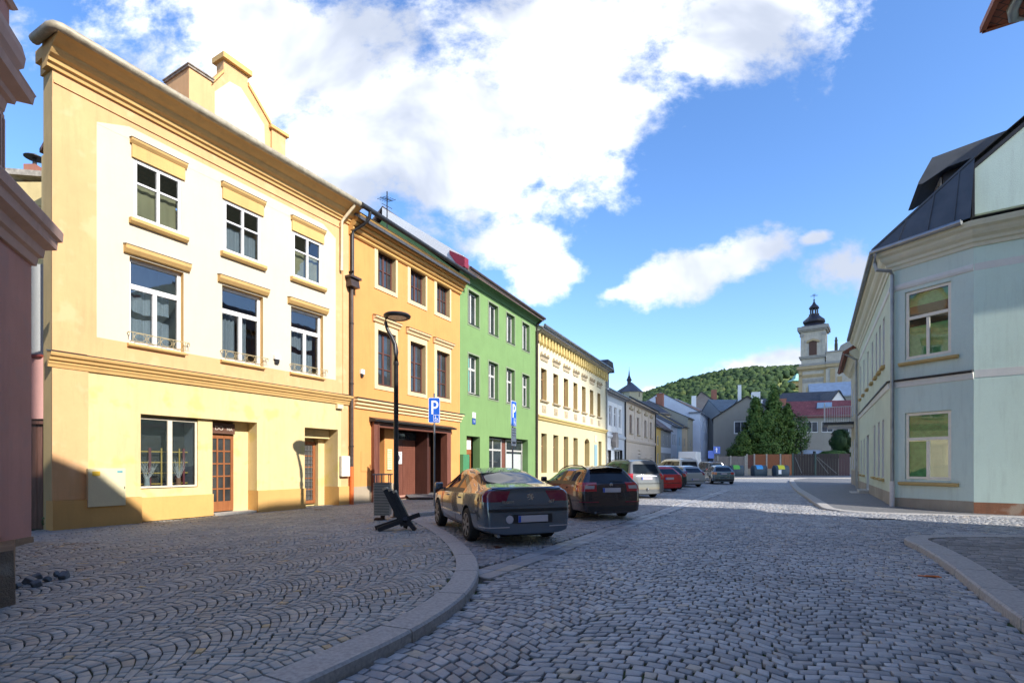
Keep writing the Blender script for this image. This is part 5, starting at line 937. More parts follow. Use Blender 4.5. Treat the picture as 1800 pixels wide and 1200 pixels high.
# parking signs
blue = solid('sign_blue_panel', (.012, .10, .52), .35, bumps=0, var=.03); wt = solid('sign_white', (.80, .82, .85), .35, bumps=0, var=.02); gpole = solid('sign_pole', (.20, .23, .27), .4, .5)
def rounded(b, w, h, z0, y0, y1, mi, r=.05, x0=0):
    P_ = []
    for cx, cz, a in ((w/2-r, z0+r, -90), (w/2-r, z0+h-r, 0), (-w/2+r, z0+h-r, 90), (-w/2+r, z0+r, 180)):
        for k in range(5): tt = math.radians(a+k*22.5); P_.append((x0+cx+r*math.cos(tt), cz+r*math.sin(tt)))
    b.prism(P_, y0, y1, mi, 'y')
def psign(x, y, z0, w, h, rz, label, pole_h, hc=True):
    t = thing('parking_sign', label, 'road sign', (x, y, gz(x, y)), rz); b = MB(); b.tube([(0, .05, 0), (0, .05, pole_h)], .032, 12); b.build('pole', gpole, t)
    b = MB(); rounded(b, w, h, z0, -.0, .02, 1); rounded(b, w-.03, h-.03, z0+.015, -.004, .0, 0, .04); pl = b.build('panel', [blue, wt], t)
    k = w/.5; b = MB(); yy = (-.008, -.0045); X = lambda v: v*k
    b.prism([(X(-.12), z0+h*.34), (X(-.04), z0+h*.34), (X(-.04), z0+h*.56), (X(-.04), z0+h*.88), (X(-.12), z0+h*.88)], yy[0], yy[1], 0, 'y')
    cz = z0+h*.72; ro, ri = h*.16, h*.085; n = 14; po = [(X(.02)+ro*.92*math.cos(a), cz+ro*math.sin(a)) for a in np.linspace(-math.pi/2, math.pi/2, n)]; pi_ = [(X(.02)+ri*.9*math.cos(a), cz+ri*math.sin(a)) for a in np.linspace(-math.pi/2, math.pi/2, n)]
    po = [(X(-.04), cz-ro)]+po+[(X(-.04), cz+ro)]; pi_ = [(X(-.04), cz-ri)]+pi_+[(X(-.04), cz+ri)]
    for i in range(len(po)-1): b.prism([po[i], po[i+1], pi_[i+1], pi_[i]], yy[0]-.0005, yy[1], 0, 'y')
    b.build('letter_P', wt, pl, recalc=True)
    if hc:
        b = MB(); x0 = X(.08); z1 = z0+h*.06; s_ = h*.26
        fr = .012
        for A_ in ((x0-.09, x0+.11, z1, z1+fr), (x0-.09, x0+.11, z1+s_-fr, z1+s_), (x0-.09, x0-.09+fr, z1, z1+s_), (x0+.11-fr, x0+.11, z1, z1+s_)): b.box(A_[0], A_[1], -.0075, -.0045, A_[2], A_[3])
        c = (x0, z1+s_*.38); 
        for i in range(12):
            a0, a1 = math.radians(110+i*21), math.radians(110+(i+1)*21); b.prism([(c[0]+.05*math.cos(a0), c[1]+.05*math.sin(a0)), (c[0]+.05*math.cos(a1), c[1]+.05*math.sin(a1)), (c[0]+.037*math.cos(a1), c[1]+.037*math.sin(a1)), (c[0]+.037*math.cos(a0), c[1]+.037*math.sin(a0))], -.0078, -.0046, 0, 'y')
        b.bar((x0-.02, -.006, z1+s_*.78), (x0-.01, -.006, z1+s_*.42), .003, .016, up=(1, 0, 0)); b.bar((x0-.01, -.0062, z1+s_*.44), (x0+.045, -.0062, z1+s_*.40), .003, .015); b.bar((x0+.045, -.006, z1+s_*.42), (x0+.07, -.006, z1+s_*.16), .003, .015, up=(1, 0, 0)); b.lathe([(.014, -.0078), (.014, -.0046)], (x0-.025, 0, z1+s_*.86), 10, axis='y')
        b.build('wheelchair_symbol', wt, pl)
    return t
psign(-2.72, 17.9, 2.92, .40, .88, math.radians(4), 'blue disabled parking sign on a grey pole in front of the brown garage door', 3.95)
s2 = psign(.07, 20.3, 2.95, .50, 1.0, math.radians(66), 'narrow-looking blue parking sign with a white plate below, in front of the green house', 4.0)
b = MB(); b.box(-.22, .22, -.01, .01, 2.18, 2.90); pw = b.build('supplementary_plate', wt, s2); b = MB(); b.box(-.16, .16, -.016, -.0105, 2.26, 2.34)
for i in range(4): b.box(-.18, .18, -.013, -.0105, 2.58+i*.1, 2.60+i*.1)
b.build('print', nk, pw)
t = thing('road_sign', 'small blue square sign with a white arrow on a pole before the grey gable house', 'road sign', (wx(1255, 60), 60, 0), .15); b = MB(); b.tube([(0, .05, 0), (0, .05, 4.0)], .04, 8); b.build('pole', gpole, t); b = MB(); b.box(-.75, .0, -.03, 0, 2.2, 3.1, 0); b.box(-.1, .75, -.06, -.031, 2.75, 3.6, 0); pl = b.build('panel', blue, t); b = MB(); b.prism([(.22, 2.9), (.34, 2.9), (.34, 3.2), (.44, 3.2), (.28, 3.5), (.12, 3.2), (.22, 3.2)], -.07, -.061, 0, 'y'); b.build('arrow', wt, pl)
# recycling bins
def rbin(x, y, lid, label, w=1.55, rz=0):
    t = thing('recycling_bin', label, 'recycling bin', (x, y, 0), rz, 'recycling bins by the fence'); b = MB(); w2 = w/2
    b.prism([(-.5, .12), (.5, .12), (.58, .55), (.56, 1.0), (.42, 1.28), (.15, 1.38), (-.15, 1.38), (-.42, 1.28), (-.56, 1.0), (-.58, .55)], -w2, w2); bd = b.build('bin_body', solid('bin_'+label.split()[0], (.04, .07, .10), .6, var=.2), t, bevel=.04, autosmooth=40)
    b = MB(); b.prism([(-.595, .92), (-.59, 1.05), (-.44, 1.32), (-.10, 1.42), (-.10, 1.39), (-.42, 1.27), (-.56, 1.0)], -w2+.25, w2-.55); b.build('lid', solid('lid_'+label.split()[0], lid, .4), t)
    b = MB()
    for sx_ in (-1, 1): b.lathe([(.1, -.05), (.1, .05)], (sx_*w2*.8, -.35, .1), 10, axis='x'); b.lathe([(.1, -.05), (.1, .05)], (sx_*w2*.8, .35, .1), 10, axis='x')
    b.build('castor', m_iron, t); return t
rbin(wx(1297, 62), 62.5, (.10, .45, .06), 'green-lidded dark recycling bin beside the grey-blue hatchback'); rbin(wx(1334, 62), 62, (.05, .35, .75), 'blue-lidded dark recycling bin, the middle of three'); yb_ = rbin(wx(1372, 61), 61, (.62, .62, .03), 'yellow-lidded dark recycling bin in front of the orange fence panel')
b = MB(); b.box(-.55, -.2, -.60, -.585, .35, .85); b.build('notice', wt, yb_)
# fences and gates at the end
def fence(label, name, x0, x1, Y0, Y1, z0, z1, mat, pw, posts, pm, diag=False, post_s=.18):
    P0 = Vector((wx(x0, Y0), Y0)); P1 = Vector((wx(x1, Y1), Y1)); rz, w = frame_at(P0, P1); t = thing(name, label, 'fence' if name == 'fence' else 'gate', (*P0, 0), rz); b = MB(); n = int(w/pw)
    for i in range(n): x = i*w/n; b.box(x+.01, x+w/n-.01, .02+random.uniform(-.01, .01), .05, z0, z1+random.uniform(-.02, .02))
    b.box(0, w, .05, .09, z0+.3, z0+.42); b.box(0, w, .05, .09, z1-.4, z1-.3); b.build('boards', mat, t)
    for p in posts: b = MB(); b.box(w*p-post_s/2, w*p+post_s/2, -.06, .12, -.1, z1+.1); b.build('post', pm, t)
    for a, c in (diag or ()): b = MB(); b.bar((w*a, -.02, z1-.4), (w*c, -.02, z0+.3), .04, .06); b.build('brace', MATS.get('brace_grey') or solid('brace_grey', (.2, .2, .2), .6), t)
    return t, w
ow = wood('orange_boards', (.20, .055, .015), (.28, .085, .025)); rb = wood('redbrown_boards', (.10, .03, .02), (.16, .05, .03)); gb_ = wood('grey_boards', (.16, .14, .13), (.24, .21, .19)); db = wood('black_brown', (.014, .007, .008), (.026, .013, .013)); cp = solid('concrete_post', (.36, .34, .30), .8, var=.2)
fence('weathered grey and brown board fence below the grey gable house', 'fence', 1256, 1313, 68, 67, .2, 2.55, gb_, .5, (.1, .5, .95), cp)
t, w = fence('orange-brown plank fence on a concrete base with pale posts behind the bins', 'fence', 1313, 1373, 67, 66, .95, 2.75, rb, .16, (0, .22, .58, .98), cp); b = MB(); b.box(0, w, -.02, .2, -.1, .94); b.build('base_wall', plaster('fence_base', (.34, .30, .24), .4), t); b = MB(); b.box(w*.24, w*.56, -.0, .018, .96, 2.8); b.box(w*.60, w*.97, -.0, .018, .96, 2.8); b.build('orange_panel', ow, t)
fence('bright orange-brown plank gate panel behind the yellow-lidded bin', 'gate', 1374, 1393, 66, 66, .05, 2.8, ow, .3, (), cp)
fence('wide almost black double garage gate with diagonal braces', 'gate', 1393.5, 1474, 66, 64.5, .05, 2.85, db, .3, (.0, .50), solid('green_post', (.05, .09, .08), .6), ((.54, .96), (.50, .78), (.05, .2)))
fence('dark maroon board gate beside the cream house', 'gate', 1474.5, 1494, 64.5, 64.2, .05, 2.85, wood('maroon_boards', (.05, .018, .028), (.07, .03, .035)), .25, (), cp)
t = thing('garage_roof', 'low pale metal shed roof just over the gate', 'shed', (wx(1380, 70), 70, 0), 0); b = MB(); b.prism([(0, 2.7), (5, 3.5), (5, 3.6), (0, 2.85)], 0, 7.5); b.build('roof', MATS['pale_roof'], t); b = MB(); b.box(0.1, 7.4, .1, 4.9, 0, 2.75); b.build('wall', fw['f_conc'], t)
b = MB(); [b.bar((x, .5, 2.8), (x, .5, 3.3), .25, .25) for x in (.9, 2.6, 4.3)]; b.build('vent', m_darkm, t)
kf = MB(); kf.prism([(0, -.1), (.25, -.1), (.25, .10), (0, .10)], 0, 26); o = kf.build('kerb', m_kerb, loc=(wx(1283, 54), 53.5, 0)); o['kind'] = 'structure'; b = MB(); b.face([(0, .25, .09), (26, .25, .09), (26, 13, .09), (0, 13, .09)]); o = b.build('pavement', m_farsw, loc=(wx(1283, 54), 53.5, 0)); o['kind'] = 'structure'
# manhole covers, loose cobbles, litter, twigs
for x, y, r, lab in ((-7.95, 9.35, .33, 'round iron manhole cover near the pink house'), (-6.35, 17.2, .3, 'round iron manhole cover at the foot of the orange pipe'), (-.35, 7.9+1.6, .16, 'small rusty water-valve cover in the parking bay')):
    z = max(gz(x, y), 0) if x < -1 else 0; t = MB(); t.lathe([(r, z-.02), (r, z+.006), (r-.02, z+.009), (r-.03, z+.004), (.02, z+.004)], (x, y, 0), 28); o = t.build('manhole_cover', solid('rust_iron' if x > -1 else 'cast_iron', (.14, .07, .05) if x > -1 else (.10, .085, .075), .6, .4, .3, 20, .6), autosmooth=30); tag(o, lab, 'manhole cover')
t = MB(); 
for i in range(9): t.box(-.45+i*.1, -.38+i*.1, -.13, .13, .0, .012)
t.box(-.48, .48, .13, .16, 0, .012); t.box(-.48, .48, -.16, -.13, 0, .012); o = t.build('drain_grate', m_iron, loc=(10.3, 14.35, 0), rotz=-.1); tag(o, 'iron drain grate in the sunlit cobbles before the mint house', 'drain')
mloose = solid('loose_stone', (.13, .15, .17), .7, 0, .3, 20, .6)
for i, (x, y) in enumerate(((-5.75, 5.95), (-5.62, 6.05), (-5.85, 6.2), (-5.72, 6.3), (-5.95, 6.42), (-5.66, 6.48), (-5.86, 6.6))):
    t = MB(); s_ = .036+.010*(i % 3); t.box(-s_, s_, -s_*.9, s_*.9, -s_*.6, s_*.9); o = t.build('loose_cobble', mloose, bevel=.012, loc=(x, y, gz(x, y)+.03)); o.rotation_euler = (.3*i, .2*i-.5, i); tag(o, 'loose dark cobblestone fallen at the foot of the rough stone base', 'cobblestone', 'loose cobbles at the pink house')
t = MB(); t.box(-.13, .13, -.02, .02, 0, .01); t.box(-.05, .1, -.03, .0, .01, .022); o = t.build('litter_wrapper', solid('orange_wrap', (.65, .16, .04), .5), loc=(5.75, 7.05, .0), rotz=-.4); tag(o, 'orange wrapper lying in the gutter by the right kerb', 'litter')
vb = solid('white_twig', (.62, .6, .58), .7)
for k, (u, lab) in enumerate(((2.17, 'white bare twigs in a glass vase in the shop window'), (2.98, 'white bare twigs in a clay pot in the shop window'))):
    P_ = Vector(FA[0])+(Vector(FA[1])-Vector(FA[0])).normalized()*u+Vector((-.87, .494))*.42; t = thing('twig_vase', lab, 'vase', (P_.x, P_.y, .90), 0)
    b = MB(); b.lathe([(.05, 0), (.075, .08), (.06, .2), (.07, .25)], n=14); b.build('vase', solid('vase_%d' % k, (.45, .5, .5) if k == 0 else (.4, .22, .14), .3), t, autosmooth=40); b = MB(); R_ = random.Random(5+k)
    for i in range(22):
        a = R_.uniform(0, 6.28); l = R_.uniform(.35, .6); sp = R_.uniform(.1, .42); p = Vector((0, 0, .2)); pts = [p]
        for j in range(4): p = p+Vector((math.cos(a)*sp*l*.35, math.sin(a)*sp*l*.2, l*.26))+Vector((R_.uniform(-.03, .03),)*2+(0,)); pts.append(p)
        b.tube(pts, [.007, .006, .005, .004, .002], 4)
        q = pts[2]; b.tube([q, q+Vector((math.cos(a+1)*.1, math.sin(a+1)*.05, .12))], [.004, .002], 4)
    b.build('twigs', vb, t)
# ================================================================ CARS
def carpaint(name, c, metal=.5, rough=.25):
    m, N, L, P = newmat(name); P.inputs['Base Color'].default_value = c4(c); P.inputs['Metallic'].default_value = metal; P.inputs['Roughness'].default_value = rough; P.inputs['Coat Weight'].default_value = 1; P.inputs['Coat Roughness'].default_value = .02
    co = coords(N, L); d = mrange(N, L, nz(N, L, co, 3, 6, .7), .4, .8, 0, .25); L.new(mixc(N, L, d, c, tuple(x*.7+.05 for x in c)), P.inputs['Base Color']); L.new(mrange(N, L, nz(N, L, co, 2, 4), .3, .7, rough-.03, rough+.05), P.inputs['Roughness']); return m
m_cgl = glass_dark('car_glass', (.008, .012, .018), .02, .0, .5, 1.36); m_trim = solid('black_trim', (.018, .018, .02), .5, bumps=.1); m_tyre = solid('tyre', (.018, .018, .018), .85, bumps=.3, scale=20); m_alloy = solid('alloy', (.42, .40, .38), .35, .8, .08); m_chrome = solid('chrome', (.7, .7, .7), .12, 1, .02, bumps=0)
m_red = solid('red_lens', (.35, .012, .02), .08, bumps=0, coat=1); m_dred = solid('dark_red_lens', (.16, .01, .03), .06, bumps=0, coat=1); m_clearl = solid('clear_lens', (.45, .42, .44), .1, .3, bumps=0, coat=1); m_orl = solid('orange_lens', (.7, .25, .1), .15, bumps=0, coat=1); m_plate = solid('number_plate', (.50, .46, .50), .4, bumps=0, var=.02); m_eu = solid('plate_blue', (.02, .08, .45), .4, bumps=0)
m_well = solid('wheel_well', (.008, .008, .008), .95, bumps=0)
def wheel(par, x, y, r, w, spokes, side, name='wheel'):
    b = MB(); pr = [(r*.66, -w/2), (r*.9, -w/2), (r*.985, -w*.38), (r, -w*.2), (r, w*.2), (r*.985, w*.38), (r*.9, w/2), (r*.66, w/2)]
    b.lathe(pr, (0, 0, 0), 36, axis='x'); o = b.build(name, m_tyre, par, autosmooth=40); o.location = (x, y, r)
    b = MB(); f = side*w/2; b.lathe([(r*.70, f*.5), (r*.70, f*1.02), (r*.655, f*1.02), (r*.64, f*.55), (r*.64, f*.35)], (0, 0, 0), 36, axis='x'); b.lathe([(.01, f*.98), (r*.15, f*.98), (r*.17, f*.7)], (0, 0, 0), 16, axis='x')
    for i in range(spokes):
        a = 2*math.pi*i/spokes+.3; ca, sa = math.cos(a), math.sin(a); b.bar((f*.90, ca*r*.10, sa*r*.10), (f*.93, ca*r*.67, sa*r*.67), r*.17, .03, up=(1, 0, 0))
    b.lathe([(.0, f*.25), (r*.64, f*.25)], (0, 0, 0), 24, 1, axis='x'); b.build('rim', [m_alloy, m_trim], o, autosmooth=30); return o
def make_car(name, label, cat, cfg, X, Y, alpha, paint, grp='cars parked along the left side'):
    """X,Y = middle of the rear bumper on the ground, alpha = heading left of +Y in degrees"""
    L_ = cfg['L']; a = math.radians(alpha); h = Vector((-math.sin(a), math.cos(a))); root = thing(name, label, cat, (X+h.x*L_/2, Y+h.y*L_/2, 0), a, grp)
    st = cfg['st']; w0 = cfg['w']; zb0 = cfg.get('zb', .20); NL = 10; mats = [paint, m_cgl, m_trim, m_well]
    bm = bmesh.new(); rows = []
    for s in st:
        y, k, zt, zbelt, w, tw = s[:6]; off = s[6] if len(s) > 6 else None; zb = s[7] if len(s) > 7 else zb0
        if k == 'c': Lv = [(0, zb), (.78*w, zb), (.96*w, zb+.07), (1.0*w, zb+.27), (1.0*w, zbelt-.15), (.975*w, zbelt), (.945*w, zbelt+.035), (tw, zt-.085), (tw-.11, zt-.015), (0, zt+.012)]
        else: Lv = [(0, zb), (.78*w, zb), (.96*w, zb+.07), (1.0*w, zb+.27), (1.0*w, zbelt-.15), (.975*w, zbelt), (.93*w, min(zbelt+.035, zt-.01)), (.82*w, zt-.008), (.55*w, zt+.004), (0, zt+.015)]
        off = off or [0]*NL; r = []
        for i, (x, z) in enumerate(Lv): r.append((bm.verts.new((x, y+off[i], z)), bm.verts.new((-x, y+off[i], z)) if x > 0 else None))
        rows.append(r)
    cl = bm.edges.layers.float.new('crease_edge')
    def cell(i, j):   # material of the cell between station i,i+1 and level j,j+1
        return cfg['mat'](i, j, st)
    for i in range(len(rows)-1):
        for j in range(NL-1):
            for sd in (0, 1):
                q = [rows[i][j], rows[i+1][j], rows[i+1][j+1], rows[i][j+1]]; v = [p[sd] if p[sd] else p[0] for p in q]
                if len(set(v)) < 4: v = list(dict.fromkeys(v))
                if sd: v = v[::-1]
                f = bm.faces.new(v); f.material_index = cell(i, j)
    for e, r in ((0, rows[0]), (1, rows[-1])):
        for j in range(NL-1):
            v = [r[j][0], r[j+1][0], r[j+1][1] or r[j+1][0], r[j][1] or r[j][0]]; v = list(dict.fromkeys(v))
            if len(v) >= 3: f = bm.faces.new(v if e else v[::-1]); f.material_index = cfg['cap'](e, j)
    def cr(a_, b_, v):
        e_ = bm.edges.get((a_, b_)) if a_ and b_ else None
        if e_: e_[cl] = v
    for i in range(len(rows)):
        for j in range(NL):
            for sd in (0, 1):
                if i < len(rows)-1 and j in (2, 5): cr(rows[i][j][sd], rows[i+1][j][sd], .55)
                if i < len(rows)-1 and j == 8: cr(rows[i][j][sd], rows[i+1][j][sd], .35)
                if i == 0 and j < NL-1: cr(rows[0][j][sd] or rows[0][j][0], rows[0][j+1][sd] or rows[0][j+1][0], .35)
        if i == 0:
            for j in (5, 6, 8): cr(rows[0][j][0], rows[0][j][1], .6)
    bmesh.ops.recalc_face_normals(bm, faces=bm.faces); me = bpy.data.meshes.new('cage'); bm.to_mesh(me); bm.free()
    for m in mats: me.materials.append(m)
    o = bpy.data.objects.new('cage', me); COL.objects.link(o); s = o.modifiers.new('s', 'SUBSURF'); s.levels = s.render_levels = 3
    cut = MB(); R = cfg['r']; ar = cfg.get('arch', R+.045); yr, yf = -L_/2+cfg['ro'], -L_/2+cfg['ro']+cfg['wb']
    for yy in (yr, yf):
        for sd in (-1, 1): cut.lathe([(ar, sd*(w0-.30)), (ar, sd*(w0+.25))], (0, yy, R+.01), 40, 3, axis='x')
    co_ = cut.build('cutter', mats); bo = o.modifiers.new('b', 'BOOLEAN'); bo.operation = 'DIFFERENCE'; bo.object = co_; bo.solver = 'EXACT'
    dg = bpy.context.evaluated_depsgraph_get(); em = bpy.data.meshes.new_from_object(o.evaluated_get(dg)); bpy.data.objects.remove(o); bpy.data.objects.remove(co_)
    bvh = BVHTree.FromPolygons([v.co[:] for v in em.vertices], [p.vertices[:] for p in em.polygons])
    names = ['body', 'glazing', 'trim', 'wheel_arch']; base = None
    for k in (0, 1, 2, 3):
        b = bmesh.new(); b.from_mesh(em); kill = [f for f in b.faces if f.material_index != k]
        bmesh.ops.delete(b, geom=kill, context='FACES')
        if not b.faces: b.free(); continue
        m2 = bpy.data.meshes.new(names[k]); 
        for f in b.faces: f.material_index = 0; f.smooth = True
        b.to_mesh(m2); b.free(); m2.materials.append(mats[k]); m2.set_sharp_from_angle(angle=math.radians(38)); q = bpy.data.objects.new(names[k], m2); COL.objects.link(q); q.parent = root
        if k == 0: base = q
    yc = -L_/2+cfg.get('pc', .75)
    def hit(th, z, y0=None):   # ray from outside toward the axis at the rear
        d = Vector((-math.sin(th), math.cos(th), 0)); o_ = Vector((0, yc if y0 is None else y0, z))-d*4; p, n, i_, _ = bvh.ray_cast(o_, d); return (p, n) if p else (None, None)
    def patch_pts(f, nu, nv, lift=.007, back=.02):
        b = MB(); G = []
        for i in range(nu+1):
            row = []
            for j in range(nv+1):
                p, n = f(i/nu, j/nv)
                if p is None: return None
                if n.dot(p-Vector((0, yc, p.z))) < 0: n = -n
                row.append((p+n*lift, p-n*back))
            G.append(row)
        nn = (nu+1)*(nv+1); V = [g[0] for r in G for g in r]+[g[1] for r in G for g in r]; F = []
        for i in range(nu):
            for j in range(nv): k = i*(nv+1)+j; F.append((k, k+nv+1, k+nv+2, k+1))
        rim = [(i, 0) for i in range(nu)]+[(nu, j) for j in range(nv)]+[(i, nv) for i in range(nu, 0, -1)]+[(0, j) for j in range(nv, 0, -1)]; rim = [i*(nv+1)+j for i, j in rim]
        for a_, c_ in zip(rim, rim[1:]+rim[:1]): F.append((a_, c_, c_+nn, a_+nn))
        b.add(V, F); return b
    def rear_patch(nm, mat, x0, x1, z0, z1, lift=.006, skew=0, nu=8, nv=4, par=None, x0t=None, x1t=None):
        def f(u, v):
            xa = x0+((x0t if x0t is not None else x0)-x0)*v; xb = x1+((x1t if x1t is not None else x1)-x1)*v; x = xa+(xb-xa)*u; p, n, _, _ = bvh.ray_cast(Vector((x, -L_, z0+(z1-z0)*v)), Vector((0, 1, 0))); return p, n
        b = patch_pts(f, nu, nv, lift); return b.build(nm, mat, par or root, autosmooth=50) if b else None
    def wrap_patch(nm, mat, t0, t1, z0, z1, lift=.008, par=None, t0t=None, t1t=None, nu=12, nv=5):
        def f(u, v): ta = t0+((t0t if t0t is not None else t0)-t0)*v; tb = t1+((t1t if t1t is not None else t1)-t1)*v; return hit(math.radians(ta+(tb-ta)*u), z0+(z1-z0)*v)
        b = patch_pts(f, nu, nv, lift); return b.build(nm, mat, par or root, autosmooth=50) if b else None
    def side_patch(nm, mat, sd, pa, pb, wd, lift=.004, par=None, nu=12):
        def f(u, v): q = Vector(pa).lerp(Vector(pb), u); dirn = Vector((pb[0]-pa[0], pb[1]-pa[1])).normalized(); off = Vector((-dirn.y, dirn.x))*(v-.5)*wd; p, n, _, _ = bvh.ray_cast(Vector((sd*3, q.x+off.x, q.y+off.y)), Vector((-sd, 0, 0))); return p, n
        b = MB(); G = []
        for i in range(nu+1):
            for j in (0, 1):
                p, n = f(i/nu, j)
                if p is None: return None
                if n.x*sd < 0: n = -n
                G.append((p+n*lift, p-n*.01))
        V = [g[0] for g in G]+[g[1] for g in G]; m_ = len(G); F = []
        for i in range(nu): k = 2*i; F += [(k, k+2, k+3, k+1), (k, k+2, k+2+m_, k+m_), (k+1, k+3, k+3+m_, k+1+m_)]
        b.add(V, F); return b.build(nm, mat, par or root, smooth=False)
    for yy in (yr, yf):
        for sd in (-1, 1): wheel(root, sd*(w0-.115), yy, R, .21, cfg.get('spokes', 7), sd)
    und = MB(); und.box(-w0+.32, w0-.32, -L_/2+.35, L_/2-.5, .16, .34); und.build('underbody', m_well, root)
    # mirrors, handles, seams
    my, mz = cfg['mirror']
    for sd in (-1, 1):
        b = MB(); p, n, _, _ = bvh.ray_cast(Vector((sd*3, my, mz)), Vector((-sd, 0, 0))); x_ = abs(p.x) if p else w0*.9
        b.box(sd*(x_-.02), sd*(x_+.08), my-.03, my+.03, mz-.01, mz+.03); b.box(sd*(x_+.05), sd*(x_+.24), my-.05, my+.08, mz-.02, mz+.15); b.build('wing_mirror', paint if cfg.get('pm', 1) else m_trim, root, bevel=.035, autosmooth=70)
        for ya, yb in cfg.get('seams', ()):
            side_patch('door_seam', m_trim, sd, (ya, zb0+.12), (yb, cfg['belt']+.0), .008)
        for hy in cfg.get('handles', ()):
            p, n, _, _ = bvh.ray_cast(Vector((sd*3, hy, cfg['belt']-.10)), Vector((-sd, 0, 0)))
            if p: b = MB(); b.box(sd*(abs(p.x)-.01), sd*(abs(p.x)+.035), hy-.09, hy+.09, cfg['belt']-.115, cfg['belt']-.085); b.build('door_handle', paint, root, bevel=.008)
    if cfg.get('rub'): 
        for sd in (-1, 1): side_patch('rub_strip', cfg['rub'], sd, (yr+R+.12, .50), (yf-R-.10, .50), .03, .012)
    cfg['detail'](dict(root=root, rear=rear_patch, wrap=wrap_patch, side=side_patch, bvh=bvh, L=L_, w=w0, base=base, paint=paint))
    return root
def plate(c, z, x=0, w=.26, h=.055):
    p, n, _, _ = c['bvh'].ray_cast(Vector((x, -c['L'], z)), Vector((0, 1, 0))); y = p.y-.02; b = MB(); b.box(x-w, x+w, y-.004, y+.03, z-h, z+h, 0); b.box(x-w-.001, x-w+.05, y-.006, y+.028, z-h-.001, z+h+.001, 1); b.build('number_plate', [m_plate, m_eu], c['root'], bevel=.003)
def rtext(c, s, size, x, z, mat=None):
    p, n, _, _ = c['bvh'].ray_cast(Vector((x, -c['L'], z)), Vector((0, 1, 0)))
    if p: text_part('lettering', s, size, mat or m_chrome, c['root'], (x, p.y-.012, z), bold=.002)
def shape_badge(c, polys, x, z, s, name='emblem'):
    p, n, _, _ = c['bvh'].ray_cast(Vector((x, -c['L'], z)), Vector((0, 1, 0))); b = MB()
    for q in polys: b.prism([(x+a*s, z+d*s) for a, d in q], p.y-.014, p.y+.004, 0, 'y')
    b.build(name, m_chrome, c['root'])
# --- sedan
def sed_mat(i, j, st):
    y0, y1 = st[i][0], st[i+1][0]; k0, k1 = st[i][1], st[i+1][1]
    if j == 5 and 'c' in (k0, k1) and not (k0 == 'h' and y0 < 0): return 2
    if j in (6,):
        if k0 == 'c' and k1 == 'c': return 2 if y1-y0 < .12 else 1
        if k0 == 'c' and k1 == 'h': return 1
        return 0
    if j in (7, 8) and (k0 != k1): return 1
    if j == 0: return 2
    return 0
O = [0, 0, 0, 0, .01, .05, .06, .06, .06, .06]
sedan = dict(L=4.70, w=.945, r=.335, ro=1.10, wb=2.72, zb=.23, belt=.95, mirror=(.98, .96), seams=((-.30, -.32), (.92, .96), (-1.02, -.98)), handles=(-.62, .42), rub=m_chrome, spokes=7, pc=.9,
  st=[(-2.36, 'h', 1.08, .98, .76, .6, [.03, 0, 0, 0, .04, .09, .10, .10, .10, .10]), (-2.30, 'h', 1.10, .99, .86, .6, O), (-2.10, 'h', 1.12, .99, .915, .6), (-1.78, 'h', 1.115, .985, .93, .6), (-.84, 'c', 1.41, .96, .93, .66), (-.34, 'c', 1.465, .945, .93, .62), (-.26, 'c', 1.468, .944, .93, .62), (.25, 'c', 1.455, .93, .93, .62), (.58, 'c', 1.40, .92, .93, .61), (1.42, 'h', 1.0, .88, .92, .6), (1.9, 'h', .90, .80, .90, .6), (2.2, 'h', .76, .68, .84, .6), (2.33, 'h', .62, .54, .66, .5)],
  mat=sed_mat, cap=lambda e, j: 2 if j == 0 else 0)
lion = [[(-.5, .35), (-.15, .5), (.1, .4), (.02, .15), (-.3, .1)], [(-.1, .42), (.3, .5), (.42, .3), (.1, .2)], [(-.05, .2), (.25, .2), (.3, -.2), (.05, -.25)], [(-.5, .02), (-.02, .12), (.02, -.0), (-.45, -.12)], [(-.35, -.32), (.1, -.1), (.16, -.22), (-.2, -.48)], [(.1, -.2), (.32, -.2), (.42, -.5), (.2, -.5)], [(.3, -.1), (.5, .12), (.56, .02), (.38, -.24)]]
def det1(c):
    for sd in (-1, 1):
        l = c['wrap']('tail_light', m_dred, sd*28, sd*68, .845, 1.045, .010, t0t=sd*24, t1t=sd*60); 
        c['wrap']('lamp_core', solid('dark_lens', (.04, .01, .015), .08, bumps=0, coat=1) if 'dark_lens' not in MATS else MATS['dark_lens'], sd*52, sd*62, .88, .98, .016, par=l, nu=4, nv=3)
    c['rear']('bumper_strip', m_trim, -.80, .80, .655, .715, .012, nu=14, nv=2); c['rear']('plate_recess', m_trim, -.33, .47, .44, .61, .003, nu=8, nv=2); plate(c, .525, .07, .30, .062)
    c['rear']('boot_seam', m_trim, -.60, .60, .765, .773, .004, nu=12, nv=1); c['rear']('boot_lip', c['paint'], -.70, .70, 1.075, 1.098, .022, nu=12, nv=2)
    shape_badge(c, lion, .04, .925, .135); rtext(c, 'PEUGEOT', .055, -.42, .84); rtext(c, '407', .085, .46, .84)
    c['wrap']('reflector', m_clearl, 24, 58, .37, .39, .01, nu=8, nv=1); c['wrap']('reflector', m_clearl, -24, -58, .37, .39, .01, nu=8, nv=1)
    b = MB(); p, n, _, _ = c['bvh'].ray_cast(Vector((-.40, -c['L'], .52)), Vector((0, 1, 0))); b.lathe([(.075, -.008), (.07, -.014), (.0, -.016)], (-.40, p.y, .52), 20, axis='y'); b.build('round_cover', m_plate, c['root'])
    b = MB(); b.tube([(-.62, -2.2, .23), (-.62, -2.36, .22)], .03, 10); b.build('exhaust', m_zinc, c['root'])
sedan['detail'] = det1
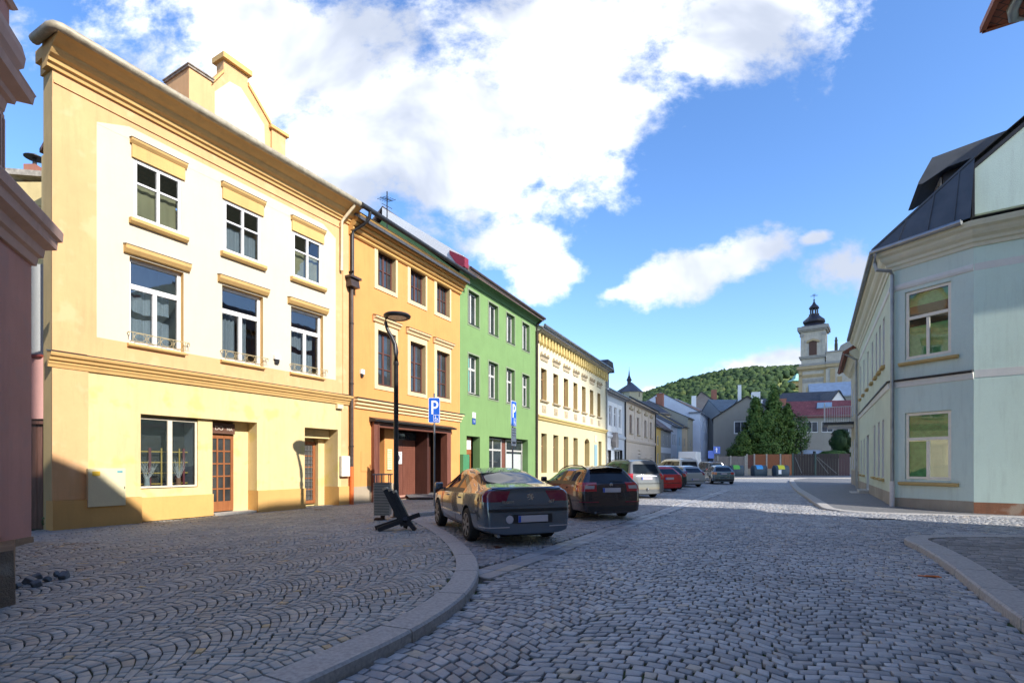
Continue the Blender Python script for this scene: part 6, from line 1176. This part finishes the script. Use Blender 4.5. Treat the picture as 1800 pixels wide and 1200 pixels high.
make_car('parked_car', 'dark blue-grey saloon with dark red tail lights, nearest of the parked cars', 'car', sedan, .33, 9.62, 20.5, carpaint('slate_blue', (.12, .155, .20), .6, .2))
# --- estate / hatch / van
def est_mat(i, j, st):
    y0, y1 = st[i][0], st[i+1][0]; k0, k1 = st[i][1], st[i+1][1]
    if j == 5 and i > 1 and 'c' in (k0, k1): return 2
    if j == 6:
        if k0 == 'c' and k1 == 'c': return (0 if i == 0 else 2) if y1-y0 < .13 else (0 if i == 0 else 1)
        if k0 == 'c' and k1 == 'h': return 1
        return 0
    if j in (7, 8) and k0 != k1: return 1
    return 2 if j == 0 else 0
def hatch(L, w, H, belt, r, wb, ro, slope, tw=.62, spokes=7, hood=.98, nose=.62, hl=1.25, rub=None, det=None, ws=.75, roofr=.03, pillars=(.36, .62)):
    h = L/2; q = lambda s, k=1.: [.03, 0, 0, 0, .03, .07*k, .09*k, slope*.88, slope*.95, slope]
    yc = h-hl; yws = yc-ws; y0 = -h+.30+slope*.25; span = yws-(y0); p1 = y0+span*pillars[0]; p2 = y0+span*pillars[1]
    st = [(-h-.01, 'c', H-.05, belt, w*.86, tw-.06, q(0)), (-h+.07, 'c', H-.02-roofr, belt, w*.965, tw-.02, q(0)), (y0+.14, 'c', H-roofr*.6, belt, w, tw, [0]*6+[.0]+[slope*.45]*3)]
    st += [(p1-.05, 'c', H, belt, w, tw), (p1+.05, 'c', H, belt, w, tw), (p2-.05, 'c', H, belt-.01, w, tw), (p2+.05, 'c', H, belt-.01, w, tw), (yws, 'c', H-.06, belt-.02, w, tw-.01), (yc, 'h', hood, belt-.06, w*.99, tw), (yc+(h-yc)*.55, 'h', hood-.08, belt-.14, w*.96, tw), (h-.13, 'h', nose+.12, belt-.27, w*.88, tw), (h, 'h', nose, belt-.38, w*.70, tw)]
    st = [s if len(s) > 6 else s for s in st]
    return dict(L=L, w=w, r=r, ro=ro, wb=wb, zb=.20, belt=belt, mirror=(yc-.30, belt+.02), seams=((p1, p1), (p2, p2), (yc-.1, yc-.06)), handles=(p1+.12, p2+.12), rub=rub, spokes=spokes, st=st, mat=est_mat, cap=lambda e, j: 2 if j == 0 else (1 if e == 0 and j in (6,) else 0), detail=det, pc=.8)
def rails(c, y0, y1, x, z):
    for sd in (-1, 1):
        pts = []
        for i in range(9):
            yy = y0+(y1-y0)*i/8; p, n, _, _ = c['bvh'].ray_cast(Vector((sd*x, yy, 4)), Vector((0, 0, -1))); pts.append((sd*x, yy, p.z+(.0 if i in (0, 8) else .045)))
        b = MB(); b.tube(pts, .016, 8); b.build('roof_rail', m_trim, c['root'], smooth=True)
def wiper(c, z, x0=-.02, x1=.36):
    b = MB(); p, n, _, _ = c['bvh'].ray_cast(Vector((x0, -c['L'], z)), Vector((0, 1, 0))); b.tube([(x0, p.y-.02, z), (x0, p.y-.03, z+.02), (x1, p.y-.02, z+.03)], .010, 6); b.build('rear_wiper', m_trim, c['root'])
def det2(c):
    for sd in (-1, 1):
        l = c['wrap']('tail_light', m_red, sd*30, sd*66, .80, 1.04, .010, t0t=sd*31, t1t=sd*64); c['wrap']('lamp_core', m_clearl, sd*34, sd*46, .87, .96, .016, par=l, nu=4, nv=2); c['wrap']('reflector', m_dred, sd*26, sd*56, .50, .53, .01, nu=8, nv=1)
    c['rear']('bumper_insert', m_trim, -.72, .72, .26, .40, .01, nu=12, nv=3); plate(c, .835, 0, .26, .06); c['rear']('tailgate_seam', m_trim, -.62, .62, .635, .645, .004, nu=12, nv=1)
    c['rear']('tailgate_seam', m_trim, -.60, .60, 1.0, 1.012, .004, nu=12, nv=1)
    b = MB(); p, n, _, _ = c['bvh'].ray_cast(Vector((0, -c['L'], .985)), Vector((0, 1, 0))); b.lathe([(.05, -.01), (.045, -.016), (.036, -.012), (.036, -.006), (.0, -.006)], (0, p.y, .985), 24, axis='y'); b.bar((-.02, p.y-.012, .965), (.018, p.y-.012, 1.01), .012, .01, up=(0, 1, 0)); b.build('emblem', m_chrome, c['root'])
    rails(c, -1.75, .75, .53, 1.50); wiper(c, 1.06); b = MB(); b.tube([(-.5, -2.3, .24), (-.5, -2.37, .23)], .03, 10); b.build('exhaust', m_zinc, c['root'])
    p, n, _, _ = c['bvh'].ray_cast(Vector((0, -1.80, 4)), Vector((0, 0, -1))); b = MB(); b.prism([(-.5, p.z-.03), (0, p.z+.012), (.5, p.z-.03), (.5, p.z-.05), (0, p.z-.012), (-.5, p.z-.05)], -2.08, -1.78, 0, 'y'); b.build('roof_spoiler', c['paint'], c['root'], bevel=.006)
est = hatch(4.66, .915, 1.49, .97, .325, 2.68, 1.08, .42, det=det2, pillars=(.30, .62)); make_car('parked_car', 'dark brown estate car with roof rails and bright red tail lights', 'car', est, 2.74, 14.0, 14, carpaint('brown_purple', (.045, .034, .036), .5, .2))
def det3(c):
    for sd in (-1, 1): c['wrap']('tail_light', m_red, sd*42, sd*58, .85, 1.12, .010, nu=6)
    c['rear']('bumper_strip', m_trim, -.7, .7, .66, .69, .01, nu=12, nv=1); plate(c, .90, 0, .26, .06); c['rear']('plate_handle', m_chrome, -.5, .5, .99, 1.02, .012, nu=10, nv=1); wiper(c, 1.13); shape_badge(c, [[(-.5, -.4), (0, .5), (.5, -.4), (0, -.1)]], 0, 1.07, .07)
    b = MB(); b.tube([(0, -2.2, .33), (0, -2.38, .33), (0, -2.42, .42)], .022, 8); b.lathe([(.01, .42), (.035, .45), (.01, .48)], (0, -2.42, 0), 10); b.build('tow_bar', m_chrome, c['root']); rails(c, -1.8, .9, .60, 1.76)
van = hatch(4.72, .93, 1.75, 1.06, .33, 2.85, 1.0, .42, tw=.70, hood=1.08, nose=.66, hl=1.05, ws=.9, det=det3, pillars=(.33, .64)); make_car('parked_car', 'silver people carrier with a tow bar, parked behind the brown estate', 'car', van, 6.05, 22.9, 14, carpaint('silver_green', (.075, .085, .095), 0., .5))
def det4(c):
    for sd in (-1, 1): c['wrap']('tail_light', m_red, sd*34, sd*62, .76, .96, .010, nu=6)
    c['rear']('bumper_strip', m_trim, -.7, .7, .48, .51, .01, nu=12, nv=1); plate(c, .74, 0, .26, .06)
htc = lambda L, H, sl, det=det4, **k: hatch(L, .87, H, .93, .30, 2.5, .82, sl, det=det, **k)
make_car('parked_car', 'bright red hatchback between the silver people carrier and a dark car', 'car', htc(4.2, 1.45, .65), 8.75, 28.4, 14, carpaint('bright_red', (.50, .01, .015), .1, .25))
make_car('parked_car', 'dark grey hatchback half hidden behind the red one', 'car', htc(4.2, 1.45, .6), 10.05, 31.4, 14, carpaint('dark_grey', (.03, .035, .045), .5, .25))
def det6(c):
    for sd in (-1, 1): c['wrap']('tail_light', m_dred, sd*38, sd*60, .80, 1.06, .010, nu=6)
    plate(c, .52, 0, .26, .055); c['rear']('bumper_strip', m_trim, -.7, .7, .40, .43, .01, nu=12, nv=1)
make_car('parked_car', 'light silver-white hatchback in front of the white van', 'car', htc(4.1, 1.44, .55, det6), 12.25, 34.2, 14, carpaint('white_silver', (.36, .38, .41), .4, .3))
make_car('parked_van', 'white minivan whose roof rises behind the silver-white hatchback', 'van', hatch(4.9, .95, 1.97, 1.10, .33, 3.0, 1.0, .22, tw=.76, hood=1.15, nose=.7, hl=.9, ws=.9, det=det3), 13.35, 38.3, 12, carpaint('van_white', (.62, .64, .66), .0, .3))
make_car('parked_car', 'dark off-road car behind the grey-blue hatchback', 'car', hatch(4.5, .93, 1.78, 1.08, .35, 2.65, .9, .28, tw=.70, hood=1.08, nose=.75, hl=1.1, det=det3), 18.6, 46.5, 0, carpaint('black_blue', (.02, .025, .035), .5, .2))
def det9(c):
    for sd in (-1, 1): c['wrap']('tail_light', m_orl if sd < 0 else m_red, sd*34, sd*60, .74, .92, .010, nu=6)
    plate(c, .80, 0, .24, .05); c['rear']('bumper_strip', m_trim, -.7, .7, .50, .54, .01, nu=12, nv=1); c['rear']('lower_bumper', m_trim, -.74, .74, .26, .40, .008, nu=12, nv=2)
make_car('parked_car', 'grey-blue hatchback at the far end of the row, seen from behind and the left', 'car', hatch(3.97, .85, 1.45, .93, .31, 2.46, .72, .50, det=det9, tw=.60, hl=1.15), 16.15, 39.0, -7, carpaint('greyblue', (.14, .19, .22), .5, .25))
# distant white box van
t = thing('box_van', 'small white box van far down the street in front of the white corner house', 'van', (21.6, 62, 0), -.5); b = MB(); b.box(-1.0, 1.0, -2.2, 1.4, .55, 3.0); b.build('cargo_box', m_oldwhite, t, bevel=.06); b = MB(); b.prism([(1.45, .45), (3.0, .45), (3.05, 1.1), (2.6, 1.35), (2.1, 2.15), (1.45, 2.2)], -.95, .95); cb = b.build('cab', m_white, t, bevel=.06); b = MB(); b.prism([(2.12, 2.08), (2.58, 1.38), (2.62, 1.42), (2.16, 2.12)], -.8, .8); b.build('windscreen', m_cgl, cb)
for yy in (-1.4, 2.2):
    for sd in (-1, 1): b = MB(); b.lathe([(.34, -.1), (.34, .1)], (sd*.85, yy, .34), 20, axis='x'); b.build('wheel', m_tyre, t)
print('OBJECTS', len(bpy.data.objects))
# ================================================================ TREES, HILL
def leafmat(name, cols, rough=.6):
    m, N, L, P = newmat(name); g = N.new('ShaderNodeNewGeometry'); r = N.new('ShaderNodeValToRGB'); e = r.color_ramp.elements
    for i, (p, c) in enumerate(cols):
        q = e[i] if i < 2 else e.new(p)
        q.position = p; q.color = c4(c)
    L.new(g.outputs['Random Per Island'], r.inputs[0]); L.new(r.outputs[0], P.inputs['Base Color']); P.inputs['Roughness'].default_value = rough; P.inputs['Specular IOR Level'].default_value = .3; return m
m_thuja = leafmat('thuja_leaf', [(0, (.03, .075, .012)), (.5, (.065, .125, .02)), (.85, (.10, .165, .03)), (1, (.13, .18, .04))]); m_leaf = leafmat('broad_leaf', [(0, (.03, .07, .015)), (.6, (.05, .11, .025)), (1, (.10, .17, .04))]); m_bark = wood('bark', (.06, .045, .03), (.10, .08, .06))
def quads(C, N_, S_, asp=1.0, seed=1):
    """leaf sprays: one small bent face pair at each centre, roughly across the given outward vector"""
    r = np.random.default_rng(seed); n = len(C); N_ = N_+r.normal(0, .45, (n, 3)); N_ /= np.linalg.norm(N_, axis=1, keepdims=True)+1e-9
    a = np.cross(N_, r.normal(0, 1, (n, 3))); a /= np.linalg.norm(a, axis=1, keepdims=True)+1e-9; b = np.cross(N_, a); s = S_[:, None]
    V = np.stack([C-a*s*asp, C-b*s*.45+N_*s*.1, C+a*s*asp, C+b*s*.45+N_*s*.1], 1); F = np.arange(n*4).reshape(n, 4); return V.reshape(-1, 3), F
def conifer(x, y, h, r, label, seed, base=.8, n=9000, lean=0):
    t = thing('evergreen_tree', label, 'tree', (x, y, 0), 0, 'tall evergreens behind the fence'); rr = np.random.default_rng(seed)
    # limbs fan up and out; sprays hang on them
    nb = 150; zb = base+(h*.97-base)*rr.random(nb)**1.25; ang = rr.random(nb)*6.283; prof = lambda z: r*np.clip((1-(z-base)/(h-base)), 0.02, 1)**.72*(1-.25*np.exp(-(z-base)/.8)); rl_ = prof(zb)*rr.uniform(.72, 1.12, nb)
    k = rr.integers(0, nb, n); tt = rr.random(n)**.55; z = zb[k]+rl_[k]*tt*.55+rr.normal(0, .16, n)-.1; rad = rl_[k]*tt+rr.normal(0, .10, n); a = ang[k]+rr.normal(0, .30, n)/(rad+.4)
    C = np.stack([rad*np.cos(a), rad*np.sin(a), z], 1); out = np.stack([np.cos(a), np.sin(a), np.full(n, .5)], 1); V, F = quads(C, out, rr.uniform(.09, .19, n)*(.8+.05*h), 1.0, seed); o = np_mesh('crown', V, F, m_thuja); o.parent = t
    b = MB(); b.tube([(0, 0, -.1), (.05, 0, h*.3), (0, .05, h*.65), (0, 0, h*.95)], [.22, .17, .09, .02], 8)
    for i in range(0, nb, 3): b.tube([(0, 0, zb[i]), (rl_[i]*.8*math.cos(ang[i]), rl_[i]*.8*math.sin(ang[i]), zb[i]+rl_[i]*.45)], [.05, .015], 5)
    b.build('trunk', m_bark, t); return t
conifer(wx(1362, 70), 70.3, wh(670, 70), 2.1, 'tallest of the evergreens, a pointed spire in the middle of the clump', 3, 2.2, 12000)
conifer(wx(1325, 70), 69.5, wh(697, 70), 2.3, 'left evergreen of the clump, broad with a low pointed top', 4, 2.2, 12000)
conifer(wx(1390, 70), 70.8, wh(708, 70), 2.1, 'right evergreen of the clump, next to the red tiled house', 5, 2.4, 9000)
conifer(wx(1345, 69), 68.6, wh(722, 69), 2.5, 'low bushy evergreen at the front of the clump', 6, 1.8, 11000)
conifer(wx(1305, 69), 68.8, wh(757, 69), 1.9, 'short wide evergreen branch clump on the left, below the white-framed window', 8, 2.2, 5000)
def bushy(name, label, x, y, z, sx, sy, sz, n, mat, seed, cat='shrub', s=(.10, .22), stem=True, grp=None):
    t = thing(name, label, cat, (x, y, z), 0, grp); r = np.random.default_rng(seed); d = r.normal(0, 1, (n, 3)); d /= np.linalg.norm(d, axis=1, keepdims=True); rad = (.55+.45*r.random(n)**.5)*(1+.18*np.sin(d[:, 0]*7+seed)*np.cos(d[:, 2]*6))
    C = d*rad[:, None]*np.array((sx, sy, sz))+np.array((0, 0, sz*.95)); V, F = quads(C, d, r.uniform(*s, n), 1, seed); o = np_mesh('crown', V, F, mat); o.parent = t
    b = MB(); b.tube([(0, 0, -.1), (.02, 0, sz*.8)], [.05*sz, .02*sz], 6); b.build('trunk', m_bark, t); return t
bushy('hedge', 'dark ivy-green hedge wall under the balcony', wx(1478, 72), 72, 2.6, 1.4, .9, 2.1, 5000, leafmat('ivy', [(0, (.012, .035, .01)), (1, (.03, .07, .018))]), 21, 'hedge')
bushy('hedge', 'bright green low hedge top just above the gate', wx(1470, 69), 69, 2.3, 2.2, .6, .55, 2500, m_leaf, 22, 'hedge')
bushy('shrub_tree', 'loose grey-green shrub tree to the right of the evergreens', wx(1408, 73), 73, 3.0, 1.3, 1.3, 3.0, 1600, m_leaf, 23, 'tree')
bushy('shrub', 'grey-green shrub spilling over the board fence', wx(1300, 69), 69.6, 2.0, 1.6, .9, 1.1, 1500, m_leaf, 24)
bushy('weed', 'small green weed growing at the foot of the plank gate', -11.05, 12.25, 0, .16, .14, .17, 160, m_leaf, 25, 'weed', (.03, .07))
# hill
rp_ = [(1000, 735), (1080, 715), (1125, 693), (1165, 680), (1200, 667), (1250, 655), (1300, 647), (1350, 645), (1400, 643), (1470, 640), (1560, 645), (1800, 650), (2300, 690)]
hx = np.array([wx(p, 760) for p, _ in rp_]); hy = np.array([wh(q, 760) for _, q in rp_])-7
def hill(X, Y):
    R_ = np.interp(X*760/np.maximum(Y, 300)*.5+X*.5, hx, hy, left=0, right=60); s_ = np.clip((Y-330)/(760-330), 0, 1); s_ = s_*s_*(3-2*s_)*.35+s_*.65; back = np.clip((1500-Y)/700, .4, 1)
    return R_*s_*back+4*np.sin(X*.031+1)*np.cos(Y*.023)*s_
nx, ny = 90, 60; gx = np.linspace(20, 1200, nx); gy = np.linspace(330, 1500, ny); XX, YY = np.meshgrid(gx, gy); ZZ = hill(XX, YY)-.2; V = np.stack([XX.ravel(), YY.ravel(), ZZ.ravel()], 1); idx = np.arange(nx*ny).reshape(ny, nx); F = np.stack([idx[:-1, :-1].ravel(), idx[:-1, 1:].ravel(), idx[1:, 1:].ravel(), idx[1:, :-1].ravel()], 1)
m_hg, N, L, P = newmat('hill_grass'); co = coords(N, L); L.new(mixc(N, L, mrange(N, L, nz(N, L, co, .02, 5), .4, .6), (.07, .12, .03), (.18, .20, .06)), P.inputs['Base Color']); P.inputs['Roughness'].default_value = 1
o = np_mesh('hill', V, F, m_hg, smooth=True); o['kind'] = 'structure'
m_wood = leafmat('woodland', [(0, (.018, .042, .018)), (.35, (.030, .060, .020)), (.65, (.045, .080, .024)), (.9, (.055, .09, .028)), (1, (.08, .10, .032))], .9)
nn_, L_, P_ = m_wood.node_tree.nodes, m_wood.node_tree.links, m_wood.node_tree.nodes['Principled BSDF']; bump(nn_, L_, P_, nz(nn_, L_, coords(nn_, L_), .55, 5, .7), 1.0, 1.4)
def forest():
    bm = bmesh.new(); bmesh.ops.create_icosphere(bm, subdivisions=2, radius=1); U = np.array([v.co[:] for v in bm.verts]); FF = np.array([[v.index for v in f.verts] for f in bm.faces]); bm.free(); r = np.random.default_rng(77)
    n = 13000; X = r.uniform(120, 640, n); Y = r.uniform(400, 830, n); px = 900+900*X/Y; ok = (px > 1095) & (px < 1560); clr = (px > 1366) & (px < 1412) & (Y > 560) & (Y < 690) & (r.random(n) > .12); ok &= ~clr; X, Y = X[ok], Y[ok]; n = len(X); Z = hill(X, Y); s = r.uniform(2.0, 5.0, n)
    D = 1+r.normal(0, .22, (n, len(U), 1)); P = U[None]*D*s[:, None, None]*np.array((1, 1, 1.05))*(1+.0*Z[:, None, None])+np.stack([X, Y, Z+s*.75], 1)[:, None, :]
    F = FF[None]+(np.arange(n)*len(U))[:, None, None]; o = np_mesh('woodland', P.reshape(-1, 3), F.reshape(-1, 3), m_wood, smooth=False); tag(o, 'dense mixed green woodland covering the hill behind the town', 'woodland', kind='stuff'); print('forest', n)
forest()
t = thing('pavilion', 'small pavilion with a pale green roof in the clearing on the hill', 'pavilion', (wx(1401, 610), 610, float(hill(np.array(wx(1401, 610)), np.array(610.)))+1), 0); b = MB(); b.box(-8, 8, -4, 4, 0, 5); b.build('wall', plaster('pavilion_wall', (.6, .5, .3), .2), t); b = MB(); b.lathe([(10, 5), (4, 9), (3, 12), (.3, 15)], sq=4); b.build('roof', solid('green_copper', (.20, .42, .36), .6), t)

# unseen high slab added behind the camera, shading the far street and hill foot
def add_shade_cloud(cx, cy, hx_, hy_, alt):
    hd = alt/math.tan(SUN_EL); ox, oy = cx+SH.x*hd, cy+SH.y*hd; n = 40; u = np.linspace(-1, 1, n); UU, VV = np.meshgrid(u, u); ed = np.clip((1-np.maximum(np.abs(UU), np.abs(VV)))*9, 0, 1)**.5
    r = np.random.default_rng(4); X = ox+UU*hx_+8*np.sin(VV*9)*(np.abs(UU) > .8); Y = oy+VV*hy_; T = alt+ed*(22+10*np.sin(UU*11)*np.cos(VV*9)+r.uniform(-4, 4, UU.shape)); B_ = alt-ed*5
    V = np.concatenate([np.stack([X.ravel(), Y.ravel(), T.ravel()], 1), np.stack([X.ravel(), Y.ravel(), B_.ravel()], 1)]); i = np.arange(n*n).reshape(n, n)
    F = np.stack([i[:-1, :-1].ravel(), i[:-1, 1:].ravel(), i[1:, 1:].ravel(), i[1:, :-1].ravel()], 1); F = np.concatenate([F, F[:, ::-1]+n*n]); o = np_mesh('shade_cloud', V, F, solid('shade_cloud_white', (.85, .85, .85), 1, bumps=0), smooth=True); o['kind'] = 'structure'
add_shade_cloud(190, 262, 330, 205, 300)
print('OBJECTS', len(bpy.data.objects))
